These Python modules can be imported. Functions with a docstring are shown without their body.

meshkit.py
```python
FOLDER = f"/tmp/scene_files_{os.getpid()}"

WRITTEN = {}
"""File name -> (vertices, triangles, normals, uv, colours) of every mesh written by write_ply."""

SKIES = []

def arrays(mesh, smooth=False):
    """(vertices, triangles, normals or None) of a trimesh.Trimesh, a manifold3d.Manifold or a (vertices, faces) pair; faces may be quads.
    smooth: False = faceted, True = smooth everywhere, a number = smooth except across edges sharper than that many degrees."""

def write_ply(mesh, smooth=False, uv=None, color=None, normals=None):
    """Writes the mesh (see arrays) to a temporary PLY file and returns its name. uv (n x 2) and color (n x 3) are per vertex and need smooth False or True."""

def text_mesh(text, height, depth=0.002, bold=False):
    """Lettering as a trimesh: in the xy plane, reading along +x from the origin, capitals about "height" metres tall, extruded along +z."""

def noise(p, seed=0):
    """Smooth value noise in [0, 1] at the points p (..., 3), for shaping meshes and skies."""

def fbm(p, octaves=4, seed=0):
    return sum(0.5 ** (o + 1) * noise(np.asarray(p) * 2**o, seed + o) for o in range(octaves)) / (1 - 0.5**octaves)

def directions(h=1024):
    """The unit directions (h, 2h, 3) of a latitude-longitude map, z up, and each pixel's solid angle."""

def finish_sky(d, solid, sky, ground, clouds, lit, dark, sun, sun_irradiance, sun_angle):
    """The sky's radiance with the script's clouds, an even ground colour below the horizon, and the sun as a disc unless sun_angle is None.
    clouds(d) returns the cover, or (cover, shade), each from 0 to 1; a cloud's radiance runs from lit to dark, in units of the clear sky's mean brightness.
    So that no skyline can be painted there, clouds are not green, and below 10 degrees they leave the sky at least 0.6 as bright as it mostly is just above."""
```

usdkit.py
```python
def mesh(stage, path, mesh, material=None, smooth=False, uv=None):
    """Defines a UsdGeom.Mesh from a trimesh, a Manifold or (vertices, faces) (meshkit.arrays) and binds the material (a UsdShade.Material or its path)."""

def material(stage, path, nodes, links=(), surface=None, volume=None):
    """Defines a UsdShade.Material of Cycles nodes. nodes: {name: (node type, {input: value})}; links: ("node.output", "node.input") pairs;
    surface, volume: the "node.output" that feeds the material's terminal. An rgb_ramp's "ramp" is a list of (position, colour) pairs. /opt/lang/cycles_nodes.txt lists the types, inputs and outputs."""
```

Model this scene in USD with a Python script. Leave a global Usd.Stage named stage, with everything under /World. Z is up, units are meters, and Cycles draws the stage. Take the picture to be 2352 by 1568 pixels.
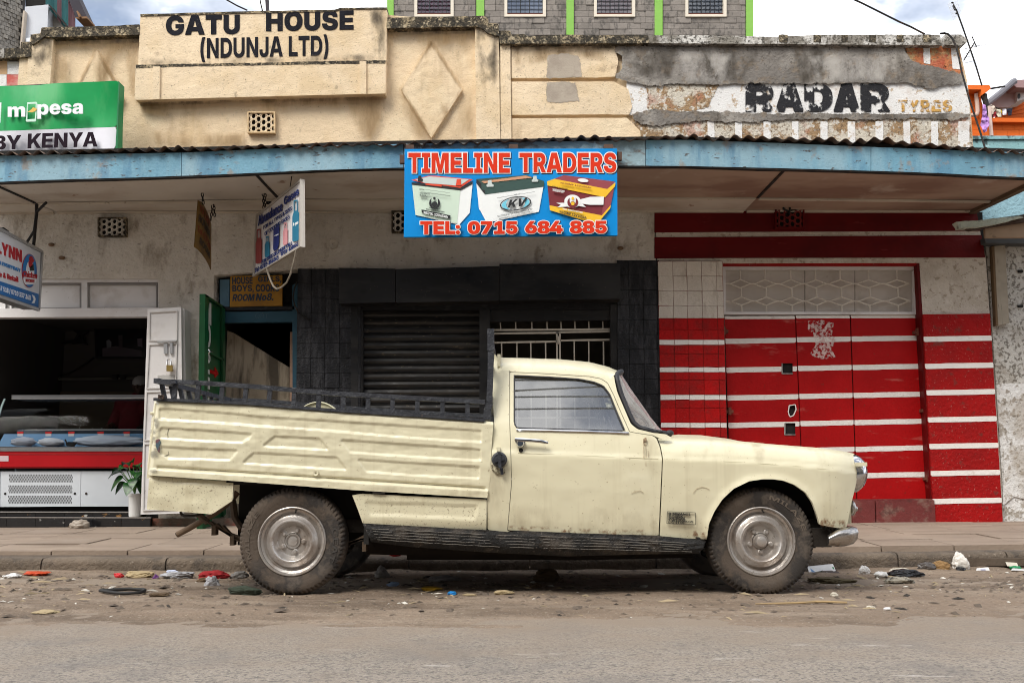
import math, random, glob
import numpy as np, trimesh, shapely, usdkit, meshkit
from shapely.geometry import Polygon, Point, LineString, MultiPolygon, box as sbox
from shapely.ops import unary_union
from shapely import affinity
from scipy.spatial import Delaunay
from pxr import Usd, UsdGeom, UsdLux, UsdShade, Gf, Sdf

stage = Usd.Stage.CreateInMemory()
UsdGeom.SetStageUpAxis(stage, 'Z')
UsdGeom.Xform.Define(stage, '/World')
UsdGeom.Scope.Define(stage, '/World/Looks')

# ---------------------------------------------------------------- camera, sky, sun, exposure
F, CX, CY = 2300.0, 1176.0, 784.0          # focal length and centre on a 2352 x 1568 survey grid
TILT, CAMH = math.atan2(306.0, 2300.0), 0.714
cam = UsdGeom.Camera.Define(stage, '/World/camera')
cam.CreateHorizontalApertureAttr(36.0)
cam.CreateVerticalApertureAttr(24.0)
cam.CreateFocalLengthAttr(36.0 * F / 2352.0)
cam.CreateClippingRangeAttr(Gf.Vec2f(0.05, 5000))
cam.CreateExposureAttr(1.07)
cam.AddTranslateOp().Set((0, 0, CAMH))
cam.AddRotateXOp().Set(90 + math.degrees(TILT))
SUN = np.array([-0.42, -0.62, 0.86]); SUN /= np.linalg.norm(SUN)
sky = UsdLux.DomeLight.Define(stage, '/World/sky')
sun = UsdLux.DistantLight.Define(stage, '/World/sun')
sun.CreateAngleAttr(26.0); sun.CreateIntensityAttr(0.40); sun.CreateColorAttr((1, 0.955, 0.88))
sun.GetPrim().CreateAttribute('inputs:normalize', Sdf.ValueTypeNames.Bool).Set(True)
zq = Gf.Rotation(Gf.Vec3d(0, 0, 1), Gf.Vec3d(*map(float, SUN)))
sun.AddTransformOp().Set(Gf.Matrix4d().SetRotate(zq))
sk = usdkit.material(stage, '/World/Looks/sky_overcast', {
    'tc': ('texture_coordinate', {}),
    'mp': ('mapping', {'scale': (1.0, 1.0, 1.7)}),
    'sky': ('sky_texture', {'sky_type': 'single_scattering', 'sun_disc': False, 'sun_elevation': float(math.asin(SUN[2])), 'sun_rotation': float(math.atan2(SUN[0], SUN[1]))}),
    'n1': ('noise_texture', {'scale': 2.6, 'detail': 7.0, 'roughness': 0.55}),
    'n2': ('noise_texture', {'scale': 5.0, 'detail': 6.0, 'roughness': 0.55}),
    'cov': ('map_range', {'from_min': 0.36, 'from_max': 0.50, 'to_min': 0.25, 'to_max': 1.0, 'clamp': True}),
    'shade': ('rgb_ramp', {'ramp': [(0.36, (2.6, 3.05, 3.9)), (0.46, (5.2, 5.6, 6.4)), (0.53, (11.0, 11.1, 11.3)), (0.62, (13.0, 13.0, 13.0))]}),
    'mix': ('mix_color', {'use_clamp': False}),
    'bg': ('background_shader', {'strength': 0.085}),
}, [('tc.generated', 'mp.vector'), ('mp.vector', 'n1.vector'), ('mp.vector', 'n2.vector'), ('n1.fac', 'cov.value'), ('n2.fac', 'shade.fac'),
    ('cov.result', 'mix.fac'), ('sky.color', 'mix.a'), ('shade.color', 'mix.b'), ('mix.result', 'bg.color')], surface='bg.background')
UsdShade.MaterialBindingAPI.Apply(sky.GetPrim()).Bind(sk)

# ---------------------------------------------------------------- survey geometry: picture ray -> point at a known depth
cT, sT = math.cos(TILT), math.sin(TILT)
def W(u, v, Y):
    """the point at depth Y (a plane facing the street) seen at survey position u, v"""
    u, v, Y = np.broadcast_arrays(np.asarray(u, float), np.asarray(v, float), np.asarray(Y, float))
    dv = (CY - v) / F
    t = Y / (cT - dv * sT)
    return np.stack([(u - CX) / F * t, Y, CAMH + t * (sT + dv * cT)], -1)
def G(u, v, z=0.0):
    """the point at height z"""
    dv = (CY - v) / F
    t = (z - CAMH) / (sT + dv * cT)
    return np.array([(u - CX) / F * t, t * (cT - dv * sT), z])
def RP(u, v, p, n):
    """the point on the plane through p with normal n"""
    u, v = np.broadcast_arrays(np.asarray(u, float), np.asarray(v, float))
    dv = (CY - v) / F
    d = np.stack([(u - CX) / F, cT - dv * sT, sT + dv * cT], -1)
    o = np.array([0, 0, CAMH])
    t = ((np.asarray(p) - o) @ n) / (d @ n)
    return o + t[..., None] * d
def at(Y): return lambda u, v: W(u, v, Y)
def crop(x0, y0, k): return lambda x, y: ((x0 + np.asarray(x, float) / k) / 1.632653, (y0 + np.asarray(y, float) / k) / 1.632653)
def via(conv, f): return lambda x, y: f(*conv(x, y))

# ---------------------------------------------------------------- scene tree helpers
count = {}
def fresh(parent, name):
    k = (parent, name); i = count.get(k, -1) + 1; count[k] = i
    return f'{parent}/{name}' + (f'_{i:03d}' if i else '')
BASE = {}
def tag(prim, label=None, cat=None, group=None, kind=None):
    for k, x in (('label', label), ('category', cat), ('group', group), ('kind', kind)):
        if x: prim.SetCustomDataByKey(k, x)
def thing(name, label, cat, base=(0, 0, 0), group=None, kind=None):
    p = fresh('/World', name)
    x = UsdGeom.Xform.Define(stage, p); x.AddTranslateOp().Set(tuple(map(float, base)))
    tag(x.GetPrim(), label, cat, group, kind); BASE[p] = np.asarray(base, float)
    return p
def tm(m):
    if isinstance(m, (list, tuple)) and len(m) and not isinstance(m[0], np.ndarray): return trimesh.util.concatenate([tm(q) for q in m])
    if hasattr(m, 'to_mesh'):
        q = m.to_mesh(); return trimesh.Trimesh(q.vert_properties[:, :3], q.tri_verts, process=False)
    if isinstance(m, (list, tuple)):
        v, f = np.asarray(m[0], float), np.asarray(m[1], int)
        if f.shape[1] == 4: f = np.vstack([f[:, [0, 1, 2]], f[:, [0, 2, 3]]])
        return trimesh.Trimesh(v, f, process=False)
    return m
def part(parent, name, m, mat, smooth=False, label=None, kind=None):
    p = fresh(parent, name)
    m = tm(m)
    b = next((BASE[k] for k in BASE if parent == k or parent.startswith(k + '/')), np.zeros(3))
    pr = usdkit.mesh(stage, p, (np.array(m.vertices) - b, np.array(m.faces)), mat, smooth)
    tag(pr.GetPrim(), label, None, None, kind)
    return p
def solo(name, label, cat, m, mat, smooth=False, group=None, kind=None):
    p = fresh('/World', name); m = tm(m)
    pr = usdkit.mesh(stage, p, (np.array(m.vertices), np.array(m.faces)), mat, smooth)
    tag(pr.GetPrim(), label, cat, group, kind); BASE[p] = np.zeros(3)
    return p

# ---------------------------------------------------------------- shapes
def polys(g):
    return [q for q in getattr(g, 'geoms', [g]) if isinstance(q, Polygon) and q.area > 1e-9]
def ext(poly, to3d, vec):
    """a slab: polygon in survey (or crop) coordinates laid on a surface and thickened by vec"""
    if not hasattr(poly, 'geom_type'): poly = Polygon(poly)
    if not poly.is_valid: poly = poly.buffer(0)
    out = []
    for q in polys(poly):
        m = trimesh.creation.extrude_polygon(q, 1.0, engine='earcut')
        v = np.array(m.vertices)
        p = np.asarray(to3d(v[:, 0], v[:, 1])) + (1 - v[:, 2:3]) * np.asarray(vec, float)
        out.append(trimesh.Trimesh(p, np.array(m.faces)[:, ::-1], process=False))
    return trimesh.util.concatenate(out)
def prism(poly, Y0, Y1): return ext(poly, at(Y0), (0, Y1 - Y0, 0))
def R(u0, v0, u1, v1): return Polygon([(u0, v0), (u1, v0), (u1, v1), (u0, v1)])
def quad3(P, vec):
    P = np.asarray(P, float); n = len(P); vec = np.asarray(vec, float)
    v = np.vstack([P, P + vec]); f = []
    for i in range(1, n - 1): f += [(0, i, i + 1), (n, n + i + 1, n + i)]
    for i in range(n):
        j = (i + 1) % n; f += [(i, n + i, n + j), (i, n + j, j)]
    m = trimesh.Trimesh(v, f, process=False); m.fix_normals() if n < 40 else None
    return m
def boxm(x0, x1, y0, y1, z0, z1, bev=0):
    m = trimesh.creation.box([x1 - x0, y1 - y0, z1 - z0])
    if bev:
        v = np.array(m.vertices); pts = []
        for a in v:
            for k in range(3):
                d = np.sign(a) * bev; d[k] = 0; pts.append(a - d)
        m = trimesh.convex.convex_hull(np.array(pts))
    m.apply_translation([(x0 + x1) / 2, (y0 + y1) / 2, (z0 + z1) / 2]); return m
def tube(pts, r, n=8, closed=False):
    pts = np.asarray(pts, float); r = np.broadcast_to(np.asarray(r, float), (len(pts),))
    if closed: T = np.roll(pts, -1, 0) - np.roll(pts, 1, 0)
    else:
        T = np.gradient(pts, axis=0)
    T /= np.linalg.norm(T, axis=1, keepdims=True) + 1e-12
    up = np.array([0, 0, 1.0]) if abs(T[0][2]) < 0.9 else np.array([1.0, 0, 0])
    v = []
    N = up - T[0] * (up @ T[0]); N /= np.linalg.norm(N)
    for i, t in enumerate(T):
        N = N - t * (N @ t); N /= np.linalg.norm(N) + 1e-12; B = np.cross(t, N)
        a = np.arange(n) / n * 2 * np.pi + np.pi / n
        v.append(pts[i] + r[i] * (np.cos(a)[:, None] * N + np.sin(a)[:, None] * B))
    v = np.vstack(v); f = []; m = len(pts)
    for i in range(m if closed else m - 1):
        a, b = i * n, ((i + 1) % m) * n
        for k in range(n):
            k2 = (k + 1) % n; f += [(a + k, a + k2, b + k2), (a + k, b + k2, b + k)]
    if not closed:
        for k in range(1, n - 1): f += [(0, k + 1, k), ((m - 1) * n, (m - 1) * n + k, (m - 1) * n + k + 1)]
    return trimesh.Trimesh(v, f, process=False)
def bar(a, b, w, h=None):
    """square bar"""
    a, b = np.asarray(a, float), np.asarray(b, float); h = h or w
    t = (b - a) / np.linalg.norm(b - a); up = np.array([0, 0, 1.0]) if abs(t[2]) < .9 else np.array([0, 1.0, 0])
    s = np.cross(t, up); s /= np.linalg.norm(s); q = np.cross(s, t)
    P = [a + s * w / 2 * i + q * h / 2 * j for i, j in ((-1, -1), (1, -1), (1, 1), (-1, 1))]
    return quad3(P, b - a)
def lathe(profile, n=64, axis='y', c=(0, 0, 0)):
    """profile: (radius, along) pairs"""
    p = np.asarray(profile, float); a = np.arange(n) / n * 2 * np.pi
    v = np.stack([np.outer(np.cos(a), p[:, 0]), np.outer(np.ones(n), p[:, 1]), np.outer(np.sin(a), p[:, 0])], -1).reshape(-1, 3)
    if axis == 'z': v = v[:, [0, 2, 1]]
    if axis == 'x': v = v[:, [1, 0, 2]]
    m = len(p); f = []
    for i in range(n):
        j = (i + 1) % n
        for k in range(m - 1):
            f += [(i * m + k, i * m + k + 1, j * m + k + 1), (i * m + k, j * m + k + 1, j * m + k)]
    return trimesh.Trimesh(v + np.asarray(c, float), f, process=False)
def ball(c, r, s=(1, 1, 1), sub=2):
    m = trimesh.creation.icosphere(subdivisions=sub, radius=r); m.apply_scale(s); m.apply_translation(c); return m
def resample(pts, step, closed=True):
    ls = LineString(list(pts) + ([pts[0]] if closed else []))
    n = max(3, int(ls.length / step))
    return np.array([ls.interpolate(i / n, normalized=True).coords[0] for i in range(n if closed else n + 1)])
def rough(pts, amp, step, seed, lock=None):
    """an uneven, broken outline"""
    st = min(step, max(2.5, step * .5)); p = resample(pts, st)
    n = np.stack([(meshkit.fbm(np.c_[p / (step * 3.0), np.full(len(p), seed * 7.3 + k * 31)], 4, seed) - .5) + .8 * (meshkit.fbm(np.c_[p / (st * 1.3), np.full(len(p), seed * 3.3 + k * 17)], 2, seed + 3) - .5) for k in (0, 1)], -1) * 1.5 * amp
    if lock: n = n * np.array([[0 if lock(x, y) else 1] for x, y in p])
    return Polygon(p + n).buffer(0)
def mesh_of(poly, step):
    """dense triangulation of a polygon: points, faces, boundary loops"""
    pts, loops = [], []
    for ring in [poly.exterior, *poly.interiors]:
        r = resample(list(ring.coords)[:-1], step); loops.append((len(pts), len(r))); pts += list(r)
    x0, y0, x1, y1 = poly.bounds
    gx, gy = np.meshgrid(np.arange(x0 + step / 2, x1, step), np.arange(y0 + step / 2, y1, step))
    gx[1::2] += step / 2
    g = np.c_[gx.ravel(), gy.ravel()]
    inn = poly.buffer(-step * .55)
    g = g[shapely.contains_xy(inn, g[:, 0], g[:, 1])]
    P = np.vstack([np.array(pts), g]) if len(g) else np.array(pts)
    T = Delaunay(P).simplices; c = P[T].mean(1)
    T = T[shapely.contains_xy(poly.buffer(1e-6), c[:, 0], c[:, 1])]
    a = P[T]; p1, p2 = a[:, 1] - a[:, 0], a[:, 2] - a[:, 0]; ar = p1[:, 0] * p2[:, 1] - p1[:, 1] * p2[:, 0]; T = T[np.abs(ar) > 1e-6]; ar = ar[np.abs(ar) > 1e-6]
    T[ar > 0] = T[ar > 0][:, ::-1]
    return P, T, loops
def panel(poly, depth, step=6, lip=0.0, thick=0.0):
    """pressed sheet: polygon laid on the surface Y = depth(u, v); lip folds its edges back by that much"""
    P, T, loops = mesh_of(poly, step)
    V = W(P[:, 0], P[:, 1], depth(P[:, 0], P[:, 1])); f = [T]
    if lip:
        V2 = []; 
        n0 = len(V)
        for s, n in loops:
            i = np.arange(n); j = (i + 1) % n
            V2.append(V[s:s + n] + [0, lip, 0]); o = n0; n0 += n
            f.append(np.c_[s + i, s + j, o + j]); f.append(np.c_[s + i, o + j, o + i])
        V = np.vstack([V] + V2)
    return trimesh.Trimesh(V, np.vstack(f), process=False)

_font = {}
def glyphs(text, weight=800):
    from PIL import Image, ImageDraw, ImageFont
    if weight not in _font:
        f = ImageFont.truetype(glob.glob('/opt/blender-*/*/datafiles/fonts/Inter.woff2')[0], 120)
        try: f.set_variation_by_axes([24, weight])
        except Exception: pass
        _font[weight] = f
    f = _font[weight]
    x0, y0, x1, y1 = f.getbbox(text, anchor='ls')
    im = Image.new('L', (x1 - x0 + 8, y1 - y0 + 8)); ImageDraw.Draw(im).text((4 - x0, 4 - y0), text, 255, font=f, anchor='ls')
    on = np.pad(np.asarray(im) > 127, ((0, 0), (1, 1))).astype(np.int8)
    r, s = np.nonzero(np.diff(on, axis=1) == 1); e = np.nonzero(np.diff(on, axis=1) == -1)[1]
    return shapely.union_all(shapely.box(s, r, e, r + 1)).buffer(.7).buffer(-.7).simplify(.7)
def fit(g, x0, y0, x1, y1, dy=0.0, skew=0.0):
    """stretches a shape into a box; dy: rise of the right end (picture units, downwards), skew: slant of the stems"""
    a, b, c, d = g.bounds
    sx, sy = (x1 - x0) / (c - a), (y1 - y0) / (d - b)
    g = affinity.affine_transform(g, [sx, 0, 0, sy, x0 - a * sx, y0 - b * sy])
    return affinity.affine_transform(g, [1, -skew, dy / (x1 - x0), 1, skew * y1, -dy / (x1 - x0) * x0])
def write(parent, text, box, to3d, vec, mat, weight=800, dy=0.0, skew=0.0, grow=0.0, name='lettering'):
    g = fit(glyphs(text, weight), *box, dy=dy, skew=skew)
    if grow: g = g.buffer(grow, join_style=2)
    return part(parent, name, ext(g, to3d, vec), mat)

# ---------------------------------------------------------------- materials
class Gr:
    def __init__(s): s.n, s.l = {}, []
    def __call__(s, kind, **inp):
        k = f'n{len(s.n)}'; vals = {}
        for a, b in inp.items():
            if isinstance(b, str) and '.' in b: s.l.append((b, f'{k}.{a}'))
            else: vals[a] = b
        s.n[k] = (kind, vals); return k
mats = {}
def col(c): return (c, c, c) if np.ndim(c) == 0 else tuple(c)
def pm(name, base, rough=.7, var=.12, vs=3.0, layers=(), bump=0, bs=60, bump2=None, metal=0.0, coat=0.0, spec=.4, rnd=0.0, chip=None, trans=0.0, rvar=0.0, sss=0, obj=False, grad=None, edge=None):
    """principled material with uneven colour, stains and fine relief.
    layers: (colour, scale, from, to, amount[, axis scales, detail]) painted one over another where a noise lies between from and to"""
    if name in mats: return mats[name]
    g = Gr(); base = np.array(col(base))
    P = g('texture_coordinate') + '.object' if obj else g('geometry') + '.position'
    n = g('noise_texture', vector=P, scale=vs, detail=5.0, roughness=.6)
    r = g('rgb_ramp', fac=n + '.fac', ramp=[(.3, base * (1 - var)), (.7, np.minimum(base * (1 + var), .95))])
    c = r + '.color'
    if rnd:
        oi = g('object_info'); mr = g('map_range', value=oi + '.random', from_min=0., from_max=1., to_min=1 - rnd, to_max=1 + rnd)
        h = g('hsv', color=c, value=mr + '.result'); c = h + '.color'
    wet = None
    for L in layers:
        lc, sc, lo, hi, am = L[:5]; ax = L[5] if len(L) > 5 else None; de = L[6] if len(L) > 6 else 6.0
        vec = P
        if ax is not None: vec = g('mapping', vector=P, scale=tuple(map(float, ax)), location=(sc * .37, sc * .11, sc * .7)) + '.vector'
        ln = g('noise_texture', vector=vec, scale=float(sc), detail=float(de), roughness=.62)
        mr = g('map_range', value=ln + '.fac', from_min=lo, from_max=hi, to_min=0.0, to_max=float(am), clamp=True)
        m = g('mix_color', fac=mr + '.result', a=c, b=col(lc)); c = m + '.result'
    if grad:
        gc, lo, hi, sc = grad
        sy = g('separate_xyz', vector=P); gn = g('noise_texture', vector=P, scale=float(sc), detail=7.0, roughness=.65)
        ad = g('math', math_type='multiply_add', value1=gn + '.fac', value2=3.2, value3=sy + '.y'); mr = g('map_range', value=ad + '.value', from_min=lo + 1.6, from_max=hi + 1.6, to_min=0., to_max=.9, clamp=True)
        m = g('mix_color', fac=mr + '.result', a=c, b=col(gc)); c = m + '.result'
    kw = {'base_color': c, 'metallic': metal, 'specular_ior_level': spec}
    if rvar:
        rn = g('noise_texture', vector=P, scale=vs * 3, detail=5.0)
        rr = g('map_range', value=rn + '.fac', from_min=.3, from_max=.7, to_min=max(.03, rough - rvar), to_max=min(1, rough + rvar)); kw['roughness'] = rr + '.result'
    else: kw['roughness'] = rough
    if coat: kw['coat_weight'] = coat; kw['coat_roughness'] = .12
    if trans: kw['transmission_weight'] = trans
    if bump:
        b = g('noise_texture', vector=P, scale=float(bs), detail=6.0, roughness=.6)
        k = g('bump', height=b + '.fac', strength=float(bump), distance=.02)
        if bump2:
            b2 = g('noise_texture', vector=P, scale=float(bump2[1]), detail=4.0)
            k = g('bump', height=b2 + '.fac', strength=float(bump2[0]), distance=.05, normal=k + '.normal')
        kw['normal'] = k + '.normal'
    if chip:
        cn = g('noise_texture', vector=P, scale=float(chip[0]), detail=7.0, roughness=.65)
        cm = g('map_range', value=cn + '.fac', from_min=chip[1], from_max=chip[2], to_min=0., to_max=1., clamp=True); kw['alpha'] = cm + '.result'
    if edge:
        en = g('noise_texture', vector=P, scale=float(edge[0]), detail=8.0, roughness=.68); sa = g('attribute', attribute='st'); sx = g('separate_xyz', vector=sa + '.vector')
        ad = g('math', math_type='multiply_add', value1=en + '.fac', value2=float(edge[1]), value3=sx + '.x'); mr = g('map_range', value=ad + '.value', from_min=.5 + edge[1] * .5 - .03, from_max=.5 + edge[1] * .5 + .03, to_min=0., to_max=1., clamp=True); kw['alpha'] = mr + '.result'
    p = g('principled_bsdf', **kw)
    mats[name] = usdkit.material(stage, '/World/Looks/' + name, g.n, g.l, surface=p + '.BSDF')
    return mats[name]
def stain_mat(name, c, scale=4.0, lo=.40, hi=.62, amount=.85, ax=(1, 1, .3)):
    g = Gr(); P = g('geometry') + '.position'; v = g('mapping', vector=P, scale=tuple(map(float, ax)))
    n = g('noise_texture', vector=v + '.vector', scale=float(scale), detail=7.0, roughness=.65)
    m = g('map_range', value=n + '.fac', from_min=lo, from_max=hi, to_min=0., to_max=float(amount), clamp=True)
    at_ = g('attribute', attribute='st'); sx = g('separate_xyz', vector=at_ + '.vector'); k = g('math', math_type='multiply', value1=m + '.result', value2=sx + '.x', use_clamp=True)
    p = g('principled_bsdf', base_color=col(c), roughness=.95, specular_ior_level=.1, alpha=k + '.value')
    mats[name] = usdkit.material(stage, '/World/Looks/' + name, g.n, g.l, surface=p + '.BSDF'); return mats[name]
def stain(parent, pts, Y, mat, feather=12, name='stain', step=7):
    P, T, lo = mesh_of(Polygon(pts).buffer(4).buffer(-.1), step); po = Polygon(pts).buffer(4)
    fade = np.clip(shapely.distance(shapely.points(P[:, 0], P[:, 1]), po.exterior) / feather, 0, 1); fade = fade * fade * (3 - 2 * fade)
    p = fresh(parent, name); b = next((BASE[k] for k in BASE if parent == k or parent.startswith(k + '/')), np.zeros(3))
    usdkit.mesh(stage, p, (W(P[:, 0], P[:, 1], Y(P[:, 0], P[:, 1]) if callable(Y) else Y) - b, T), mat, False, uv=np.c_[fade, fade])
def glass(name, tint=(.8, .85, .85), refl=.12, rough=.02, dust=0.0):
    g = Gr()
    t = g('transparent_bsdf', color=tint); s = g('glossy_bsdf', color=(1., 1., 1.), roughness=rough)
    fr = g('fresnel', IOR=1.5); mx = g('math', math_type='add', value1=fr + '.fac', value2=float(refl), use_clamp=True)
    m = g('mix_closure', fac=mx + '.value', closure1=t + '.BSDF', closure2=s + '.BSDF'); out = m
    if dust:
        P = g('geometry'); n = g('noise_texture', vector=P + '.position', scale=7.0, detail=7.0, roughness=.65)
        mr = g('map_range', value=n + '.fac', from_min=.3, from_max=.75, to_min=dust * .4, to_max=dust, clamp=True)
        d = g('diffuse_bsdf', color=(.5, .49, .46)); out = g('mix_closure', fac=mr + '.result', closure1=m + '.closure', closure2=d + '.BSDF')
    mats[name] = usdkit.material(stage, '/World/Looks/' + name, g.n, g.l, surface=out + '.closure'); return mats[name]

MOULD = (.045, .038, .028)
cream = pm('cream_plaster', (.73, .575, .385), .9, .06, 1.1, [((.56, .40, .20), 1.1, .50, .66, .5, (1, 1, .4)), ((.78, .65, .45), 2.1, .50, .64, .6), ((.34, .22, .11), 2.6, .57, .72, .5, (1, 1, .2)), (MOULD, 40, .645, .67, .75), (MOULD, 9, .61, .74, .35, (1, 1, .6))], bump=.45, bs=60, bump2=(.35, 8))
cream_stained = pm('cream_plaster_stained', (.70, .53, .32), .9, .1, 1.3, [((.40, .27, .13), 2.2, .48, .64, .6, (1, 1, .3)), (MOULD, 5, .56, .72, .5, (1, 1, .35)), (MOULD, 40, .63, .66, .7)], bump=.45, bs=60, bump2=(.35, 8))
cream_pale = pm('cream_plaster_pale', (.74, .595, .41), .9, .06, 1.3, [((.62, .46, .26), 1.8, .48, .64, .55), ((.42, .31, .18), 3.2, .57, .72, .45, (1, 1, .25)), ((.36, .27, .18), 7, .61, .69, .5), (MOULD, 52, .635, .66, .75), (MOULD, 11, .63, .71, .45, (1, 1, .5))], bump=.45, bs=65, bump2=(.3, 8))
mould = pm('mouldy_coping', (.40, .32, .20), .95, .2, 3, [(MOULD, 8, .38, .52, .92), ((.022, .020, .016), 40, .45, .55, .85), ((.60, .50, .34), 22, .58, .64, .6)], bump=.8, bs=50)
coping_white = pm('coping_worn_white', (.62, .60, .56), .95, .1, 4, [((.16, .14, .11), 5, .46, .58, .8), ((.05, .045, .035), 26, .50, .58, .85), ((.12, .10, .075), 3, .5, .6, .6, (1, 1, .4))], bump=.8, bs=50)
cement = pm('grey_cement_render', (.185, .168, .15), .95, .22, 1.6, [((.34, .315, .28), 2.0, .49, .62, .8, (1, 1, .45)), ((.075, .062, .048), 2.6, .50, .64, .8, (1, 1, .3)), ((.22, .17, .12), 9, .54, .64, .6), ((.05, .042, .033), 24, .60, .65, .6)], bump=.5, bs=45, bump2=(.5, 8))
cement_smear = pm('cement_smear', (.42, .36, .29), .95, .12, 3, [((.30, .25, .20), 5, .5, .66, .6)], bump=.3, bs=60)
flaked = pm('flaked_old_paint', (.58, .53, .44), .95, .1, 5, [((.30, .18, .08), 6.5, .46, .52, .9), ((.42, .13, .08), 2.2, .55, .63, .5), ((.15, .10, .06), 26, .54, .59, .8), ((.72, .69, .62), 13, .56, .60, .75), ((.10, .07, .045), 60, .58, .62, .6)], bump=.9, bs=38)
flaked_red = pm('flaked_orange_paint', (.48, .17, .07), .95, .2, 5, [((.50, .36, .18), 8, .50, .55, .8), ((.16, .11, .07), 32, .56, .63, .7), ((.42, .05, .03), 4, .55, .6, .7)], bump=.9, bs=38)
white_old = pm('white_old_paint', (.74, .73, .71), .9, .04, 5, [((.42, .30, .18), 14, .60, .64, .8), ((.15, .13, .1), 36, .635, .66, .7), ((.56, .46, .38), 4, .55, .65, .45)], bump=.5, bs=55)
black_worn = pm('black_worn_letters', (.010, .010, .013), .8, .3, 6, [((.12, .10, .08), 50, .64, .68, .6)], bump=.5, bs=50, chip=(7.5, .44, .465))
sign_black = pm('painted_black_letters', (.014, .014, .019), .85, .3, 8, [((.30, .24, .15), 38, .64, .70, .7)], bump=.4, bs=70, spec=.12, chip=(26, .30, .34))
gold_worn = pm('gold_worn_letters', (.52, .30, .08), .85, .2, 8, chip=(16, .42, .47), bump=.5, bs=50)
under_white = pm('wall_white_aged', (.62, .58, .52), .92, .08, 1.3, [((.48, .43, .36), 2.0, .46, .62, .55), ((.20, .15, .10), 5, .55, .67, .6, (1, 1, .5)), ((.13, .10, .07), 20, .625, .65, .6, (.7, 1, 1.5)), ((.58, .54, .48), 4, .54, .62, .5), ((.10, .075, .05), 44, .64, .67, .6)], bump=.9, bs=20, bump2=(.6, 5))
soffit_m = pm('soffit_board_aged', (.54, .49, .43), .8, .06, 1.0, [((.34, .25, .18), 1.6, .50, .66, .6, (.5, 1, 1)), ((.22, .11, .05), 5, .66, .70, .7), ((.16, .13, .1), 24, .67, .7, .6)], bump=.15, bs=12)
soffit_red = pm('soffit_board_rusty', (.36, .26, .20), .8, .1, 1.0, [((.20, .11, .08), 1.3, .46, .62, .75, (.5, 1, 1)), ((.5, .44, .38), 2.2, .6, .7, .5)], bump=.15, bs=12)
batten_m = pm('batten_paint', (.52, .46, .38), .8, .12, 3, [((.2, .15, .1), 12, .62, .68, .7)])
blue_board = pm('blue_painted_board', (.145, .315, .42), .6, .12, 2.5, [((.28, .41, .47), 1.7, .46, .60, .65, (1, 1, .35)), ((.06, .18, .30), 4.0, .50, .62, .6, (1, 1, .2)), ((.07, .055, .045), 17, .635, .66, .85, (.5, 1, 1.4)), ((.28, .20, .13), 4, .59, .66, .6), ((.05, .04, .03), 34, .64, .67, .8, (.4, 1, 1.2)), ((.42, .55, .6), 40, .64, .7, .4, (.2, 1, 3))], bump=.3, bs=30)
blue_worn = pm('blue_board_worn', (.24, .34, .38), .7, .15, 3, [((.12, .09, .07), 6, .48, .56, .85, (.5, 1, 1.2)), ((.30, .42, .48), 12, .56, .6, .6)], bump=.4, bs=30)
edge_dark = pm('dark_edge_metal', (.012, .011, .010), .8, .3, 6, [((.09, .045, .025), 8, .55, .7, .7)])
iron_roof = pm('rusty_roof_sheet', (.16, .12, .10), .7, .3, 2, [((.17, .075, .035), 3, .45, .6, .8), ((.06, .045, .04), 9, .5, .7, .6)], metal=.2)
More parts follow.
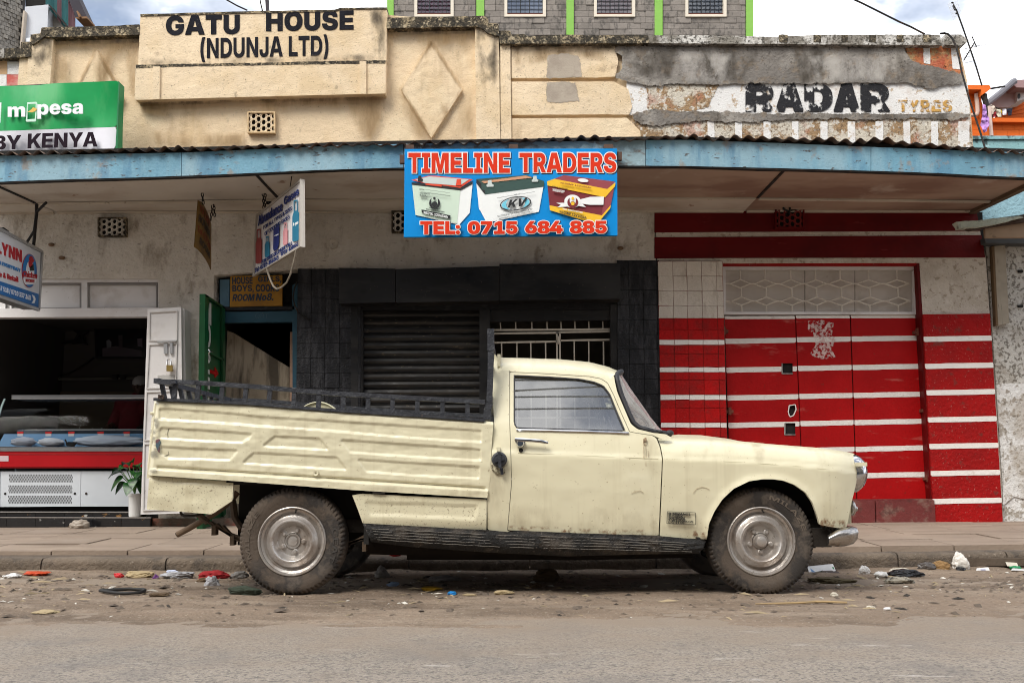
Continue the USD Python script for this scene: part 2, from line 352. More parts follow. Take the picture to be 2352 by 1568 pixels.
red_gloss = pm('red_gloss_paint', (.34, .003, .004), .5, .12, 1.5, [((.28, .0015, .002), 2.2, .46, .62, .65), ((.46, .16, .13), 5, .63, .70, .4, (.35, 1, 1.6)), ((.10, .03, .02), 30, .65, .68, .8)], bump=.2, bs=24, spec=.16)
red_dull = pm('red_rough_paint', (.30, .004, .004), .7, .14, 2, [((.22, .006, .006), 2.6, .46, .62, .7), ((.48, .28, .24), 50, .64, .68, .6), ((.10, .04, .03), 10, .60, .68, .6)], bump=.8, bs=26, spec=.15)
red_deep = pm('red_deep_paint', (.105, .001, .0013), .55, .12, 1.0, [((.06, .0008, .001), 1.3, .45, .60, .7), ((.28, .05, .045), 6, .63, .70, .35, (.4, 1, 2))], bump=.35, bs=12, spec=.18)
white_stripe = pm('white_stripe_paint', (.72, .69, .65), .6, .05, 4, [((.5, .4, .34), 9, .6, .7, .5), ((.2, .12, .1), 45, .68, .71, .6)], bump=.3, bs=30)
maroon = pm('maroon_step_paint', (.13, .022, .020), .55, .2, 3, [((.20, .13, .10), 5, .52, .66, .7), ((.05, .015, .012), 12, .55, .65, .6)], bump=.4, bs=25)
black_tile = pm('black_painted_tile', (.011, .0115, .014), .42, .25, 6, [((.045, .045, .05), 9, .48, .62, .7, (2, 1, .4)), ((.10, .085, .07), 40, .66, .70, .6)], bump=.35, bs=45, rnd=.3, rvar=.12, spec=.28)
black_wall = pm('black_painted_wall', (.008, .008, .0095), .5, .25, 4, [((.06, .058, .06), 6, .55, .7, .6)], bump=.3, bs=40, spec=.28)
white_tile = pm('white_painted_tile', (.60, .545, .475), .7, .06, 5, [((.40, .34, .28), 9, .55, .7, .6, (2, 1, .5))], bump=.35, bs=45, rnd=.06)
red_tile = pm('red_painted_tile', (.36, .002, .002), .55, .1, 5, [((.22, .01, .008), 8, .48, .62, .6), ((.55, .4, .36), 50, .70, .73, .6)], bump=.35, bs=40, rnd=.12, spec=.18)
white_wall = pm('white_rough_wall', (.54, .485, .41), .9, .07, 2, [((.40, .34, .27), 2.2, .45, .60, .6), ((.26, .20, .14), 16, .585, .61, .7, (.8, 1, 1.3)), ((.62, .57, .50), 7, .55, .62, .5), ((.15, .11, .08), 46, .63, .66, .6)], bump=1.0, bs=18, bump2=(.5, 5))
grout_white = pm('grout_white', (.42, .36, .29), .9, .2, 20)
grout_red = pm('grout_red', (.22, .02, .012), .8, .3, 20)
grout_black = pm('grout_black', (.012, .012, .013), .8, .3, 20)
shutter_m = pm('black_shutter_steel', (.014, .0135, .0135), .42, .2, 3, [((.040, .035, .030), 3.5, .47, .62, .7, (.5, 1, 3)), ((.26, .20, .13), 42, .655, .68, .7, (.3, 1, 1))], bump=.12, bs=18, rvar=.12, rnd=.12, spec=.28)
black_steel = pm('black_steel_sheet', (.011, .011, .012), .42, .2, 2, [((.032, .031, .030), 1.8, .47, .62, .7, (.6, 1, 2)), ((.12, .09, .07), 38, .65, .68, .5)], bump=.1, bs=9, rvar=.12, spec=.28)
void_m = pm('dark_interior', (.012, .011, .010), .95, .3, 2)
white_steel = pm('white_painted_steel', (.66, .64, .63), .5, .05, 2, [((.45, .41, .37), 3, .53, .7, .6), ((.25, .2, .15), 30, .67, .70, .6)], bump=.15, bs=8)
vent_white = pm('vent_panel_white', (.50, .45, .40), .5, .07, 3, [((.38, .33, .28), 4, .52, .68, .7), ((.2, .16, .12), 25, .67, .7, .5)], bump=.2, bs=7)
cream_bar = pm('cream_bar_paint', (.58, .535, .46), .6, .1, 10, [((.25, .2, .15), 30, .62, .68, .6)])
green_door = pm('green_door_paint', (.003, .045, .014), .35, .2, 3, [((.004, .035, .012), 3, .5, .65, .7), ((.10, .16, .10), 30, .68, .72, .6)], bump=.12, bs=12)
teal_frame = pm('teal_door_paint', (.012, .065, .10), .5, .15, 4, [((.012, .05, .085), 5, .5, .65, .6), ((.2, .2, .18), 40, .69, .72, .5)], bump=.15, bs=20)
sky_frame = pm('blue_frame_paint', (.09, .19, .27), .6, .15, 4, [((.05, .08, .1), 6, .55, .68, .6)])
stair_wall = pm('stair_wall_stained', (.44, .37, .28), .95, .1, 2, [((.07, .058, .045), 2.6, .47, .60, .85, (3, 1, .35)), ((.16, .13, .09), 12, .55, .68, .6, (1, 1, .5))], bump=.5, bs=30)
sunlit_brick = pm('pale_brick', (.55, .36, .26), .9, .2, 12)
marble = pm('black_marble_tile', (.012, .012, .013), .12, .3, 6, [((.52, .50, .46), 9, .635, .66, .8, (1, 1, 2)), ((.45, .22, .07), 6, .625, .65, .8, (1, 1, 2.5))], coat=.3, rnd=.2)
steel_trim = pm('bright_steel', (.72, .72, .72), .22, .08, 8, metal=1.0)
alu = pm('aluminium_frame', (.50, .51, .52), .35, .05, 6, metal=.8)

def ragged(name, src, sc=9.0, am=2.6):
    """the same finish, ending in a broken, flaking edge"""
    k = dict(RAG[src]); k['edge'] = (sc, am); return pm(name, k.pop('base'), **k)
RAG = {'cement': dict(base=(.185, .168, .15), rough=.95, var=.22, vs=1.6, layers=[((.34, .315, .28), 2.0, .49, .62, .8, (1, 1, .45)), ((.075, .062, .048), 2.6, .50, .64, .8, (1, 1, .3)), ((.22, .17, .12), 9, .54, .64, .6), ((.05, .042, .033), 24, .60, .65, .6)], bump=.6, bs=40, bump2=(.6, 8)),
       'smear': dict(base=(.42, .36, .29), rough=.95, var=.12, vs=3, layers=[((.30, .25, .20), 5, .5, .62, .6)], bump=.3, bs=60),
       'flaked': dict(base=(.58, .53, .44), rough=.95, var=.1, vs=5, layers=[((.30, .18, .08), 6.5, .46, .52, .9), ((.42, .13, .08), 2.2, .55, .63, .5), ((.15, .10, .06), 26, .54, .59, .8), ((.72, .69, .62), 13, .56, .60, .75)], bump=.9, bs=38),
       'orange': dict(base=(.48, .17, .07), rough=.95, var=.2, vs=5, layers=[((.50, .36, .18), 8, .48, .53, .8), ((.16, .11, .07), 32, .56, .61, .7), ((.42, .05, .03), 4, .53, .58, .7)], bump=.9, bs=38)}
cement_r, smear_r, flaked_r, orange_r = ragged('grey_cement_ragged', 'cement'), ragged('cement_smear_ragged', 'smear'), ragged('flaked_paint_ragged', 'flaked'), ragged('orange_paint_ragged', 'orange')
drip = stain_mat('brown_water_stain', (.22, .14, .065), 3.0, .40, .64, .7, (1, 1, .22))
soot = stain_mat('black_mould_stain', (.055, .046, .036), 6.0, .42, .66, .72, (1, 1, .5))
pale_smear = stain_mat('pale_grey_smear', (.50, .47, .43), 5.0, .38, .6, .8, (1, 1, .6))
# ================================================================ the ground
YW = 11.0
def YK(X): return 7.72 + .28 * np.clip(np.asarray(X, float) / 4.1, 0, 1.3)
def ZK(X): return .088 + .030 * np.clip(np.asarray(X, float) / 4.1, 0, 1.3)
def ZW(X): return .187 + .0048 * np.asarray(X, float)
asphalt = pm('dusty_asphalt', (.25, .214, .176), .92, .10, .7, [((.295, .250, .205), .9, .42, .60, .8, (.3, 1.4, 1)), ((.095, .085, .078), 62, .525, .59, .75), ((.42, .38, .33), 90, .56, .62, .7), ((.17, .152, .138), 1.6, .50, .64, .55), ((.11, .10, .09), 26, .56, .62, .5), ((.50, .46, .42), 6, .645, .67, .6, (.35, 1.6, 1))], bump=.5, bs=130, bump2=(.12, 14), grad=((.25, .195, .145), 3.9, 5.3, 2.2))
dirt = pm('roadside_dirt', (.215, .158, .112), .95, .16, 1.6, [((.115, .082, .057), 1.8, .47, .62, .7, (.5, 1.2, 1)), ((.285, .222, .165), 3.0, .50, .64, .7, (.4, 1.4, 1)), ((.10, .075, .054), 30, .575, .63, .55), ((.38, .32, .25), 48, .60, .64, .6)], bump=.8, bs=45, bump2=(.5, 9), grad=None)
kerb_m = pm('kerb_stone', (.135, .105, .078), .95, .2, 3, [((.060, .050, .042), 8, .50, .62, .7), ((.30, .25, .2), 45, .63, .67, .65), ((.20, .155, .115), 2.4, .5, .68, .6)], bump=1.0, bs=38, rnd=.08)
slab_m = pm('paving_slab_dusty', (.27, .208, .158), .92, .1, 1.5, [((.165, .122, .092), 2.5, .5, .68, .7, (.4, 1.3, 1)), ((.30, .24, .19), 1.4, .55, .7, .6), ((.09, .07, .055), 20, .67, .71, .5)], bump=.3, bs=40, rnd=.06)
bed_m = pm('packed_earth', (.10, .075, .055), .95, .2, 3, bump=.5, bs=20)

solo('ground', 'bare earth reaching to the horizon below the street', 'ground', quad3([(-400, -400, -.3), (400, -400, -.3), (400, 700, -.3), (-400, 700, -.3)], (0, 0, -.2)), bed_m, kind='structure')
solo('road', 'grey dusty asphalt road in front of the parked pickup', 'road', quad3([(-60, -30, -.012), (60, -30, -.012), (60, 7.2, -.012), (-60, 7.2, -.012)], (0, 0, -.1)), asphalt, kind='structure')
def dirt_z(X, Y):
    n = meshkit.fbm(np.stack([X * 2.2, Y * 3.5, 0 * X], -1), 4, 3) - .5
    m = meshkit.fbm(np.stack([X * 14, Y * 16, 0 * X], -1), 4, 9) - .5
    z = np.interp(Y, [4.6, 4.95, 5.5, 6.3, 7.6, 8.2], [-.035, -.014, -.002, .0, -.026, -.02])
    heap = .035 * np.clip((Y - YK(X) + .42) / .42, 0, 1) ** 2 * (meshkit.fbm(np.stack([X * 1.3, 0 * X, 0 * X + 4], -1), 3, 5))
    lift = np.clip(np.asarray(X) / 4.1, 0, 1) * np.clip((Y - 6.4) / 1.3, 0, 1) * .012
    k = np.clip((Y - 4.6) / .8, .3, 1)
    return z + n * .032 * k + m * .011 * k + heap + lift
gx = np.concatenate([np.arange(-16, -6.2, .3), np.arange(-6.2, 6.2, .035), np.arange(6.2, 16, .3)])
gy = np.concatenate([np.arange(4.6, 6.6, .045), np.arange(6.6, 8.3, .03)])
X, Y = np.meshgrid(gx, gy); nx, ny = len(gx), len(gy)
i = (np.arange(ny - 1)[:, None] * nx + np.arange(nx - 1)).ravel(); DZ = dirt_z(X, Y)
from scipy.interpolate import RegularGridInterpolator
DG = RegularGridInterpolator((gy, gx), DZ, bounds_error=False, fill_value=-.01)
solo('roadside_dirt', 'strip of brown dirt and dust between the asphalt and the kerb', 'dirt', (np.stack([X, Y, DZ], -1).reshape(-1, 3), np.c_[i, i + 1, i + nx + 1, i + nx]), dirt, smooth=True, kind='structure')

pv = thing('pavement', 'worn stone slab pavement with a rough kerb along the shops', 'pavement', kind='structure')
part(pv, 'bedding', quad3([(-16, 7.95, .0), (16, 7.95, .02), (16, 14, .02), (-16, 14, .0)], (0, 0, .06)), bed_m)
rng = random.Random(5)
x = -7.35; ks = []
while x < 7.4:
    L = .92 + rng.uniform(-.05, .05); ks.append((x, x + L)); x += L
for a, b in ks:
    n = 14
    t = np.linspace(a + .006, b - .006, n)
    sec = [(.0, -.2), (.0, -.045), (.008, -.018), (.028, -.003), (.06, .0), (.15, .002), (.15, -.2)]   # profile across the stone: depth behind the face, height below the top
    V = []
    for q in t:
        for d, h in sec: V.append((q, float(YK(q)) + d, float(ZK(q)) + h))
    V = np.array(V); nz = meshkit.fbm(V * [5, 5, 9], 4, 2) - .5; V[:, 1] -= nz * .03 * (V[:, 2] > -.1); V[:, 2] += (meshkit.fbm(V * [7, 7, 7], 4, 8) - .5) * .018 * (V[:, 2] > .0)
    m = len(sec); f = [(i * m + k, i * m + k + 1, (i + 1) * m + k + 1, (i + 1) * m + k) for i in range(n - 1) for k in range(m - 1)]
    T = tm((V, np.array(f)))
    caps = [(0, k, k + 1) for k in range(1, m - 1)] + [((n - 1) * m, (n - 1) * m + k + 1, (n - 1) * m + k) for k in range(1, m - 1)]
    part(pv, 'kerbstone', trimesh.Trimesh(T.vertices, np.vstack([T.faces, caps]), process=False), kerb_m, 40)
rows = np.linspace(.17, 1.0, 6); SW = .62
for r in range(5):
    off = rng.uniform(-.03, .03)
    for c in range(-11, 12):
        x0, x1 = c * SW + off, (c + 1) * SW + off; P = []
        for xx, tt in ((x0 + .006, rows[r]), (x1 - .006, rows[r]), (x1 - .006, rows[r + 1]), (x0 + .006, rows[r + 1])):
            y0 = float(YK(xx)); yy = y0 + (YW + .12 - y0) * tt + (.006 if tt == rows[r] else -.006)
            P.append((xx, yy, float(ZK(xx)) + .002 + (float(ZW(xx)) - float(ZK(xx))) * tt))
        dz = rng.uniform(-.003, .003); dx = rng.uniform(-.004, .004)
        P = [(p[0], p[1], p[2] + dz + (dx if k in (1, 2) else 0)) for k, p in enumerate(P)]
        part(pv, 'paving_slab', quad3(P, (0, 0, -.05)), slab_m)

# ================================================================ the row of shops
B = thing('shop_building', 'cream and white old shop row with stepped parapet, canopy, black and red fronts', 'shop building', (0, YW, 0))
# ---- parapet wall above the canopy
part(B, 'wall', prism([(-60, 150), (66, 150), (66, 112), (92, 82), (316, 76), (330, 45), (880, 34), (1090, 52), (1120, 62), (1170, 92), (1560, 92), (2200, 95), (2222, 188), (2230, 260), (2236, 345), (2236, 420), (-60, 420)], YW, YW + .3), cream)
def stone(name, pts, Y0, Y1, mat, amp=1.0, seed=1, **k): return part(B, name, prism(rough(pts, amp, 9, seed), Y0, Y1), mat, **k)
stone('coping', [(-60, 114), (49, 111), (70, 110), (70, 131), (-60, 136)], 10.90, 11.1, mould, 1.2, 2)
part(B, 'coping_end', prism(rough([(-60, 113.5), (9.5, 111.5), (9.5, 133), (-60, 136.5)], .8, 9, 3), 10.895, 10.93), coping_white)
stone('pilaster', [(66, 108), (71, 80), (93, 77), (95, 64), (104, 63), (122, 63), (122, 100), (114, 200), (108, 420), (52, 420), (60, 200)], 10.92, 11.1, cream_pale, .7, 4)
stone('coping', [(104, 63.5), (245, 60), (320, 56.5), (320, 80), (122, 86), (104, 85)], 10.89, 11.1, mould, 1.4, 5)
stone('step_cap', [(48.5, 97), (70.5, 96), (70.5, 110), (47, 110.5)], 10.905, 11.1, mould, 1, 6)
stone('step_cap', [(70, 80), (94, 77.5), (95, 64), (105, 63), (112, 75), (92, 92), (72, 104)], 10.885, 11.05, mould, 1, 7)
part(B, 'cream_strip', prism([(45, 134), (66, 133), (60, 200), (54, 420), (30, 420), (40, 200)], 10.94, 11.1), cream_pale)
for k, (q, mt) in enumerate([(R(-60, 140, 16, 171), pm('tan_check', (.55, .36, .2), .9, .15, 4, bump=.3)), (R(17, 142, 44, 171), white_old), (R(-60, 171.5, 15, 240), white_old), (R(15.5, 171.5, 42, 240), pm('faded_red_check', (.52, .11, .09), .8, .2, 3, [((.62, .4, .36), 4, .5, .65, .7)], bump=.3))]):
    part(B, 'painted_check', prism(q, 10.985, 11.02), mt)
def lozenge(cx, t, b, l, r, cy):
    o = Polygon([(cx, t), (r, cy), (cx, b), (l, cy)]); i = affinity.scale(o, .955, .96)
    return prism(o, 10.95, 11.05)
part(B, 'lozenge', lozenge(990.6, 97, 317, 921, 1062, 206), cream)
part(B, 'lozenge', lozenge(223, 115, 338, 165, 282, 224), cream)
stone('coping', [(888, 41), (1111, 37), (1121, 43), (1122, 54), (1092, 61), (888, 65.5)], 10.89, 11.1, mould, 1.5, 8)
stone('pilaster', [(1091, 40), (1112, 37), (1120, 43), (1121, 54), (1145, 55), (1146, 100), (1149, 330), (1149, 420), (1094, 420), (1094, 330), (1091, 100)], 10.92, 11.1, cream_pale, .7, 9)
stone('step_cap', [(1089, 41), (1111, 37), (1121, 43), (1122, 55), (1145, 55), (1147, 84), (1120, 76), (1105, 64), (1089, 60)], 10.885, 11.05, mould, 1.2, 10)
stone('step_cap', [(1146, 71), (1172, 70.5), (1174, 82), (1146, 83)], 10.91, 11.1, mould, 1, 11)
stone('thin_pilaster', [(1149, 103), (1172, 104), (1175, 340), (1175, 420), (1150, 420)], 10.93, 11.1, cream_pale, .5, 12)
# name board
stone('name_board', [(322.5, 33.6), (600, 26), (769, 23), (784, 18.5), (889, 17.5), (887, 141), (600, 145), (317, 150)], 10.90, 11.05, cream_pale, .7, 13)
part(B, 'name_board_top', prism(rough([(322, 33.2), (600, 25.5), (769, 22.5), (784, 18), (889.5, 17), (889.5, 21), (784, 22), (769, 27), (600, 30), (322, 37.5)], .8, 9, 14), 10.89, 11.06), mould)
stone('name_band', [(311, 151), (600, 145.5), (886.5, 139.6), (885.5, 215), (600, 222), (309, 230)], 10.86, 11.05, cream_pale, .5, 15)
part(B, 'band_stain', prism(rough([(312, 149.5), (600, 144), (886.5, 138.5), (886, 146), (600, 150), (420, 153.5), (312, 157)], 1.6, 6, 16), 10.857, 10.87), mould)
for q in ([(351, 153), (367, 153), (366, 228), (350, 228.5)], [(826, 141), (841, 141), (841, 216), (826, 216.5)]): part(B, 'board_fin', prism(q, 10.835, 10.87), cream_pale)
for w, bx in (('GATU', (381, 36.5, 550.5, 81.5, -3)), ('HOUSE', (611, 27.5, 812, 72.5, -4))):
    write(B, w, bx[:4], at(10.893), (0, .010, 0), sign_black, 900, dy=bx[4])
write(B, '(NDUNJA LTD)', (460, 86, 754, 143, ), at(10.893), (0, .010, 0), sign_black, 760, dy=-7)
# rough horizontal panels right of the diamond
for k, q in enumerate([[(1175, 108), (1412, 106), (1420, 140), (1413, 177), (1380, 178), (1175, 180)], [(1175, 188), (1410, 187), (1443, 205), (1452, 245), (1446, 263), (1175, 264)], [(1175, 272), (1440, 271), (1470, 300), (1480, 400), (1175, 400)]]):
    part(B, 'wall_panel', prism(rough(q, 1.3, 8, 20 + k, lambda x, y: x < 1180), 10.95, 11.05), cream_pale if k != 2 else cream)
stain(B, [(1256, 128), (1290, 122), (1330, 127), (1335, 160), (1338, 178.5), (1256, 179)], 10.946, smear_r, 9, 'cement_patch', 4)
stain(B, [(1256, 190), (1322, 188), (1332, 232), (1300, 236), (1256, 234)], 10.946, smear_r, 9, 'cement_patch', 4)
# old painted fascia with grey render patches
part(B, 'old_paint_band', prism(rough([(1440, 186), (1600, 188), (2150, 180), (2222, 189), (2228, 262), (1440, 264)], 1.5, 9, 26), 10.962, 11.02), white_old)
part(B, 'old_paint_band', prism(rough([(1452, 262), (2228, 268), (2236, 345), (2236, 420), (1460, 420)], 1.2, 9, 27), 10.96, 11.02), flaked)
stain(B, [(1486, 200), (1560, 190), (1655, 193), (1640, 215), (1627, 248), (1560, 258), (1486, 252)], 10.957, flaked_r, 10, 'old_paint_patch', 4)
stain(B, [(2079, 108), (2204, 108), (2212, 172), (2120, 162), (2090, 140)], 10.962, orange_r, 8, 'old_paint_patch', 4)
part(B, 'old_paint_stripe', prism(rough([(2121, 106), (2136, 106), (2137, 148), (2122, 146)], 1, 6, 30), 10.958, 10.98), white_old)
part(B, 'old_paint_stripe', prism(rough([(2184, 108), (2198, 108), (2210, 160), (2188, 158)], 1, 6, 31), 10.958, 10.98), white_old)
stain(B, [(1418, 106), (1600, 105), (2075, 107), (2090, 135), (2122, 148), (2150, 152), (2212, 172), (2222, 192), (2190, 196), (2130, 205), (2095, 193), (2040, 193), (1960, 190), (1850, 195), (1740, 191), (1640, 196), (1560, 194), (1500, 198), (1450, 192), (1418, 182), (1409, 178), (1424, 160), (1428, 130), (1412, 118)], 10.935, cement_r, 11, 'grey_render', 4)
stain(B, [(1452, 262), (1500, 250), (1560, 256), (1640, 254), (1760, 260), (1900, 258), (2060, 261), (2180, 259), (2228, 262), (2229, 270), (2190, 276), (2120, 272), (2000, 276), (1880, 274), (1760, 280), (1680, 283), (1600, 278), (1520, 290), (1470, 286), (1452, 272)], 10.94, cement_r, 11, 'grey_render', 4)
for a, b in ((170, 215), (360, 405), (553, 600), (748, 790), (943, 990), (1130, 1180), (1320, 1370), (1510, 1555), (1700, 1745), (1885, 1960)):
    u0, u1 = 1568 + a * .3359, 1568 + b * .3359
    part(B, 'old_paint_stripe', prism(rough([(u0, 279), (u1, 279), (u1 + 1, 335), (u1 + 1, 420), (u0 + 1, 420)], 1.3, 6, int(a)), 10.952, 10.975), white_old)
for ch, (a, b) in zip('RADAR', ((436, 622), (640, 822), (838, 1020), (1040, 1205), (1222, 1412))):
    u0, u1 = 1568 + a * .3359, 1568 + b * .3359
    g = fit(glyphs(ch, 900), u0, 193.5, u1, 255).buffer(2.0).intersection(R(0, 192, 3000, 257))
    part(B, 'faded_letter', ext(g, at(10.953), (0, .014, 0)), black_worn)
for k, ch in enumerate('TYRES'):
    u0 = 2064 + k * 25.5
    part(B, 'faded_letter', ext(fit(glyphs(ch, 850), u0, 230, u0 + 21, 256.5), at(10.953), (0, .014, 0)), gold_worn)
# right coping, with painted blocks
stone('coping', [(1147, 81), (1204, 79), (1212, 84), (1290, 80), (1380, 82), (1460, 79), (1490, 82), (1490, 99.5), (1148, 101)], 10.88, 11.1, mould, 1.5, 35)
stone('coping', [(1490, 82), (1568, 81), (1700, 83), (1780, 85), (1880, 80), (2010, 80), (2160, 80), (2163, 104), (1700, 101), (1490, 99.5)], 10.88, 11.1, coping_white, 1.3, 36)
stone('coping', [(2170, 80), (2206, 79), (2219, 88), (2221, 98), (2205, 105), (2171, 104)], 10.88, 11.1, coping_white, 1.0, 37)
for a, b in ((660, 720), (895, 945), (1085, 1130), (1275, 1320), (1465, 1510), (1645, 1700)):
    part(B, 'coping_block', prism(rough([(1568 + a * .3359, 80), (1568 + b * .3359, 80), (1568 + b * .3359, 97), (1568 + a * .3359, 97)], 1.2, 5, a), 10.876, 10.9), mould)
for pts in ([(125, 90), (318, 82), (318, 100), (260, 130), (240, 210), (222, 200), (210, 110), (125, 112)], [(285, 90), (318, 88), (316, 230), (296, 215)], [(312, 232), (395, 228), (392, 270), (330, 262)], [(430, 226), (480, 224), (470, 310), (440, 290)], [(600, 222), (780, 216), (780, 250), (700, 245), (640, 262), (600, 250)], [(785, 218), (884, 216), (880, 270), (850, 330), (820, 300)], [(892, 70), (1090, 64), (1088, 110), (1040, 100), (990, 115), (930, 100), (893, 130)], [(920, 215), (965, 260), (990, 315), (960, 325), (925, 260)], [(1010, 240), (1090, 220), (1085, 300), (1040, 320)], [(1176, 108), (1400, 106), (1390, 140), (1300, 130), (1220, 150), (1178, 150)], [(120, 130), (170, 120), (165, 190), (125, 190)], [(345, 300), (560, 305), (560, 335), (360, 335)]):
    stain(B, pts, 10.947, drip, 14)
for pts in ([(123, 88), (320, 82), (320, 96), (123, 101)], [(890, 66), (1090, 61), (1090, 74), (890, 79)], [(310, 231), (886, 216), (886, 226), (312, 241)], [(1176, 104), (1410, 102), (1410, 112), (1176, 114)]):
    stain(B, pts, 10.943, soot, 6)
for pts in ([(850, 22), (884, 20), (884, 140), (858, 130)], [(325, 136), (884, 124), (884, 141), (325, 151)], [(1093, 60), (1145, 62), (1140, 210), (1100, 200)], [(68, 85), (120, 70), (120, 150), (90, 160), (70, 130)]):
    stain(B, pts, 10.888 if pts[0][0] not in (1093, 68) else 10.912, soot, 12)
for pts in ([(1425, 106), (1560, 104), (1540, 180), (1440, 175)], [(1600, 106), (1760, 105), (1700, 190), (1620, 185)], [(1820, 110), (1900, 110), (1890, 190), (1840, 190)]): stain(B, pts, 10.929, soot, 14)
for pts in ([(1560, 120), (1680, 125), (1660, 190), (1570, 190)], [(1860, 130), (2040, 130), (2030, 188), (1880, 188)]): stain(B, pts, 10.928, pale_smear, 16)
for cx_, t_, bt_, l_, r_, cy_ in ((990.6, 97, 317, 921, 1062, 206), (223, 115, 338, 165, 282, 224)):
    for p_, q_ in (((cx_, t_), (l_, cy_)), ((cx_, t_), (r_, cy_)), ((l_, cy_), (cx_, bt_)), ((r_, cy_), (cx_, bt_))):
        stain(B, list(LineString([p_, q_]).buffer(2.2).exterior.coords)[:-1], 10.944, drip, 3.5, 'edge_stain', 4)
# ---- pierced ventilation blocks
def vent(u0, v0, u1, v1, Yf, frame, face, depth=.05):
    fr = R(u0, v0, u1, v1).difference(R(u0 + 3, v0 + 3, u1 - 3, v1 - 3))
    p = part(B, 'vent_block', prism(fr, Yf - .012, Yf + .05), frame)
    part(p, 'dark_back', prism(R(u0 + 2, v0 + 2, u1 - 2, v1 - 2), Yf + .035, Yf + .045), void_m)
    iu0, iv0, iu1, iv1 = u0 + 3, v0 + 3, u1 - 3, v1 - 3
    hu, hv = (iu1 - iu0) / 5, (iv1 - iv0) / 3; rings = []
    for a in range(-1, 7):
        for b in range(-1, 5):
            c = Point(iu0 + a * hu, iv0 + b * hv + (hv / 2 if a % 2 else 0))
            rr = hv * .56
            rings.append(affinity.scale(c.buffer(rr, 10).difference(c.buffer(rr - 2.1, 10)), hu / hv * .98, 1))
    for a in range(0, 6):
        for b in range(0, 4): rings.append(Point(iu0 + (a + .5) * hu, iv0 + b * hv).buffer(1.7, 4))
    net = unary_union(rings).intersection(R(iu0, iv0, iu1, iv1))
    part(p, 'lattice', prism(net, Yf + .004, Yf + .028), face)
vent(567.7, 256, 631.5, 305, 10.945, cream_stained, cream_pale)
vent(224, 499, 289, 543, 10.945, mould, under_white)
vent(899, 484, 964, 534, 10.945, mould, under_white)
vent(1781, 476, 1848, 524, 10.94, red_deep, pm('dark_red_lattice', (.16, .008, .006), .6, .2, 6, bump=.2))

# ---- canopy
YAu = lambda u: np.interp(u, [-80, 1450, 2430], [9.76, 9.4, 9.72])
ft = lambda u: np.interp(u, [-80, 0, 416, 784, 928, 1483, 1568, 2352, 2440], [361, 358, 351, 334, 331, 322, 321, 351, 354])
fb = lambda u: np.interp(u, [-80, 0, 416, 784, 928, 1419, 1568, 2038, 2352, 2440], [422, 417, 404, 388, 385, 380, 381, 393, 407, 411])
def fasc(u, v, d=0): return W(u, v, YAu(u) + d)
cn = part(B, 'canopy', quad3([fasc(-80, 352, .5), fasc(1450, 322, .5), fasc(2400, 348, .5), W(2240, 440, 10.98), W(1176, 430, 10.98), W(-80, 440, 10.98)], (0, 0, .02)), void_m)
def board(name, u0, u1, mat, v0=None, v1=None, d=0, th=.045, n=6):
    us = np.linspace(u0, u1, n); top = v0 or ft; bot = v1 or fb
    jit = lambda s: (meshkit.noise(np.c_[us * .03, us * 0 + s, us * 0], 4) - .5) * 1.6
    vt, vb = top(us) + jit(1), bot(us) + jit(2)
    F0 = np.vstack([fasc(us, vt, d), fasc(us, vb, d)]); F1 = F0 + [0, th, 0]
    V = np.vstack([F0, F1]); f = []
    for i in range(n - 1):
        f += [(i, n + i, n + i + 1, i + 1), (2 * n + i, 2 * n + i + 1, 3 * n + i + 1, 3 * n + i), (i, i + 1, 2 * n + i + 1, 2 * n + i), (n + i, 3 * n + i, 3 * n + i + 1, n + i + 1)]
    f += [(0, 2 * n, 3 * n, n), (n - 1, 2 * n - 1, 4 * n - 1, 3 * n - 1)]
    return part(cn, name, (V, np.array(f)), mat)
for a, b, m in ((-80, 416, blue_board), (417.5, 926, blue_board), (927.5, 1482, blue_worn), (1483.5, 2000, blue_board), (2001, 2436, blue_board)): board('fascia_board', a, b, m)
board('edge_strip', -80, 2436, edge_dark, v0=lambda u: fb(u) - .5, v1=lambda u: fb(u) + 3.2, d=.006, th=.06, n=30)
# corrugated roof sheets: edges show above the boards
rt = lambda u: np.interp(u, [-80, 0, 336, 784, 1100, 1310, 1355, 1420, 1568, 1800, 1990, 2038, 2060, 2206, 2352, 2440], [357, 353, 342, 332, 326, 316, 312, 319, 313, 318, 322, 318, 325, 340, 351, 356])
us = np.arange(-80, 2440, 3.2); sheets = np.linspace(-80, 2440, 13)
for k in range(12):
    u0, u1 = sheets[k], sheets[k + 1]; q = np.arange(u0 + .5, u1 + 5 if k < 11 else u1, 3.0)
    wave = 4.2 * np.sin(q / 32.0 * 2 * np.pi + .3 * np.sin(q * .011)) * (1 + .3 * np.sin(q * .02)); hang = (meshkit.noise(np.c_[q * .02, 0 * q + k, 0 * q], 6) - .5) * 5
    e = fasc(q, rt(q) + wave * .9 + hang, -.07); w = e + [0, 1, 0]
    back = np.c_[e[:, 0] * (1 - .0) , np.full(len(q), 10.97), np.interp(e[:, 0], [-5, 5], [4.06, 4.02]) - (wave + 4) * .0045 * 0 - wave * .004 + (k % 2) * .003]
    V = np.vstack([e, back, e + [0, 0, .0012], back + [0, 0, .0012]]); n = len(q); i = np.arange(n - 1)
    f = np.vstack([np.c_[i, i + 1, n + i + 1, n + i], np.c_[2 * n + i, 3 * n + i, 3 * n + i + 1, 2 * n + i + 1], np.c_[i, 2 * n + i, 2 * n + i + 1, i + 1]])
    part(cn, 'roof_sheet', (V, f), iron_roof, True)
# a dark gap board behind the sheet edge
board('roof_purlin', -80, 2436, void_m, v0=lambda u: ft(u) - 8, v1=lambda u: ft(u) + 2, d=.03, th=.05, n=40)
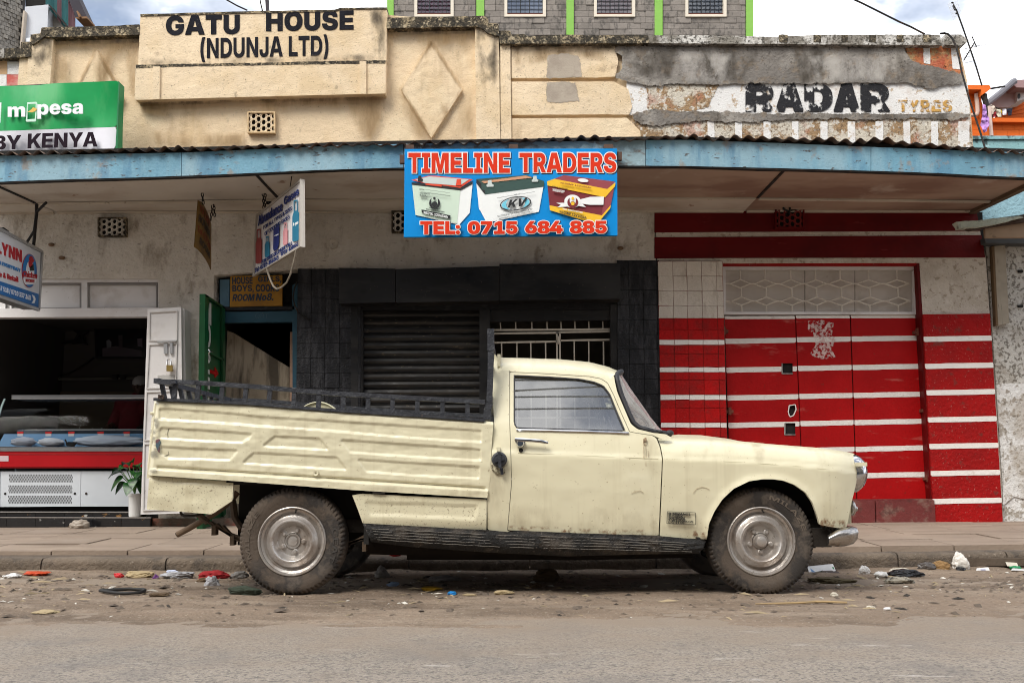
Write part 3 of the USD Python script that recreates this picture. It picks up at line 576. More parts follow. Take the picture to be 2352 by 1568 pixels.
# underside boards
XB = [-5.75, -5.05, -2.45, .06, 2.58, 5.08]
def SF(x, t):
    u = CX + x / 11.0 * F * .99
    yo = float(YAu(CX + x * F / 9.55)); uo = CX + x * F / (yo * .995)
    a = W(u, np.interp(u, [0, 1176, 2240], [488, 485, 485]), YW); b = W(uo, float(fb(uo)) + 1, yo + .05)
    p = a * (1 - t) + b * t; p[0] = x * (1 - t) + b[0] * t if False else p[0]; return p
rws = [0, .34, 1.0]
for i in range(5):
    for r in range(2):
        a, b = XB[i] + .006, XB[i + 1] - .006; t0, t1 = rws[r] + .004, rws[r + 1] - .004
        P = [SF(a, t0), SF(b, t0), SF(b, t1), SF(a, t1)]
        n = 9; V = []
        for p in range(n):
            for q in range(n):
                s, t = p / (n - 1), q / (n - 1); pt = (P[0] * (1 - s) + P[1] * s) * (1 - t) + (P[3] * (1 - s) + P[2] * s) * t
                sag = .025 * math.sin(math.pi * s) * math.sin(math.pi * t) * (.4 + rng.random() * .1) + .012 * (meshkit.noise(np.array([pt[0] * 1.3, pt[1] * 1.3, i]), 3) - .5)
                V.append(pt - [0, 0, sag])
        V = np.array(V); V = np.vstack([V, V + [0, 0, .008]]); f = []
        for p in range(n - 1):
            for q in range(n - 1):
                k = p * n + q; f += [(k, k + 1, k + n + 1, k + n), (n * n + k, n * n + k + n, n * n + k + n + 1, n * n + k + 1)]
        part(cn, 'soffit_board', (V, np.array(f)), soffit_red if i >= 3 and not (i == 3 and r == 0) else soffit_m, True)
for t in (.34, .02):
    for i in range(5):
        a, b = SF(XB[i] + .02, t), SF(XB[i + 1] - .02, t); part(cn, 'batten', bar(a - [0, 0, .012], b - [0, 0, .012], .045, .018), batten_m)
for i in (1, 2, 4):
    pass
for x in (-2.45, 2.58, -5.05):
    a, b = SF(x, .36), SF(x, .98); part(cn, 'joint_strip', bar(a - [0, 0, .006], b - [0, 0, .006], .028, .012), edge_dark)
part(cn, 'end_rafter', bar(SF(5.10, -.02) + [0, 0, .02], SF(5.10, 1.0) + [0, 0, .02], .07, .11), pm('old_timber', (.13, .085, .05), .9, .3, 4, [((.05, .035, .025), 7, .5, .65, .7, (.3, 1, 1))], bump=.5, bs=30))

# ---- wall under the canopy (plain plaster left, red bands right), with openings
wall_l = Polygon([(-60, 440), (1503, 440), (1506, 600), (1511, 640), (1516, 1225), (-60, 1235)])
hole_shop = R(-60, 640, 364, 1240); hole_alc = Polygon([(491, 632), (683, 618), (683, 1240), (489, 1240)]); hole_black = Polygon([(682, 620), (779, 616), (1200, 604), (1512, 599), (1520, 1240), (682, 1240)])
part(B, 'lower_wall', prism(wall_l.difference(unary_union([hole_shop, hole_alc, hole_black])), YW, YW + .22), under_white)
part(B, 'plaster_edge', prism(rough([(683, 612), (760, 615), (900, 612), (1080, 603), (1200, 604), (1300, 597), (1420, 586), (1505, 594), (1506, 604), (1430, 606), (1380, 607), (1180, 612), (900, 621), (683, 622)], 3.5, 7, 60), YW - .02, YW + .1), under_white)
red_hole = Polygon([(1660, 605), (2112, 604), (2150, 1225), (1676, 1225)])
wall_r = Polygon([(1503, 440), (2240, 440), (2242, 487), (2264, 592), (2300, 1100), (2305, 1225), (1516, 1225), (1511, 640)])
part(B, 'lower_wall', prism(wall_r.difference(red_hole), YW + .004, YW + .24), white_wall, label='plaster wall painted white with dark red bands above the red doors')
part(B, 'painted_band', prism([(1503, 485), (2243, 486), (2252, 530), (1503, 533.5)], YW - .006, YW + .05), red_deep)
part(B, 'painted_band', prism([(1503, 545), (2255, 540), (2263, 591), (1503, 593)], YW - .006, YW + .05), red_deep)
# right pillar of the red shop
rp = part(B, 'red_pillar', prism([(2120, 722), (2274, 720), (2303, 1190), (2302, 1225), (2150, 1225), (2140, 1100)], YW - .03, YW + .2), red_dull)
for v in (771, 833, 894, 956, 1017, 1079, 1143):
    ul = np.interp(v, [722, 1100, 1225], [2120, 2140, 2150]); ur = np.interp(v, [720, 1190], [2274, 2303])
    part(rp, 'painted_stripe', prism(rough([(ul - .5, v + 2), (ur + .5, v - 1), (ur + 1.2, v + 11), (ul, v + 14)], .4, 9, v), YW - .034, YW - .02), white_stripe)
part(B, 'reveal', prism([(2106, 603), (2114, 603), (2123, 722), (2152, 1225), (2142, 1225), (2112, 722)], YW + .006, YW + .16), red_deep)
part(B, 'lintel_edge', prism([(1660, 602), (2112, 601), (2108, 608), (1660, 608)], YW + .01, YW + .22), red_dull)
# tiled pillar left of the red doors
def tiles(name, cols, rows, Yf, mats_of, grout, ex=1.1, tw=.016):
    """each tile its own piece; cols: functions u(v); rows: heights"""
    pl = Polygon([(cols[0](v), v) for v in (rows[0], rows[-1])] + [(cols[-1](v), v) for v in (rows[-1], rows[0])])
    p = part(B, name, prism(pl, Yf + .004, Yf + .2), grout)
    for j in range(len(rows) - 1):
        for i in range(len(cols) - 1):
            v0, v1 = rows[j] + ex * .5, rows[j + 1] - ex * .5
            if v1 - v0 < 2: continue
            q = [(cols[i](v0) + ex * .5, v0), (cols[i + 1](v0) - ex * .5, v0), (cols[i + 1](v1) - ex * .5, v1), (cols[i](v1) + ex * .5, v1)]
            j1 = [(a + rng.uniform(-.5, .5), b + rng.uniform(-.5, .5)) for a, b in q]
            m = mats_of(j, i)
            part(p, 'tile', prism(j1, Yf - .006 + rng.uniform(-.003, .003), Yf + tw), m)
    return p
lean = lambda u0, k: (lambda v: u0 + (v - 600) * k)
rw = [600, 634, 668, 702, 731, 757, 780, 792, 812, 843, 854.5, 872, 906, 918, 937, 970, 982, 1003, 1035, 1070, 1105, 1140, 1180, 1222]
wr = {0, 1, 2, 3, 6, 9, 12, 15}
tiles('tiled_pillar', [lean(1511, .018), lean(1545, .02), lean(1577, .021), lean(1611, .023), lean(1645, .025), lean(1659.5, .027)], rw, YW - .05, lambda j, i: white_tile if j < 4 else (white_stripe if j in (6, 9, 12, 15) else red_tile), grout_red)
# red steel doors
dr = part(B, 'steel_door', prism([(1663, 724), (2118, 722), (2136, 1146), (1675, 1147)], YW + .155, YW + .17), void_m, label='red sheet steel double door with white stripes')
ed = [(lambda v: np.interp(v, [722, 1147], [1663, 1678])), (lambda v: np.interp(v, [722, 1147], [1827, 1845])), (lambda v: np.interp(v, [722, 1147], [1953, 1968])), (lambda v: np.interp(v, [722, 1147], [2110, 2132]))]
holes = unary_union([R(1797, 834, 1821, 858), R(1803, 971, 1827, 998)])
tear = rough([(1814, 932), (1826, 930), (1828, 940), (1822, 953), (1815, 956), (1812, 945)], 1.2, 3, 71)
for k in range(3):
    q = Polygon([(ed[k](726) + 1.2, 727), (ed[k + 1](726) - 1.2, 726), (ed[k + 1](1146) - 1.2, 1145), (ed[k](1146) + 1.2, 1146)])
    dpn = part(dr, 'door_panel', prism(q.difference(holes).difference(tear), YW + .13 - .006 * (k % 2), YW + .145), red_gloss)
for k in range(3):
    for i, (vl, vr) in enumerate(((725, 723), (777, 770), (843, 835), (907, 899), (970, 961), (1032, 1022), (1092, 1083))):
        la = [(1663, 2115), (1665, 2117), (1668, 2119)]
        u0, u1 = ed[k](vl) + 1.2, ed[k + 1](vl) - 1.2
        va, vb = np.interp([u0, u1], [1665, 2120], [vl, vr]) + (k == 0) * .8
        st = Polygon([(u0, va), (u1, vb), (u1, vb + 11.5), (u0, va + 12)] if i else [(u0, va), (u1, vb), (u1, vb + 7), (u0, va + 7)])
        part(dr, 'door_stripe', prism(rough(list(st.exterior.coords)[:-1], .55, 9, 7 * i + k).difference(holes), YW + .127 - .006 * (k % 2), YW + .132), white_stripe)
part(dr, 'torn_paper', prism(tear.buffer(2.2).difference(tear), YW + .124, YW + .13), white_stripe)
part(dr, 'paint_smear', prism(rough([(1855, 737), (1884, 735), (1914, 740), (1911, 770), (1921, 780), (1910, 800), (1918, 820), (1898, 824), (1872, 820), (1862, 812), (1872, 790), (1868, 765), (1856, 760)], 4.5, 4, 72), YW + .12, YW + .1235), pm('brushed_white_smear', (.62, .45, .42), .8, .1, 8, chip=(26, .47, .56)))
for u, v in ((1664, 760), (1676, 944), (2108, 762), (2124, 942), (2132, 1098)):
    part(dr, 'hinge', [prism(R(u - 7, v - 3, u + 9, v + 4), YW + .06, YW + .14), prism(R(u - 2, v - 9, u + 4, v + 8), YW + .05, YW + .1)], pm('rusty_hinge', (.13, .035, .02), .8, .3, 9))
for u0, v0, u1, v1 in ((1797, 834, 1821, 858), (1803, 971, 1827, 998)):
    part(dr, 'hatch', [prism(R(u0, v0, u1, v1), YW + .25, YW + .26), prism(R(u0 - 1.5, v0, u0 + 1, v1), YW + .12, YW + .25), prism(R(u0, v1 - 1.5, u1, v1 + 1), YW + .12, YW + .25)], pm('bare_steel', (.32, .30, .28), .6, .2, 9, [((.05, .04, .04), 14, .45, .65, .8)]))
part(B, 'door_gap', prism([(2107, 722), (2118, 722), (2146, 1150), (2136, 1150)], YW + .10, YW + .16), pm('rust_red_jamb', (.20, .02, .015), .7, .3, 5, [((.10, .06, .045), 7, .5, .62, .8)]))
# fanlight with hexagon bars over the doors
fl = part(B, 'fanlight', [prism(R(1660, 612, 2107, 722).difference(R(1667, 619, 2099, 716)), YW + .10, YW + .16)], white_steel)
for a, b in ((1664, 1848), (1849.5, 1963), (1964.5, 2102)): part(fl, 'sheet_panel', prism(R(a, 616, b, 719), YW + .165, YW + .175), vent_white)
def g3(u, v): return W(u, v, YW + .11)
cxs = [1700, 1757, 1816, 1873, 1930, 1995, 2060]
for i, c in enumerate(cxs):
    w = (cxs[i + 1] - c if i < 6 else 65) * .42; nx = cxs[i + 1] if i < 6 else 2104
    for v in (648, 688):
        c2 = c + (v - 648) * .07; h = 9
        for P in ([(c2 - w, v + 4), (c2, v - h + 3), (c2 + w, v + 3)], [(c2 - w, v + 4), (c2, v + h + 4), (c2 + w, v + 3)], [(c2 + w, v + 3), (nx - w * .95 + (v - 648) * .07, v + 3)]):
            part(fl, 'grille_bar', tube(g3(*np.array(P, float).T), .0085, 6), cream_bar)
        for P in ([(c2, v - h + 3), (c2 - .5, 619 if v == 648 else 661)], ) + (([(c2, v + h + 4), (c2 + .8, 716)],) if v == 688 else ()):
            part(fl, 'grille_bar', tube(g3(*np.array(P, float).T), .0085, 6), cream_bar)
for v in (651, 692): part(fl, 'grille_bar', tube(g3(*np.array([(1662, v), (1676, v)], float).T), .0085, 6), cream_bar)
# doorstep
stp = part(B, 'doorstep', prism(rough([(1676, 1149), (1880, 1147), (2148, 1145), (2152, 1196), (2150, 1230), (1676, 1230)], .8, 10, 75), YW - .02, YW + .25), maroon)
part(stp, 'step_block', prism(rough([(2012, 1150), (2146, 1147), (2149, 1192), (2150, 1230), (2014, 1230)], 1.0, 9, 76), YW - .045, YW + .0), maroon)
part(stp, 'step_block', prism(rough([(1960, 1151), (2009, 1150), (2011, 1230), (1960, 1230)], 1.0, 9, 77), YW - .05, YW + .0), maroon)
part(B, 'backing_wall', [boxm(1.9, 5.2, YW + .3, YW + .4, 0, 3.8), boxm(2.2, 5.4, YW + .2, YW + .3, 2.9, 3.7)], void_m)

# ---- black shop front: tiled pillars, shutter box, roller shutter, grille
rwb = [617] + [617 + 34.2 * k for k in range(1, 18)] + [1225]
tiles('tiled_pillar', [lean(684, -.012), lean(716, -.01), lean(748, -.008), lean(781, -.006), lean(814, -.004), lean(829, -.003)], rwb, YW - .03, lambda j, i: black_tile, grout_black)
rwc = [598] + [598 + 34.0 * k for k in range(1, 18)] + [1225]
tiles('tiled_pillar', [lean(1417, .006), lean(1444, .008), lean(1477, .011), lean(1508, .014), lean(1514, .015)], rwc, YW - .03, lambda j, i: black_tile, grout_black)
sb = part(B, 'shutter_box', prism(Polygon([(779, 615), (908, 617), (908, 694), (779, 697)]), YW - .24, YW + .1), black_steel)
part(sb, 'box_panel', prism([(909.5, 618), (1146, 611), (1146, 690), (909.5, 695)], YW - .245, YW + .1), black_steel)
part(sb, 'box_panel', prism([(1147, 606), (1425, 604), (1425, 686), (1147, 690)], YW - .25, YW + .1), black_steel)
part(sb, 'box_bottom', prism([(786, 694), (1420, 685), (1420, 712), (786, 712)], YW - .0, YW + .2), black_wall)
sh = part(B, 'roller_shutter', prism([(806, 700), (822, 700), (822, 1225), (806, 1225)], YW - .04, YW + .1), black_steel)
part(sh, 'guide_channel', prism([(822, 712), (833, 712), (831, 1225), (820, 1225)], YW - .02, YW + .1), black_steel)
part(sh, 'guide_channel', prism([(1101, 712), (1125, 712), (1126, 1225), (1101, 1225)], YW - .03, YW + .1), black_steel)
for k in range(29):
    v = 712 + k * 17.9
    sl = [(0, 0), (.012, .25), (.02, .5), (.012, .75), (0, .9), (.018, .97), (.018, 1.0)]
    Pf = []
    for d, t in sl: Pf.append((W(831, v + t * 17.9 + 1.5, YW + .07) - [0, d, 0], W(1102, v + t * 17.9, YW + .07) - [0, d, 0]))
    V = np.array([q for pr in Pf for q in pr]); f = [(2 * i, 2 * i + 1, 2 * i + 3, 2 * i + 2) for i in range(len(sl) - 1)]
    part(sh, 'shutter_slat', (np.vstack([V, V + [0, .004, 0]]), np.array(f + [(a + 14, d + 14, c + 14, b + 14) for a, b, c, d in f])), shutter_m, 30)
part(sh, 'bottom_wall', boxm(-1.8, -.25, YW + .15, YW + .2, .1, 2.7), void_m)
gg = part(B, 'entrance_grille', [prism([(1126, 700), (1404, 696), (1404, 735), (1126, 738)], YW + .02, YW + .1), prism([(1402, 700), (1417, 698), (1421, 1225), (1405, 1225)], YW - .02, YW + .1)], black_steel)
def gb(a, b, w=.016): part(gg, 'grille_bar', bar(W(*a, YW + .13), W(*b, YW + .13), w), cream_bar)
for q in (((1127, 758), (1401, 756)), ((1127, 766), (1281, 764)), ((1283, 763), (1401, 761)), ((1127, 787), (1280, 784)), ((1284, 782), (1401, 780))): gb(*q, w=.02)
for u in (1149, 1184, 1221, 1256, 1288, 1320, 1352, 1384): gb((u, 734), (u + 1, 757), .012)
for u in (1152, 1187, 1219, 1253, 1319, 1352, 1386): gb((u, 784), (u + 3, 1190), .014)
for u in (1279, 1286): gb((u, 763), (u + 2, 1190), .02)
for v in (960, 1100): gb((1127, v), (1401, v - 2), .02)
part(gg, 'hinge', tube(W(np.array([1283., 1283.5]), np.array([772., 790.]), YW + .11), .016, 8), cream_bar)
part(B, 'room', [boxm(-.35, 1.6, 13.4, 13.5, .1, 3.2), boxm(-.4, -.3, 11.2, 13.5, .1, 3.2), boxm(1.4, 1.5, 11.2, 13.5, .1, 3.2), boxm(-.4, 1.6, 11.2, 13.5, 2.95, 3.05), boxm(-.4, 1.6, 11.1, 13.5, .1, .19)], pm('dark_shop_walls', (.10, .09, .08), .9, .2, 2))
# ---- alcove with stairs, blue door frame, green door leaf
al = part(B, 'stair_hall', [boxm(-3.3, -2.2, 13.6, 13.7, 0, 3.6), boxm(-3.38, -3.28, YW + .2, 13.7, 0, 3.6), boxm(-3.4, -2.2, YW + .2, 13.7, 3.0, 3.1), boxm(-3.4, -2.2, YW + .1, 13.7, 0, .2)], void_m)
part(al, 'stair_parapet', prism([(500, 742), (514, 757), (536, 764), (668, 846), (668, 1225), (500, 1225)], YW + .42, YW + .52), stair_wall)
part(al, 'side_wall', [boxm(-2.38, -2.30, YW + .9, 13.6, .1, 3.4)], pm('stair_back_wall', (.20, .17, .13), .95, .2, 2))
part(al, 'bright_brick_slot', prism([(666, 762), (676, 762), (676, 1200), (665, 1200)], YW + .38, YW + .40), sunlit_brick)
part(al, 'frame_post', prism([(505, 642), (527, 641), (527, 720), (505, 722)], YW + .10, YW + .16), sky_frame)
part(al, 'frame_post', prism([(671, 655), (684, 648), (684, 1225), (673, 1225)], YW + .06, YW + .2), teal_frame)
part(al, 'frame_lintel', [prism([(514, 716), (676, 714), (676, 739), (514, 741)], YW + .08, YW + .16)], teal_frame)
part(al, 'frame_head', prism([(508, 704), (676, 703), (676, 711), (508, 713)], YW + .06, YW + .16), black_wall)
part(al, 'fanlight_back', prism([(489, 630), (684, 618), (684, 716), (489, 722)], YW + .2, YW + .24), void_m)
for k in range(8): part(al, 'wire_bar', tube(W(np.array([652. + k * 2.6, 652. + k * 2.6]), np.array([655., 702.]), YW + .14), .0035, 5), edge_dark)
for k in range(6): part(al, 'wire_bar', tube(W(np.array([651., 673.]), np.array([660. + k * 8, 660. + k * 8]), YW + .14), .0035, 5), edge_dark)
zJ = crop(740, 1000, 2.904)
write(al, 'QRT', tuple(np.array([*zJ(630, 512), *zJ(775, 565)]).tolist()), at(YW + .078), (0, .002, 0), pm('chalk', (.07, .12, .15), .9), 250)
# green door leaf, open, standing out from the wall
XD = float(W(512, 705, YW + .05)[0]); DP, DN = np.array([XD, 11, 1]), np.array([1.0, 0, 0])
gdv0 = lambda u, v: RP(u, v, DP, DN)
gdv = lambda u, v: RP(u, v, DP + DN * .006, DN)
gd = part(B, 'green_door', ext([(466, 675), (512, 705), (514, 1180), (459, 1240)], gdv0, (-.035, 0, 0)), green_door, label='dark green sheet metal door leaf standing open, lettered downwards')
part(gd, 'door_stile', ext([(466, 675), (474, 680), (468, 1232), (459, 1240)], gdv, (.025, 0, 0)), green_door)
part(gd, 'door_stile', ext([(506, 701), (512, 705), (514, 1180), (508, 1186)], gdv, (.025, 0, 0)), green_door)
part(gd, 'door_rail', ext([(466, 675), (512, 705), (512, 709), (466, 680)], gdv, (.025, 0, 0)), green_door)
part(gd, 'door_rail', ext([(472, 804), (511, 826), (511, 830), (472, 808)], gdv, (.025, 0, 0)), green_door)
grey_letter = pm('grey_painted_letters', (.42, .43, .40), .6, .1, 6)
for ch, (a, b, c, d) in zip('MOPER', ((475.5, 693, 485, 743), (474, 744, 484, 795), (472.5, 807, 483, 842), (471, 846, 482, 890), (469.5, 894, 481, 935))):
    write(gd, ch, (a, b, c, d), gdv, (-.003, 0, 0), grey_letter, 800, dy=4, grow=.35)
part(gd, 'arrow', ext([(482, 848), (493, 852), (494, 842), (502.5, 858), (494, 867.5), (493, 860), (482, 856)], gdv, (-.004, 0, 0)), red_gloss)
part(gd, 'lock_plate', [ball(gdv(476, 807), .035, (1, .6, 1)), ball(gdv(482, 808), .03, (1, 1.4, .5))], steel_trim)
# ---- butchery shop front (white steel), its open leaf, marble step and the room behind
sf = part(B, 'shop_front', [prism(R(-60, 638, 364, 712).difference(unary_union([R(12, 649, 22, 711), R(26, 649, 187, 711).buffer(0), R(200, 648, 363, 709)])), YW + .02, YW + .1), prism([(-60, 709), (364, 706), (364, 727), (-60, 729)], YW - .02, YW + .1)], white_steel)
for a, b in ((-60, 22), (26, 187), (200, 362)):
    part(sf, 'transom_panel', prism(R(a + 4, 653, b - 4, 706), YW + .06, YW + .065), white_steel)
    part(sf, 'panel_bead', prism(R(a, 649, b, 711).difference(R(a + 4, 654, b - 4, 706)), YW + .035, YW + .07), pm('grey_bead', (.22, .21, .20), .6, .1, 6))
lf = part(B, 'door_leaf', prism([(339, 710), (416, 705), (421, 1178), (323, 1181)], YW - .26, YW - .225), white_steel, label='white steel shop door leaf folded open with hasp')
for q in ([(342, 716), (408, 712), (407, 783), (341, 783)], [(341, 790), (407, 788), (404, 890), (335, 893)], [(335, 899), (404, 896), (403, 1010), (330, 1012)], [(330, 1018), (403, 1016), (404, 1170), (327, 1173)]):
    part(lf, 'leaf_rim', prism(Polygon(q).difference(Polygon(q).buffer(-2.6)), YW - .275, YW - .255), pm('leaf_rim_shade', (.55, .53, .51), .5, .08, 4))
part(lf, 'bolt', [tube(W(np.array([362., 405.]), np.array([786., 783.]), YW - .29), .012, 8), prism(R(376, 787, 384, 812), YW - .285, YW - .26), prism(R(390, 786, 396, 812), YW - .29, YW - .26)], alu)
part(B, 'door_leaf', prism([(417, 706), (424, 710), (430, 1176), (422, 1178)], YW - .2, YW - .0), white_steel, label='edge of second white steel door leaf folded behind the first')
part(B, 'old_sticker', prism(rough([(362, 862), (402, 860), (400, 872), (364, 876)], 1, 5, 80), YW - .266, YW - .259), pm('grey_paper', (.45, .44, .42), .9))
pl = [boxm(-6.6, -3.2, 14.2, 14.3, .2, 3.1), boxm(-6.5, -6.4, YW + .25, 14.3, .2, 3.1), boxm(-3.45, -3.38, YW + .25, 14.3, .2, 3.1), boxm(-6.6, -3.3, YW + .25, 14.3, 2.75, 2.85), boxm(-6.6, -3.3, YW + .12, 14.3, .05, .3)]
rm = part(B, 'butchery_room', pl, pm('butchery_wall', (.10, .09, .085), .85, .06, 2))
part(rm, 'wall_tiles', boxm(-6.4, -3.46, 14.16, 14.19, .3, 1.88), pm('yellowed_wall_tile', (.17, .14, .10), .6, .08, 2))
part(rm, 'wall_poster', prism(rough([(22, 735), (95, 735), (97, 860), (60, 845), (30, 820)], 1, 8, 81), 14.1, 14.12), pm('red_meat_poster', (.14, .02, .015), .6, .5, 4))
hen = unary_union([rough([(142, 727), (222, 727), (215, 745), (196, 768), (185, 772), (172, 762), (156, 748)], 1.5, 6, 82), LineString([(180, 768), (171, 783), (146, 786)]).buffer(3), LineString([(186, 770), (189, 785), (168, 787)]).buffer(3), LineString([(189, 785), (198, 790)]).buffer(2)])
part(rm, 'hen_silhouette', prism(hen, 14.09, 14.13), pm('black_vinyl', (.008, .008, .009), .5))
part(rm, 'cable', tube(W(np.linspace(95, 216, 12), 865 - 45 * np.linspace(0, 1, 12) ** 1.6 + 8 * np.sin(np.linspace(0, 3, 12)), 14.05), .012, 6), edge_dark)
part(rm, 'cable_duct', tube(W(np.array([90., 325.]), np.array([871., 868.]), 14.08), .02, 6), pm('duct', (.2, .19, .17), .7))
part(rm, 'socket', [prism(R(258, 860, 268, 870), 14.02, 14.12), prism(R(276, 860, 286, 870), 14.02, 14.12)], pm('socket_black', (.02, .02, .02), .5))
m0 = part(B, 'marble_step', prism([(-60, 1189), (346, 1188), (346, 1240), (-60, 1240)], YW - .10, YW + .3), void_m)
for k in range(6):
    part(m0, 'marble_tile', prism(R(-50 + k * 66, 1190, -50 + k * 66 + 65, 1222), YW - .112, YW - .09), marble)
    part(m0, 'marble_tile', prism(R(-50 + k * 66, 1177.5, -50 + k * 66 + 65, 1188), YW + .02, YW + .05), marble)
part(m0, 'step_riser', prism([(-60, 1177), (340, 1176), (340, 1190), (-60, 1190)], YW + .03, YW + .35), void_m)
part(m0, 'edge_trim', prism([(-60, 1186), (346, 1187), (346, 1189.5), (-60, 1188.5)], YW - .118, YW - .10), steel_trim)
part(m0, 'edge_trim', prism([(-60, 1174), (340, 1174.5), (340, 1177), (-60, 1176.5)], YW + .005, YW + .03), steel_trim)
part(B, 'broken_plinth', prism(rough([(346, 1190), (560, 1190), (560, 1240), (346, 1240)], 2, 8, 84), YW - .05, YW + .1), pm('chipped_plinth', (.16, .12, .09), .95, .3, 3, [((.30, .10, .07), 3, .52, .62, .8), ((.4, .36, .3), 5, .6, .68, .7)], bump=.6, bs=25))
part(B, 'wall_ring', [lathe([(.045, -.02), (.055, -.03), (.055, 0), (.02, 0), (.02, -.015), (.045, -.02)], 16, 'y', W(767, 562, YW))], under_white, 40)
for u, v in ((142, 592), (118, 562), (1425, 570)): part(B, 'wall_stub', ball(W(u, v, YW - .01), .028, (1.3, .8, .8), 1), pm('rust_stub', (.16, .10, .06), .9, .3, 9))
part(B, 'roof_slab', [boxm(-6.6, 5.2, YW + .25, 16, 3.62, 3.72), boxm(-6.6, 5.2, 15.9, 16, 0, 3.7), boxm(4.95, 5.15, YW + .3, 16, 0, 3.7)], void_m)
# ================================================================ signs
def flat(name, c, rough=.5, var=.04, **k): return pm(name, c, rough, var, 3, **k)
# ---- battery shop sign on the canopy edge
YS = 9.30
zG = crop(1480, 540, 2.6727)
def sg(d): return via(zG, at(YS - d))
T = thing('battery_shop_sign', 'blue rectangular sign with red lettering and three battery pictures on canopy edge', 'sign', W(1173, 541, YS))
part(T, 'panel', ext([(100, 52), (2228, 46), (2233, 916), (92, 932)], sg(0), (0, .035, 0)), pm('sign_blue', (.0, .235, .62), .3, .05, 1.5, [((.02, .32, .66), 3, .55, .75, .5, (1, 1, .3))], spec=.4))
sr, sw, sk_ = flat('sign_red', (.62, .035, .010), .45, spec=.15), flat('sign_white', (.80, .82, .80), .35), flat('sign_dark', (.012, .012, .03), .4)
def boxed(text, box, weight=900, grow=5):
    g = fit(glyphs(text, weight), *box)
    part(T, 'lettering_shadow', ext(affinity.translate(g, 8, 8).buffer(grow + 4, join_style=2), sg(.002), (0, .0025, 0)), sk_)
    part(T, 'lettering_outline', ext(g.buffer(grow + 3, join_style=2), sg(.0045), (0, .003, 0)), sw)
    part(T, 'lettering', ext(g.buffer(-.5), sg(.007), (0, .003, 0)), sr)
def b_pic(items, d0=.0095):
    """flat printed picture: outlined areas laid one over another"""
    for k, (nm, poly, mt) in enumerate(items): part(T, nm, ext(poly, sg(d0 + .0022 * k), (0, .002, 0)), mt)
grn, whi, blk = flat('print_pale_green', (.56, .68, .56)), flat('print_white', (.78, .80, .79)), flat('print_black', (.012, .014, .016))
mar, ylw, org = flat('print_maroon', (.17, .018, .025)), flat('print_yellow', (.80, .47, .02)), flat('print_orange_red', (.68, .06, .02))
mr2, dgn, cyn, gry = flat('print_dull_maroon', (.27, .05, .06)), flat('print_dark_green', (.03, .07, .06)), flat('print_cyan', (.16, .55, .70)), flat('print_grey', (.52, .58, .56))
E_ = lambda x, y, a, b, rot=0: affinity.rotate(affinity.scale(Point(x, y).buffer(1, 24), a, b), rot)
b_pic([('battery_print', [(175, 405), (660, 455), (782, 385), (752, 690), (650, 805), (555, 790), (208, 712)], whi),
       ('battery_front', [(175, 405), (660, 460), (625, 795), (208, 712)], grn),
       ('battery_lid', [(170, 385), (660, 440), (782, 370), (780, 400), (662, 466), (170, 408)], blk),
       ('battery_rim', [(166, 362), (310, 398), (310, 410), (470, 428), (472, 415), (655, 440), (785, 355), (400, 318), (345, 318)], org),
       ('battery_top', [(205, 360), (345, 325), (745, 355), (650, 420), (480, 405), (305, 392)], gry),
       ('battery_terminal', unary_union([Polygon([(238, 318), (266, 316), (270, 345), (284, 352), (280, 378), (234, 374), (232, 350)])]), blk),
       ('battery_terminal', Polygon([(622, 352), (662, 352), (666, 400), (670, 415), (612, 415), (616, 398)]), org),
       ('battery_label', [(268, 656), (560, 716), (558, 752), (272, 688)], blk),
       ('emblem', unary_union([E_(400, 592, 55, 58).difference(E_(400, 575, 34, 62)), E_(400, 603, 28, 28), E_(398, 545, 13, 14)]).difference(R(380, 500, 420, 532)), blk)])
boxt = lambda txt, b, m, wt=700, dy=0, skew=0, d=.033: write(T, txt, b, sg(d), (0, .003, 0), m, wt, dy=dy, skew=skew)
boxt('NS70L 12V65Ah', (292, 672, 532, 698), whi, 800, dy=46, d=.031)
boxt('POWER&ENERGY', (348, 632, 460, 645), blk, 800, 18); boxt('HIGH-QUALITY BATTERY', (314, 645, 500, 660), blk, 800, 32)
boxt('GERMAN TECHNOLOGY', (250, 488, 355, 498), blk, 700, 10); boxt('DRY CHARGE', (252, 505, 312, 514), blk, 800, 5); boxt('STORAGE BATTERY', (252, 517, 328, 526), blk, 800, 6)
boxt('LOWER LEVEL', (247, 452, 296, 460), blk, 600, 3); part(T, 'print_line', ext([(248, 448), (556, 490), (556, 492), (248, 450)], sg(.033), (0, .003, 0)), blk); part(T, 'print_line', ext([(300, 485), (556, 520), (556, 522), (300, 487)], sg(.033), (0, .003, 0)), blk)
b_pic([('battery_print', [(818, 385), (905, 500), (1490, 430), (1445, 680), (1000, 775), (912, 770), (862, 675), (845, 650)], whi),
       ('battery_lid', [(818, 352), (1320, 312), (1498, 372), (1496, 428), (905, 506), (818, 392)], dgn),
       ('battery_side', [(818, 352), (868, 395), (868, 455), (905, 465), (905, 506), (818, 392)], blk),
       ('battery_stain', rough([(870, 375), (1310, 318), (1385, 338), (1000, 380), (900, 395)], 4, 14, 90), flat('print_rust', (.55, .28, .16))),
       ('battery_terminal', Polygon([(935, 365), (970, 362), (975, 398), (994, 412), (990, 428), (925, 430), (918, 412), (932, 402)]), gry),
       ('battery_terminal', Polygon([(1388, 322), (1422, 320), (1426, 352), (1440, 362), (1436, 378), (1376, 380), (1374, 362), (1386, 352)]), gry),
       ('emblem_ring', E_(1212, 597, 158, 70, -8).difference(E_(1212, 597, 148, 62, -8)), blk),
       *[('emblem_field', q_, cyn) for q_ in polys(E_(1212, 597, 140, 57, -8).difference(E_(1212, 597, 96, 66, -8)))],
       ('emblem_ring', E_(1212, 597, 66, 62).difference(E_(1212, 597, 64, 60)), blk)])
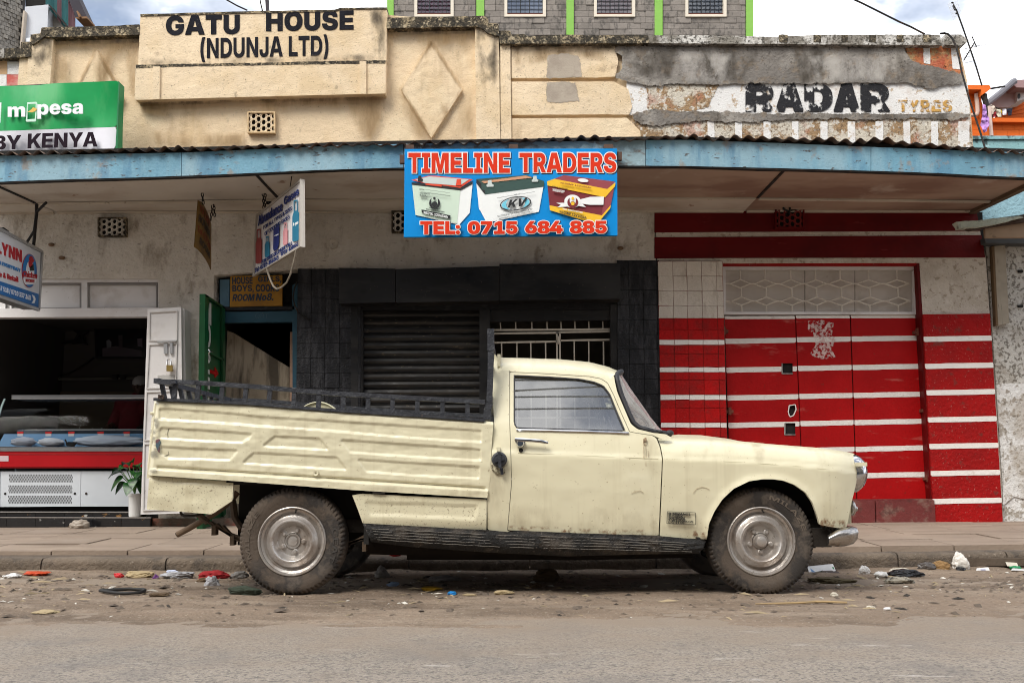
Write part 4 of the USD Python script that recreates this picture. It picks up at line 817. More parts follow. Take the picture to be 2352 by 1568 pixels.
boxt('KV', (1130, 560, 1305, 640), blk, 900, -22, .35); boxt('LOWER LEVEL', (1196, 505, 1258, 512), blk, 600, -8)
boxt('THAI STORAGE BATTERY PUBLIC COMPANY LIMITED', (1026, 718, 1378, 738), blk, 500, -76, .1); boxt('MADE IN THAILAND', (1048, 744, 1140, 752), blk, 600, -18); boxt('JAPANESE STANDARD', (1268, 690, 1356, 697), blk, 600, -16)
part(T, 'print_line', ext([(1024, 540), (1406, 478), (1406, 480), (1024, 543)], sg(.033), (0, .003, 0)), blk)
b_pic([('battery_print', [(1530, 400), (2108, 530), (2070, 760), (2005, 800), (1556, 655)], mar),
       ('battery_side', [(2108, 500), (2208, 400), (2160, 640), (2066, 756)], mr2),
       ('battery_top', [(1600, 350), (1695, 312), (2210, 378), (2090, 490), (1540, 375)], mr2),
       ('battery_band', [(1526, 375), (1600, 350), (2130, 452), (2212, 385), (2208, 425), (2110, 535), (1530, 416)], ylw),
       ('battery_band', [(1552, 615), (2076, 716), (2064, 762), (2005, 800), (1556, 664)], ylw),
       ('battery_band', [(2076, 716), (2168, 610), (2160, 645), (2066, 758)], ylw),
       ('print_flash', Polygon([(1620, 590), (1700, 590), (1840, 560), (1960, 530), (2098, 528), (2092, 610), (1960, 610), (1880, 600), (1918, 632), (1820, 620), (1630, 635), (1665, 610)]), whi),
       ('emblem_disc', E_(1782, 575, 82, 66), whi),
       ('emblem_disc', E_(1888, 365, 54, 18, 6), whi),
       ('emblem', unary_union([E_(1785, 585, 54, 54).difference(E_(1785, 560, 32, 58)), E_(1785, 598, 24, 24)]).difference(R(1765, 500, 1805, 532)), mar),
       ('emblem_flame', unary_union([E_(1785, 545, 13, 15), E_(1785, 597, 18, 18)]), ylw)])
boxt('N100MF 12V100Ah', (1654, 664, 1922, 690), blk, 800, 62, d=.036); boxt('N100MF 12V100Ah', (1664, 382, 1970, 398), mar, 700, 50, d=.036)
boxt('GERMAN TECHNOLOGY', (1578, 418, 1735, 428), blk, 700, 30, d=.036); boxt('MAINTENANCE FREE', (1584, 446, 1704, 458), whi, 800, 22, d=.036); boxt('STORAGE BATTERY', (1584, 460, 1694, 472), whi, 800, 20, d=.036)
boxt('POWER&ENERGY', (1726, 628, 1846, 640), mar, 800, 24, d=.036); boxt('HIGH-QUALITY BATTERY', (1686, 642, 1888, 656), whi, 800, 40, d=.036)
boxed('TIMELINE', (136, 88, 1155, 290)); boxed('TRADERS', (1250, 86, 2222, 288))
def boxed2(text, box):
    g = fit(glyphs(text, 900), *box).buffer(2.5)
    part(T, 'lettering_shadow', ext(affinity.translate(g, 7, 6).buffer(8, join_style=2), sg(.033), (0, .0022, 0)), sk_)
    part(T, 'lettering_outline', ext(g.buffer(7, join_style=2), sg(.036), (0, .0022, 0)), sw); part(T, 'lettering', ext(g, sg(.039), (0, .0022, 0)), sr)
for w, b in (('TEL:', (258, 776, 652, 902)), ('0715', (735, 776, 1230, 900)), ('684', (1310, 772, 1682, 896)), ('885', (1758, 770, 2124, 894))): boxed2(w, b)
rust_br = pm('rusty_bracket', (.09, .05, .035), .8, .4, 9)
for q in ((110, 8, 190, 50), (1145, 2, 1235, 46), (2098, 2, 2190, 44), (50, 108, 100, 190), (2230, 78, 2278, 160)): part(T, 'bracket', ext(R(*q), sg(-.02), (0, .05, 0)), rust_br)

# ---- green and white banner standing on the canopy
YBn = 10.55
zN = crop(0, 280, 4.9)
bn = lambda d: via(zN, at(YBn - d))
T = thing('money_transfer_banner', 'green banner with white lettering above a white strip, on the canopy at far left', 'banner', W(130, 345, YBn))
def bulge(u, v): return YBn - .04 * np.sin(u * .02) * np.sin((v - 190) * .02) - .015 * np.sin(u * .06)
gtop = Polygon([(-70, 201), (0, 198), (90, 196), (118, 192), (272, 186), (267.5, 291.5), (0, 301), (-70, 303)])
part(T, 'green_field', panel(gtop, bulge, 9, .03), flat('banner_green', (.0, .30, .075), .42, .12, layers=[((.10, .38, .14), 1.6, .52, .68, .5, (1.5, 1, .5))]), 40)
part(T, 'white_field', panel(Polygon([(-70, 303.3), (0, 301.3), (267.5, 291.9), (265, 341), (0, 349), (-70, 352)]), bulge, 9, .03), flat('banner_white', (.66, .65, .70), .45), 40)
part(T, 'folded_edge', prism([(272, 186), (274.5, 189), (271, 275), (270, 341), (265.2, 341), (267.7, 291)], YBn - .02, YBn + .12), flat('banner_green_edge', (.0, .16, .05)))
part(T, 'frame', [tube(W(np.array([-60., 268.]), np.array([205., 190.]), YBn + .12), .02, 6), tube(W(np.array([262., 260.]), np.array([190., 345.]), YBn + .12), .02, 6), tube(W(np.array([60., 58.]), np.array([200., 352.]), YBn + .12), .02, 6)], edge_dark)
bw, bk = flat('banner_letter_white', (.80, .80, .84)), flat('banner_letter_dark', (.018, .010, .017), .7, spec=.08)
write(T, 'm', (142, 588, 460, 778), bn(.075), (0, .01, 0), bw, 850, dy=-6); write(T, 'pesa', (684, 545, 1520, 815), bn(.075), (0, .01, 0), bw, 850, dy=-22)
ph = Polygon([(500, 510), (665, 503), (678, 515), (660, 850), (645, 862), (488, 866), (474, 852)]).difference(Polygon([(512, 545), (658, 538), (640, 815), (498, 822)]))
part(T, 'phone_emblem', ext(ph, bn(.072), (0, .01, 0)), flat('banner_pale_green', (.55, .76, .64)))
part(T, 'note_emblem', ext([(500, 690), (545, 665), (575, 640), (608, 602), (686, 632), (640, 675), (590, 695)], bn(.078), (0, .004, 0)), flat('banner_yellow', (.72, .45, .09)))
part(T, 'divider', ext([(-12, 520), (20, 512), (4, 880), (-20, 882)], bn(.072), (0, .01, 0)), bw)
for w, b in (('BY', (-118, 1120, 372, 1375, -8)), ('KENYA', (505, 1085, 1785, 1350, -32))): write(T, w, b[:4], bn(.075), (0, .01, 0), bk, 780, dy=b[4], skew=.04)

# ---- hanging signs under the canopy
def chain(parent, a, b, link=.026, name='chain', mat=None):
    a, b = np.asarray(a, float), np.asarray(b, float); d = b - a; L = np.linalg.norm(d); n = max(3, int(L / (link * 1.5))); ms = []
    for k in range(n):
        c = a + d * (k + .5) / n; t = d / L; s = np.cross(t, [0, 1, 0] if k % 2 else [1, 0, 0]); s /= np.linalg.norm(s)
        an = np.linspace(0, 2 * np.pi, 10, endpoint=False)
        ms.append(tube(c + link * .98 * np.cos(an)[:, None] * t + link * .45 * np.sin(an)[:, None] * s, .0055, 5, True))
    part(parent, name, ms, mat or edge_dark)
zH = crop(0, 700, 3.1354)
XL = float(W(92, 640, 10.7)[0]); LP, LN = np.array([XL, 10, 2.]), np.array([1., 0, 0])
lp = via(zH, lambda u, v: RP(u, v, LP, LN))
T = thing('butchery_lightbox', 'white and blue lit box sign hanging crosswise under the canopy at the left edge', 'sign', RP(40, 620, LP, LN))
part(T, 'face', ext([(-240, 390), (478, 778), (448, 1418), (-240, 1180)], lp, (-.002, 0, 0)), flat('lightbox_white', (.60, .62, .66), .35))
part(T, 'blue_strip', ext([(-240, 1030), (452, 1262), (446, 1418), (-240, 1180)], lp, (.003, 0, 0)), flat('lightbox_blue', (.008, .11, .32), .35))
Pf = np.array([lp(-240, 372), lp(492, 766), lp(452, 1446), lp(-240, 1215)])
part(T, 'case', quad3(Pf + [-.004, 0, 0], (-.16, 0, 0)), alu)
part(T, 'frame', [bar(Pf[0], Pf[1], .03), bar(Pf[2], Pf[3], .03), bar(Pf[1], Pf[2], .03)], alu)
lr, lb = flat('lightbox_red', (.36, .012, .02)), flat('lightbox_letter_blue', (.03, .17, .42))
lw = flat('lightbox_letter_white', (.72, .74, .78))
def lt(txt, box, mt, wt=800, dy=0, skew=0): write(T, txt, box, lp, (-.006, 0, 0), mt, wt, dy, skew)
lp0 = lp; lp = lambda x, y: lp0(x, y) + [.006, 0, 0]
lt('LYNN', (-40, 630, 252, 772), lr, 850, 118); lt('CHICKEN EVERYDAY', (-180, 805, 238, 848), lb, 850, 160); lt('Wholesale & Retail', (-230, 925, 212, 990), lr, 800, 135)
lt('047 518 / 0710 337 360', (-40, 1148, 356, 1215), lw, 700, 130)
part(T, 'arrow_mark', ext([(370, 1268), (400, 1285), (414, 1322), (398, 1370), (368, 1368), (392, 1328)], lp, (-.004, 0, 0)), lw)
part(T, 'emblem_ring', ext(E_(340, 988, 88, 198), lp, (-.004, 0, 0)), lr); lp = lambda x, y: lp0(x, y) + [.009, 0, 0]
part(T, 'emblem_disc', ext(E_(340, 988, 83, 193), lp, (-.002, 0, 0)), flat('emblem_blue', (.01, .16, .42))); lp = lambda x, y: lp0(x, y) + [.011, 0, 0]
part(T, 'emblem_field', ext(unary_union([E_(343, 1000, 48, 130), E_(340, 1090, 76, 80).intersection(R(200, 1040, 500, 1150))]), lp, (-.002, 0, 0)), lw); lp = lambda x, y: lp0(x, y) + [.013, 0, 0]
part(T, 'rooster_mark', ext(unary_union([E_(352, 850, 24, 34), E_(368, 868, 20, 24), Polygon([(320, 880), (345, 868), (372, 900), (362, 955), (330, 948), (322, 915)])]), lp, (-.002, 0, 0)), lr)
part(T, 'rooster_mark', ext([(336, 950), (380, 905), (388, 985), (340, 990)], lp, (-.002, 0, 0)), blk)
lp = lambda x, y: lp0(x, y) + [.015, 0, 0]
lt('Chicken', (254, 985, 418, 1058), lr, 850, 25, .1); lt('BUTCHERY', (288, 1082, 392, 1118), lr, 850, 12)
hk = RP(*zH(395, 690), LP, LN); top = W(*zH(432, 205), 10.35); mid = W(*zH(430, 300), 10.33)
part(T, 'hanger', [tube([hk, hk + (mid - hk) * .5, mid, top], .017, 6), tube([RP(*zH(310, 665), LP, LN), W(*zH(400, 520), 10.33), mid, W(*zH(545, 185), 10.25)], .014, 6)], edge_dark)
part(T, 'hanger', tube(np.array([RP(*zH(x, y), LP - [.08, 0, 0], LN) for x, y in ((-60, 520), (-20, 495), (40, 490), (90, 525), (125, 585))]), .012, 6), edge_dark)

zI = crop(700, 640, 3.2667)
T = thing('curved_tin_sign', 'dark curled yellow tin sign hanging edge-on from chains near the green door', 'sign', W(468, 560, 10.4))
tp = [(455, 460, 10.2), (462, 463, 10.3), (469, 472, 10.42), (476, 486, 10.54), (482, 502, 10.66), (485.5, 515, 10.76)]
bt = [(446.5, 567, 10.2), (455, 573, 10.3), (464, 583, 10.42), (472, 594, 10.54), (479, 606, 10.66), (485, 621, 10.76)]
V = np.vstack([[W(*p) for p in tp], [W(*p) for p in bt]]); n = 6
f = [(i, n + i, n + i + 1, i + 1) for i in range(n - 1)]
part(T, 'tin_sheet', (np.vstack([V, V + [-.006, 0, 0]]), np.array(f + [(a + 12, d + 12, c + 12, b + 12) for a, b, c, d in f])), pm('brown_yellow_tin', (.22, .12, .015), .5, .3, 4, [((.09, .045, .012), 3, .45, .6, .8)]), True)
def tin(s, t):
    s = np.asarray(s) * 5; i = np.clip(np.floor(s).astype(int), 0, 4); w = (s - i)[..., None]; t = np.asarray(t)[..., None]
    A, Bq = V[:6], V[6:]; return (A[i] * (1 - w) + A[i + 1] * w) * (1 - t) + (Bq[i] * (1 - w) + Bq[i + 1] * w) * t + [.005, -.003, 0]
for txt, b in (('TO LET', (.1, .08, .8, .22)), ('HOUSE', (.1, .28, .85, .44)), ('Tel 0720', (.08, .52, .9, .66)), ('ROOM', (.25, .72, .85, .86))):
    g = fit(glyphs(txt, 800), *b).segmentize(.04); part(T, 'lettering', ext(g, tin, (-.002, .001, 0)), flat('tin_red' if 'T' in txt else 'tin_dark', (.22, .03, .01) if 'T' in txt else (.03, .025, .02)))
chain(T, W(*zI(176, 135), 10.25), W(*zI(205, 410), 10.28)); chain(T, W(*zI(325, 370), 10.72), W(*zI(295, 610), 10.72)); chain(T, W(*zI(330, 400), 10.70), W(*zI(345, 560), 10.66))

A0, A1 = W(*zI(845, 545), 10.62), W(*zI(1415, 105), 9.62); dA = A1 - A0; nA = np.cross([dA[0], dA[1], 0], [0, 0, 1.]); nA /= np.linalg.norm(nA)
if nA @ (A0 - [0, 0, .7]) > 0: nA = -nA
ap = lambda d: via(zI, lambda u, v: RP(u, v, A0 + nA * d, nA))
T = thing('gas_shop_sign', 'white framed hanging sign with printed gas cylinders, swung on chains under the canopy', 'sign', RP(638, 530, A0, nA))
part(T, 'board', ext([(852, 552), (1390, 130), (1372, 920), (818, 1285)], ap(0), nA * -.01), pm('gas_sign_white', (.60, .58, .58), .4, .05, 3, [((.42, .33, .26), 4, .52, .68, .7, (4, 4, .25)), ((.5, .44, .4), 2, .5, .7, .5)]))
part(T, 'frame', [ext(Polygon([(845, 545), (1390, 100), (1392, 930), (805, 1297)]).difference(Polygon([(858, 562), (1384, 134), (1370, 912), (826, 1268)])), ap(.012), nA * -.03)], pm('sign_frame_steel', (.34, .31, .27), .5, .2, 8))
part(T, 'side_edge', quad3([ap(.012)(1390, 100), ap(.012)(1392, 930), ap(.012)(1392, 930) + np.array([.026, .015, 0]), ap(.012)(1390, 100) + np.array([.026, .015, 0])], -nA * .02), flat('frame_pale', (.62, .58, .52)))
navy = flat('gas_navy', (.008, .018, .12)); gtl = flat('gas_teal', (.015, .15, .25)); pnk = pm('gas_pink_faded', (.55, .25, .27), .5, .1, 5); rdd = flat('gas_red_faded', (.26, .04, .04)); nvd = flat('gas_dark_blue', (.015, .03, .14))
def al_(txt, box, mt, wt, dy, skew=0, d=.014): write(T, txt, box, ap(d), nA * -.006, mt, wt, dy, skew)
al_('Abundance', (872, 560, 1168, 680), navy, 750, -190); al_('Gases', (1190, 325, 1368, 425), navy, 750, -130)
g = fit(glyphs('FOR ALL TYPES & SIZES', 350), 938, 676, 1285, 722, -240); part(T, 'lettering', ext(g, ap(.014), nA * -.006), nvd)
g = fit(glyphs('OF COOKING GASES', 350), 952, 752, 1255, 800, -215); part(T, 'lettering', ext(g, ap(.014), nA * -.006), nvd)
al_('FOR FREE DELIVERY CALL', (915, 1100, 1290, 1146), nvd, 600, -240); al_('Tel-0722-856061.', (832, 1195, 1130, 1250), nvd, 700, -165); al_('0721-618551', (1150, 1000, 1366, 1048), nvd, 700, -130)
def cyl(cx, t, b, w, mt, k):
    q = lambda x: -k * (x - cx)
    body = Polygon([(cx - w, t + (b - t) * .38 + q(cx - w)), (cx - w * .5, t + (b - t) * .28), (cx + w * .5, t + (b - t) * .26), (cx + w, t + (b - t) * .32), (cx + w, b - 14), (cx + w * .5, b), (cx - w * .5, b + 8), (cx - w, b)])
    col_ = Polygon([(cx - w * .6, t + 8), (cx + w * .6, t), (cx + w * .6, t + (b - t) * .3), (cx + w * .35, t + (b - t) * .3), (cx + w * .35, t + 18), (cx - w * .35, t + 24), (cx - w * .35, t + (b - t) * .32), (cx - w * .6, t + (b - t) * .34)])
    part(T, 'cylinder_print', ext(unary_union([body, col_]), ap(.013), nA * -.003), mt)
cyl(880, 710, 1130, 36, rdd, .7); cyl(984, 800, 1055, 28, gtl, .6); cyl(1206, 630, 905, 27, pnk, .6); cyl(1333, 355, 860, 40, gtl, .5)
part(T, 'cylinder_print', ext([(1062, 720), (1072, 700), (1120, 672), (1132, 680), (1128, 900), (1110, 960), (1070, 985), (1058, 960)], ap(.013), nA * -.003), navy)
al_('K-gas', (1302, 640, 1364, 690), whi, 800, -28, 0, .016); al_('afrigas', (1072, 790, 1124, 810), whi, 700, -22, 0, .016)
chain(T, W(*zI(935, 235), 10.3), RP(*zI(945, 470), A0 + nA * -.02, nA)); chain(T, W(*zI(960, 240), 10.3), RP(*zI(965, 450), A0 + nA * -.02, nA)); chain(T, W(*zI(990, 395), 10.3), RP(*zI(1025, 392), A0 + nA * -.02, nA))
part(T, 'hanging_wire', tube([W(*zI(1292, 25), 9.75), W(*zI(1280, 120), 9.75), RP(*zI(1268, 195), A0, nA)], .005, 5), edge_dark)
cb = np.array([[980, 1200], [1000, 1265], [1030, 1350], [1065, 1420], [1105, 1450], [1160, 1430], [1225, 1370], [1270, 1270], [1300, 1160], [1325, 1060], [1342, 965]], float)
part(T, 'hanging_cable', tube(np.array([RP(*zI(x, y), A0 + nA * .03, nA) for x, y in cb]), .010, 6), pm('grey_cable', (.20, .17, .13), .6, .3, 12))

T = thing('yellow_room_sign', 'yellow hand-painted board with dark lettering over the stair doorway', 'sign', W(588, 702, YW + .08))
part(T, 'board', prism([(529, 634), (648, 632), (648, 702), (528, 704.5)], YW + .05, YW + .075), pm('yellow_sign_board', (.34, .16, .008), .6, .12, 4, [((.18, .08, .008), 5, .48, .62, .6)]))
for w, b, s in (('HOUSE', (378, 112, 602, 190), 0), ('GIRLS,', (660, 104, 915, 178), 0), ('BOYS,', (380, 200, 615, 285), 0), ('COOKS', (636, 192, 890, 272), 0), ('ROOM', (380, 298, 612, 375), .18), ('No8.', (634, 290, 826, 370), .18)):
    write(T, w, b, via(zJ, at(YW + .046)), (0, .004, 0), flat('sign_navy', (.012, .028, .05)), 780, -3, s)

# ================================================================ buildings behind and beside
YB = 27.0
stone_g = pm('grey_cut_stone', (.205, .182, .16), .95, .12, 2, [((.085, .078, .07), 5, .52, .62, .8, (1.4, 1, .8)), ((.30, .27, .24), 8, .6, .7, .5)], bump=.7, bs=9, rnd=.16)
mortar = pm('dark_mortar', (.07, .065, .06), .95); limeg = flat('lime_green_paint', (.20, .42, .07), .7); winframe = flat('cream_window_trim', (.62, .56, .46), .7); ironw = flat('dark_window_iron', (.015, .017, .022), .5)
T = thing('stone_flats', 'grey cut stone block of flats with lime green strips behind the shop roof', 'block of flats', W(1310, 200, YB))
wins = [(958, 1035), (1165, 1247), (1371, 1452), (1581, 1662)]
holes_b = unary_union([R(a, -60, b, 36) for a, b in wins])
part(T, 'wall', prism(R(890, -70, 1727, 300).difference(holes_b), YB + .03, YB + .4), mortar)
cr = random.Random(11)
for k in range(-1, 8):
    v0, v1 = -10 + k * 13.9 - 6, -10 + k * 13.9 + 7.2
    if v0 > 92: break
    u = 892 - cr.random() * 30
    while u < 1726:
        wd = cr.uniform(24, 44); q = R(max(u, 890), v0, min(u + wd - .5, 1727), v1).difference(holes_b.buffer(2)).difference(unary_union([R(a, -99, b, 300) for a, b in ((889, 904), (1092, 1113), (1302, 1319), (1504, 1523), (1712, 1730))]))
        for z in polys(q):
            if z.area > 20: part(T, 'stone_block', prism(z, YB - .02 + cr.uniform(-.02, .015), YB + .04), stone_g)
        u += wd
for a, b in ((889, 904), (1094, 1112), (1301, 1318), (1504, 1522), (1714, 1730)): part(T, 'green_strip', prism([(a, -70), (b, -70), (b, 300), (a, 300)], YB - .06, YB + .2), limeg)
curt = [(.20, .03, .07), (.50, .55, .66), (.50, .34, .35), (.16, .18, .22)]
for k, (a, b) in enumerate(wins):
    w = part(T, 'window', prism(R(a - 6.5, -70, b + 7, 38.5).difference(R(a, -60, b, 33)), YB - .07, YB + .15), winframe)
    part(w, 'sill', prism(R(a, 32, b, 36), YB - .05, YB + .2), flat('brick_red_sill', (.20, .06, .035), .8))
    part(w, 'curtain', prism(R(a, -60, b, 34), YB + .11, YB + .12), pm(f'curtain_cloth_{"abcd"[k]}', curt[k], .9, .25, 1.2, [((.6, .6, .62), 6, .56, .66, .5 if k in (1, 2) else .15, (1, 1, .3))]))
    part(w, 'pane', prism(R(a, -60, b, 34), YB + .085, YB + .09), mats.get('far_window_glass') or glass('far_window_glass', (.93, .95, .97), .0))
    nx_ = 8
    for j in range(nx_ + 1):
        u = a + (b - a) * j / nx_; part(w, 'window_bar', prism(R(u - (.9 if j in (0, 3, 5, 8) else .45), -60, u + (.9 if j in (0, 3, 5, 8) else .45), 34), YB + .04, YB + .07), ironw)
    for j in range(6): part(w, 'window_bar', prism(R(a, 30 - j * 9.3, b, 31 - j * 9.3), YB + .04, YB + .07), ironw)
part(T, 'side_wall', boxm(float(W(1727, 0, YB)[0]) - .3, float(W(1727, 0, YB)[0]) + .01, YB + .2, YB + 9, 4, 14), mortar)
# ---- left stone tower
zE5 = crop(0, 0, 4.7525)
T = thing('stone_tower', 'rough grey stone building with coloured tin shack on top at top left', 'building', W(40, 150, 17))
SP, SN = W(49, 60, 17.0), np.array([.80, -.60, 0]); SN /= np.linalg.norm(SN)
if SN @ (SP - [0, 0, .7]) > 0: SN = -SN
sp = lambda d: (lambda u, v: RP(u, v, SP + SN * d, SN))
part(T, 'wall', ext([(-70, -70), (60, -70), (57, 25), (49, 110), (40, 230), (-70, 230)], sp(-.05), SN * -.3), mortar)
tower_stone = pm('rough_grey_stone', (.27, .25, .22), .95, .15, 3, [((.15, .135, .115), 6, .52, .66, .7)], bump=.9, bs=12, rnd=.2)
for k in range(-9, 16):
    for j in range(-7, 7):
        u0 = j * 9.6 + (k % 2) * 4.6; v0 = k * 9.2 + u0 * .42
        q = [(u0 + .5, v0 + .5), (u0 + 9.1, v0 + 4.4), (u0 + 9.1, v0 + 12.6), (u0 + .5, v0 + 8.8)]
        q = [(a + cr.uniform(-.6, .6), b + cr.uniform(-.6, .6)) for a, b in q]
        if u0 + 9.1 > np.interp(v0, [-70, 25, 110], [59, 55, 46]) or u0 < -14 or v0 > 112 or v0 < -14: continue
        part(T, 'stone_block', ext(q, sp(cr.uniform(-.015, .02)), SN * -.08), tower_stone)
part(T, 'corner_post', prism([(53, 25), (57, 25), (49, 112), (45, 112)], 16.9, 17.3), flat('cream_corner', (.5, .43, .35), .9))
pale_w = pm('pale_blue_white_wall', (.56, .58, .62), .9, .06, 2, [((.42, .42, .42), 4, .58, .7, .5)], bump=.2)
part(T, 'return_wall', prism([(58, 16), (111, 11), (109, 66), (106, 140), (44, 140), (50, 100)], 17.0, 17.4), pale_w)
part(T, 'return_top', prism([(58, -70), (107, -70), (110, 12), (58, 17)], 17.1, 17.5), void_m)
part(T, 'vent_slot', prism([(60, 88), (71, 87), (70, 100), (60, 100)], 16.96, 17.02), alu)
part(T, 'side_stone', prism([(111, 12), (117, 16), (160, 68), (160, 140), (106, 140), (109, 66)], 17.2, 17.6), tower_stone)
tl, mrn = pm('teal_tin_sheet', (.045, .17, .18), .6, .2, 3, [((.12, .2, .2), 4, .55, .7, .6, (2, 2, .3))]), pm('maroon_tin_sheet', (.20, .10, .115), .6, .2, 3, [((.28, .18, .19), 4, .55, .7, .6, (2, 2, .3))])
for k in range(13):
    u0 = 105 + k * 5.2; u1 = u0 + 5.4; mt = tl if k in (0, 1, 2, 3, 4, 7, 8, 9) else mrn
    b0, b1 = np.interp([u0, u1], [105, 155, 172.5], [5, 64, 66]); t = np.interp([u0, u1], [150, 162, 175], [-70, -5, 25])
    V = []; n = 7
    for j in range(n):
        s = j / (n - 1); u = u0 + (u1 - u0) * s; d = .02 * math.cos(s * 4 * math.pi)
        V += [W(u, t[0] + (t[1] - t[0]) * s - 3, 17.05 + d), W(u, b0 + (b1 - b0) * s + 8, 17.05 + d)]
    V = np.array(V); f = [(2 * j, 2 * j + 1, 2 * j + 3, 2 * j + 2) for j in range(n - 1)]
    part(T, 'tin_sheet', (np.vstack([V, V + [0, .004, 0]]), np.array(f + [(a + 2 * n, d + 2 * n, c + 2 * n, b + 2 * n) for a, b, c, d in f])), mt, True)
part(T, 'eave', [prism([(163, -60), (172, -20), (197, 34), (199, 38), (172, 40), (170, 30), (150, -20)], 17.0, 17.3)], pm('dark_eave', (.035, .03, .04), .8))
part(T, 'eave_board', [prism([(172, 40), (199.5, 38), (199.5, 42.5), (176, 43.5)], 16.95, 17.3), prism([(175, 26), (178, 25), (185, 38), (181, 40)], 16.9, 17.0)], pm('timber_brown', (.20, .11, .055), .9, .3, 6))
part(T, 'base_trim', prism([(111, 12), (114, 11), (157, 62), (152, 62)], 16.95, 17.1), edge_dark)
# ---- orange house
YO = 22.0
zR = crop(3440, 0, 2.53)
T = thing('orange_house', 'bright orange block house with balcony and grey gutter at the right edge', 'house', W(2300, 320, YO))
orange = pm('orange_paint', (.68, .125, .006), .7, .08, 1.5, [((.55, .09, .005), 3, .52, .7, .6)], bump=.25, bs=15, rnd=.06); or_dark = flat('orange_joint', (.42, .07, .004), .9)
ow = lambda pts, a, b: ext(pts, via(zR, at(a)), (0, b - a, 0))
part(T, 'wall', [ow([(470, 830), (610, 840), (610, 960), (640, 1120), (640, 1330), (470, 1330)], YO + .03, YO + .5), ow([(640, 1120), (1100, 1120), (1100, 1330), (640, 1330)], YO + .03, YO + .4)], or_dark)
for k in range(10):
    v0 = 843 + k * 56; off = (k % 2) * 60
    for j in range(-1, 12):
        u0 = 470 + j * 112 - off; q = R(u0 + 1, v0 + 1, u0 + 111, v0 + 55).intersection(unary_union([Polygon([(470, 845), (608, 845), (608, 1120), (470, 1120)]), R(470, 1119, 1050, 1330)]).difference(R(612, 0, 705, 1115)))
        for z in polys(q):
            if z.area > 60: part(T, 'block', ow(z, YO, YO + .06), orange)
part(T, 'column_cap', [ow([(465, 808), (680, 808), (694, 820), (694, 845), (610, 905), (605, 850), (465, 848)], YO - .3, YO + .5)], orange)
part(T, 'parapet', ow([(708, 1118), (1100, 1122), (1100, 1160), (712, 1156)], YO - .15, YO + .3), orange)
part(T, 'gable_wall', ow([(870, 1020), (1000, 925), (1100, 880), (1100, 1125), (740, 1120), (800, 1060)], YO + 1.4, YO + 1.6), orange)
for k in range(5):
    q = Polygon([(820, 1060 + k * 14), (1100, 900 + k * 52), (1100, 903 + k * 52), (820, 1062 + k * 14)]); part(T, 'joint', ow(q, YO + 1.385, YO + 1.41), or_dark)
part(T, 'roof', [ow([(660, 985), (900, 770), (925, 765), (1100, 745), (1100, 835), (940, 830), (915, 810), (690, 1005)], YO + .5, YO + 3)], flat('roof_soffit', (.30, .19, .19), .8))
part(T, 'soffit', ow([(680, 1000), (915, 815), (1100, 835), (1100, 880), (860, 1020), (730, 1020)], YO + .9, YO + 1.5), flat('pale_soffit', (.40, .30, .29), .8))
part(T, 'gutter', tube([via(zR, at(YO + .4))(660, 985), via(zR, at(YO + .4))(780, 890), via(zR, at(YO + .4))(905, 780), via(zR, at(YO + .4))(930, 768)], .075, 8), flat('gutter_grey', (.17, .17, .19), .4))
part(T, 'pipe', [tube(np.array([via(zR, at(YO - .12))(*p) for p in ((558, 890), (566, 980), (572, 1060), (566, 1085), (545, 1092), (495, 1094))]), .045, 8)], flat('pipe_beige', (.52, .36, .28), .6))
part(T, 'pipe', tube(np.array([via(zR, at(YO - .25))(*p) for p in ((680, 1010), (692, 1150), (704, 1290))]), .040, 8), flat('pipe_pale', (.58, .44, .38), .6))
T = thing('laundry_line', 'line of pale and dark washing hung on the orange house balcony', 'laundry', via(zR, at(YO - .1))(800, 1080))
part(T, 'line', tube([via(zR, at(YO - .1))(690, 1000), via(zR, at(YO - .1))(790, 1040), via(zR, at(YO - .1))(905, 1030)], .012, 5), edge_dark)
def cloth_uv(pts, Yc, seed, conv=zR, step=8, amp=.05):
    po = rough(pts, 3, 9, seed); po = max(polys(po), key=lambda q: q.area)
    P, TT, lo = mesh_of(po, step); u, v = conv(P[:, 0], P[:, 1])
    d = (meshkit.fbm(np.c_[P / 30.0, np.full(len(P), seed)], 3, seed) - .5) * 2 * amp
    V = W(u, v, Yc + d); return trimesh.Trimesh(np.vstack([V, V + [0, .006, 0]]), np.vstack([TT, TT[:, ::-1] + len(V)]), process=False)
for k, (pts, c) in enumerate([([(695, 990), (730, 1005), (750, 1040), (725, 1060), (720, 1085), (700, 1080)], (.6, .5, .42)), ([(752, 1035), (790, 1040), (798, 1110), (765, 1110), (750, 1080)], (.5, .48, .38)), ([(808, 1035), (845, 1035), (845, 1090), (810, 1092)], (.68, .68, .74)), ([(848, 1035), (902, 1028), (895, 1095), (862, 1098)], (.015, .015, .03)), ([(772, 1036), (800, 1040), (800, 1075), (778, 1072)], (.6, .4, .04)), ([(718, 1070), (748, 1060), (750, 1112), (720, 1110)], (.25, .02, .03))]):
    part(T, 'garment', cloth_uv(pts, YO - .12, 40 + k), flat(f'garment_cloth_{"abcdef"[k]}', c, .9), True)
solo('purple_cloth', 'pale purple cloth hanging over the orange house wall beside the pipe', 'cloth', cloth_uv([(622, 985), (650, 1000), (662, 1095), (682, 1120), (684, 1185), (665, 1215), (660, 1245), (630, 1262), (612, 1210), (598, 1190), (618, 1100)], YO - .4, 52, amp=.09), flat('purple_cloth', (.44, .24, .56), .9), True)
T = thing('air_conditioner', 'white air conditioner box under the eave of the orange house', 'air conditioner', via(zR, at(YO + 1))(985, 930))
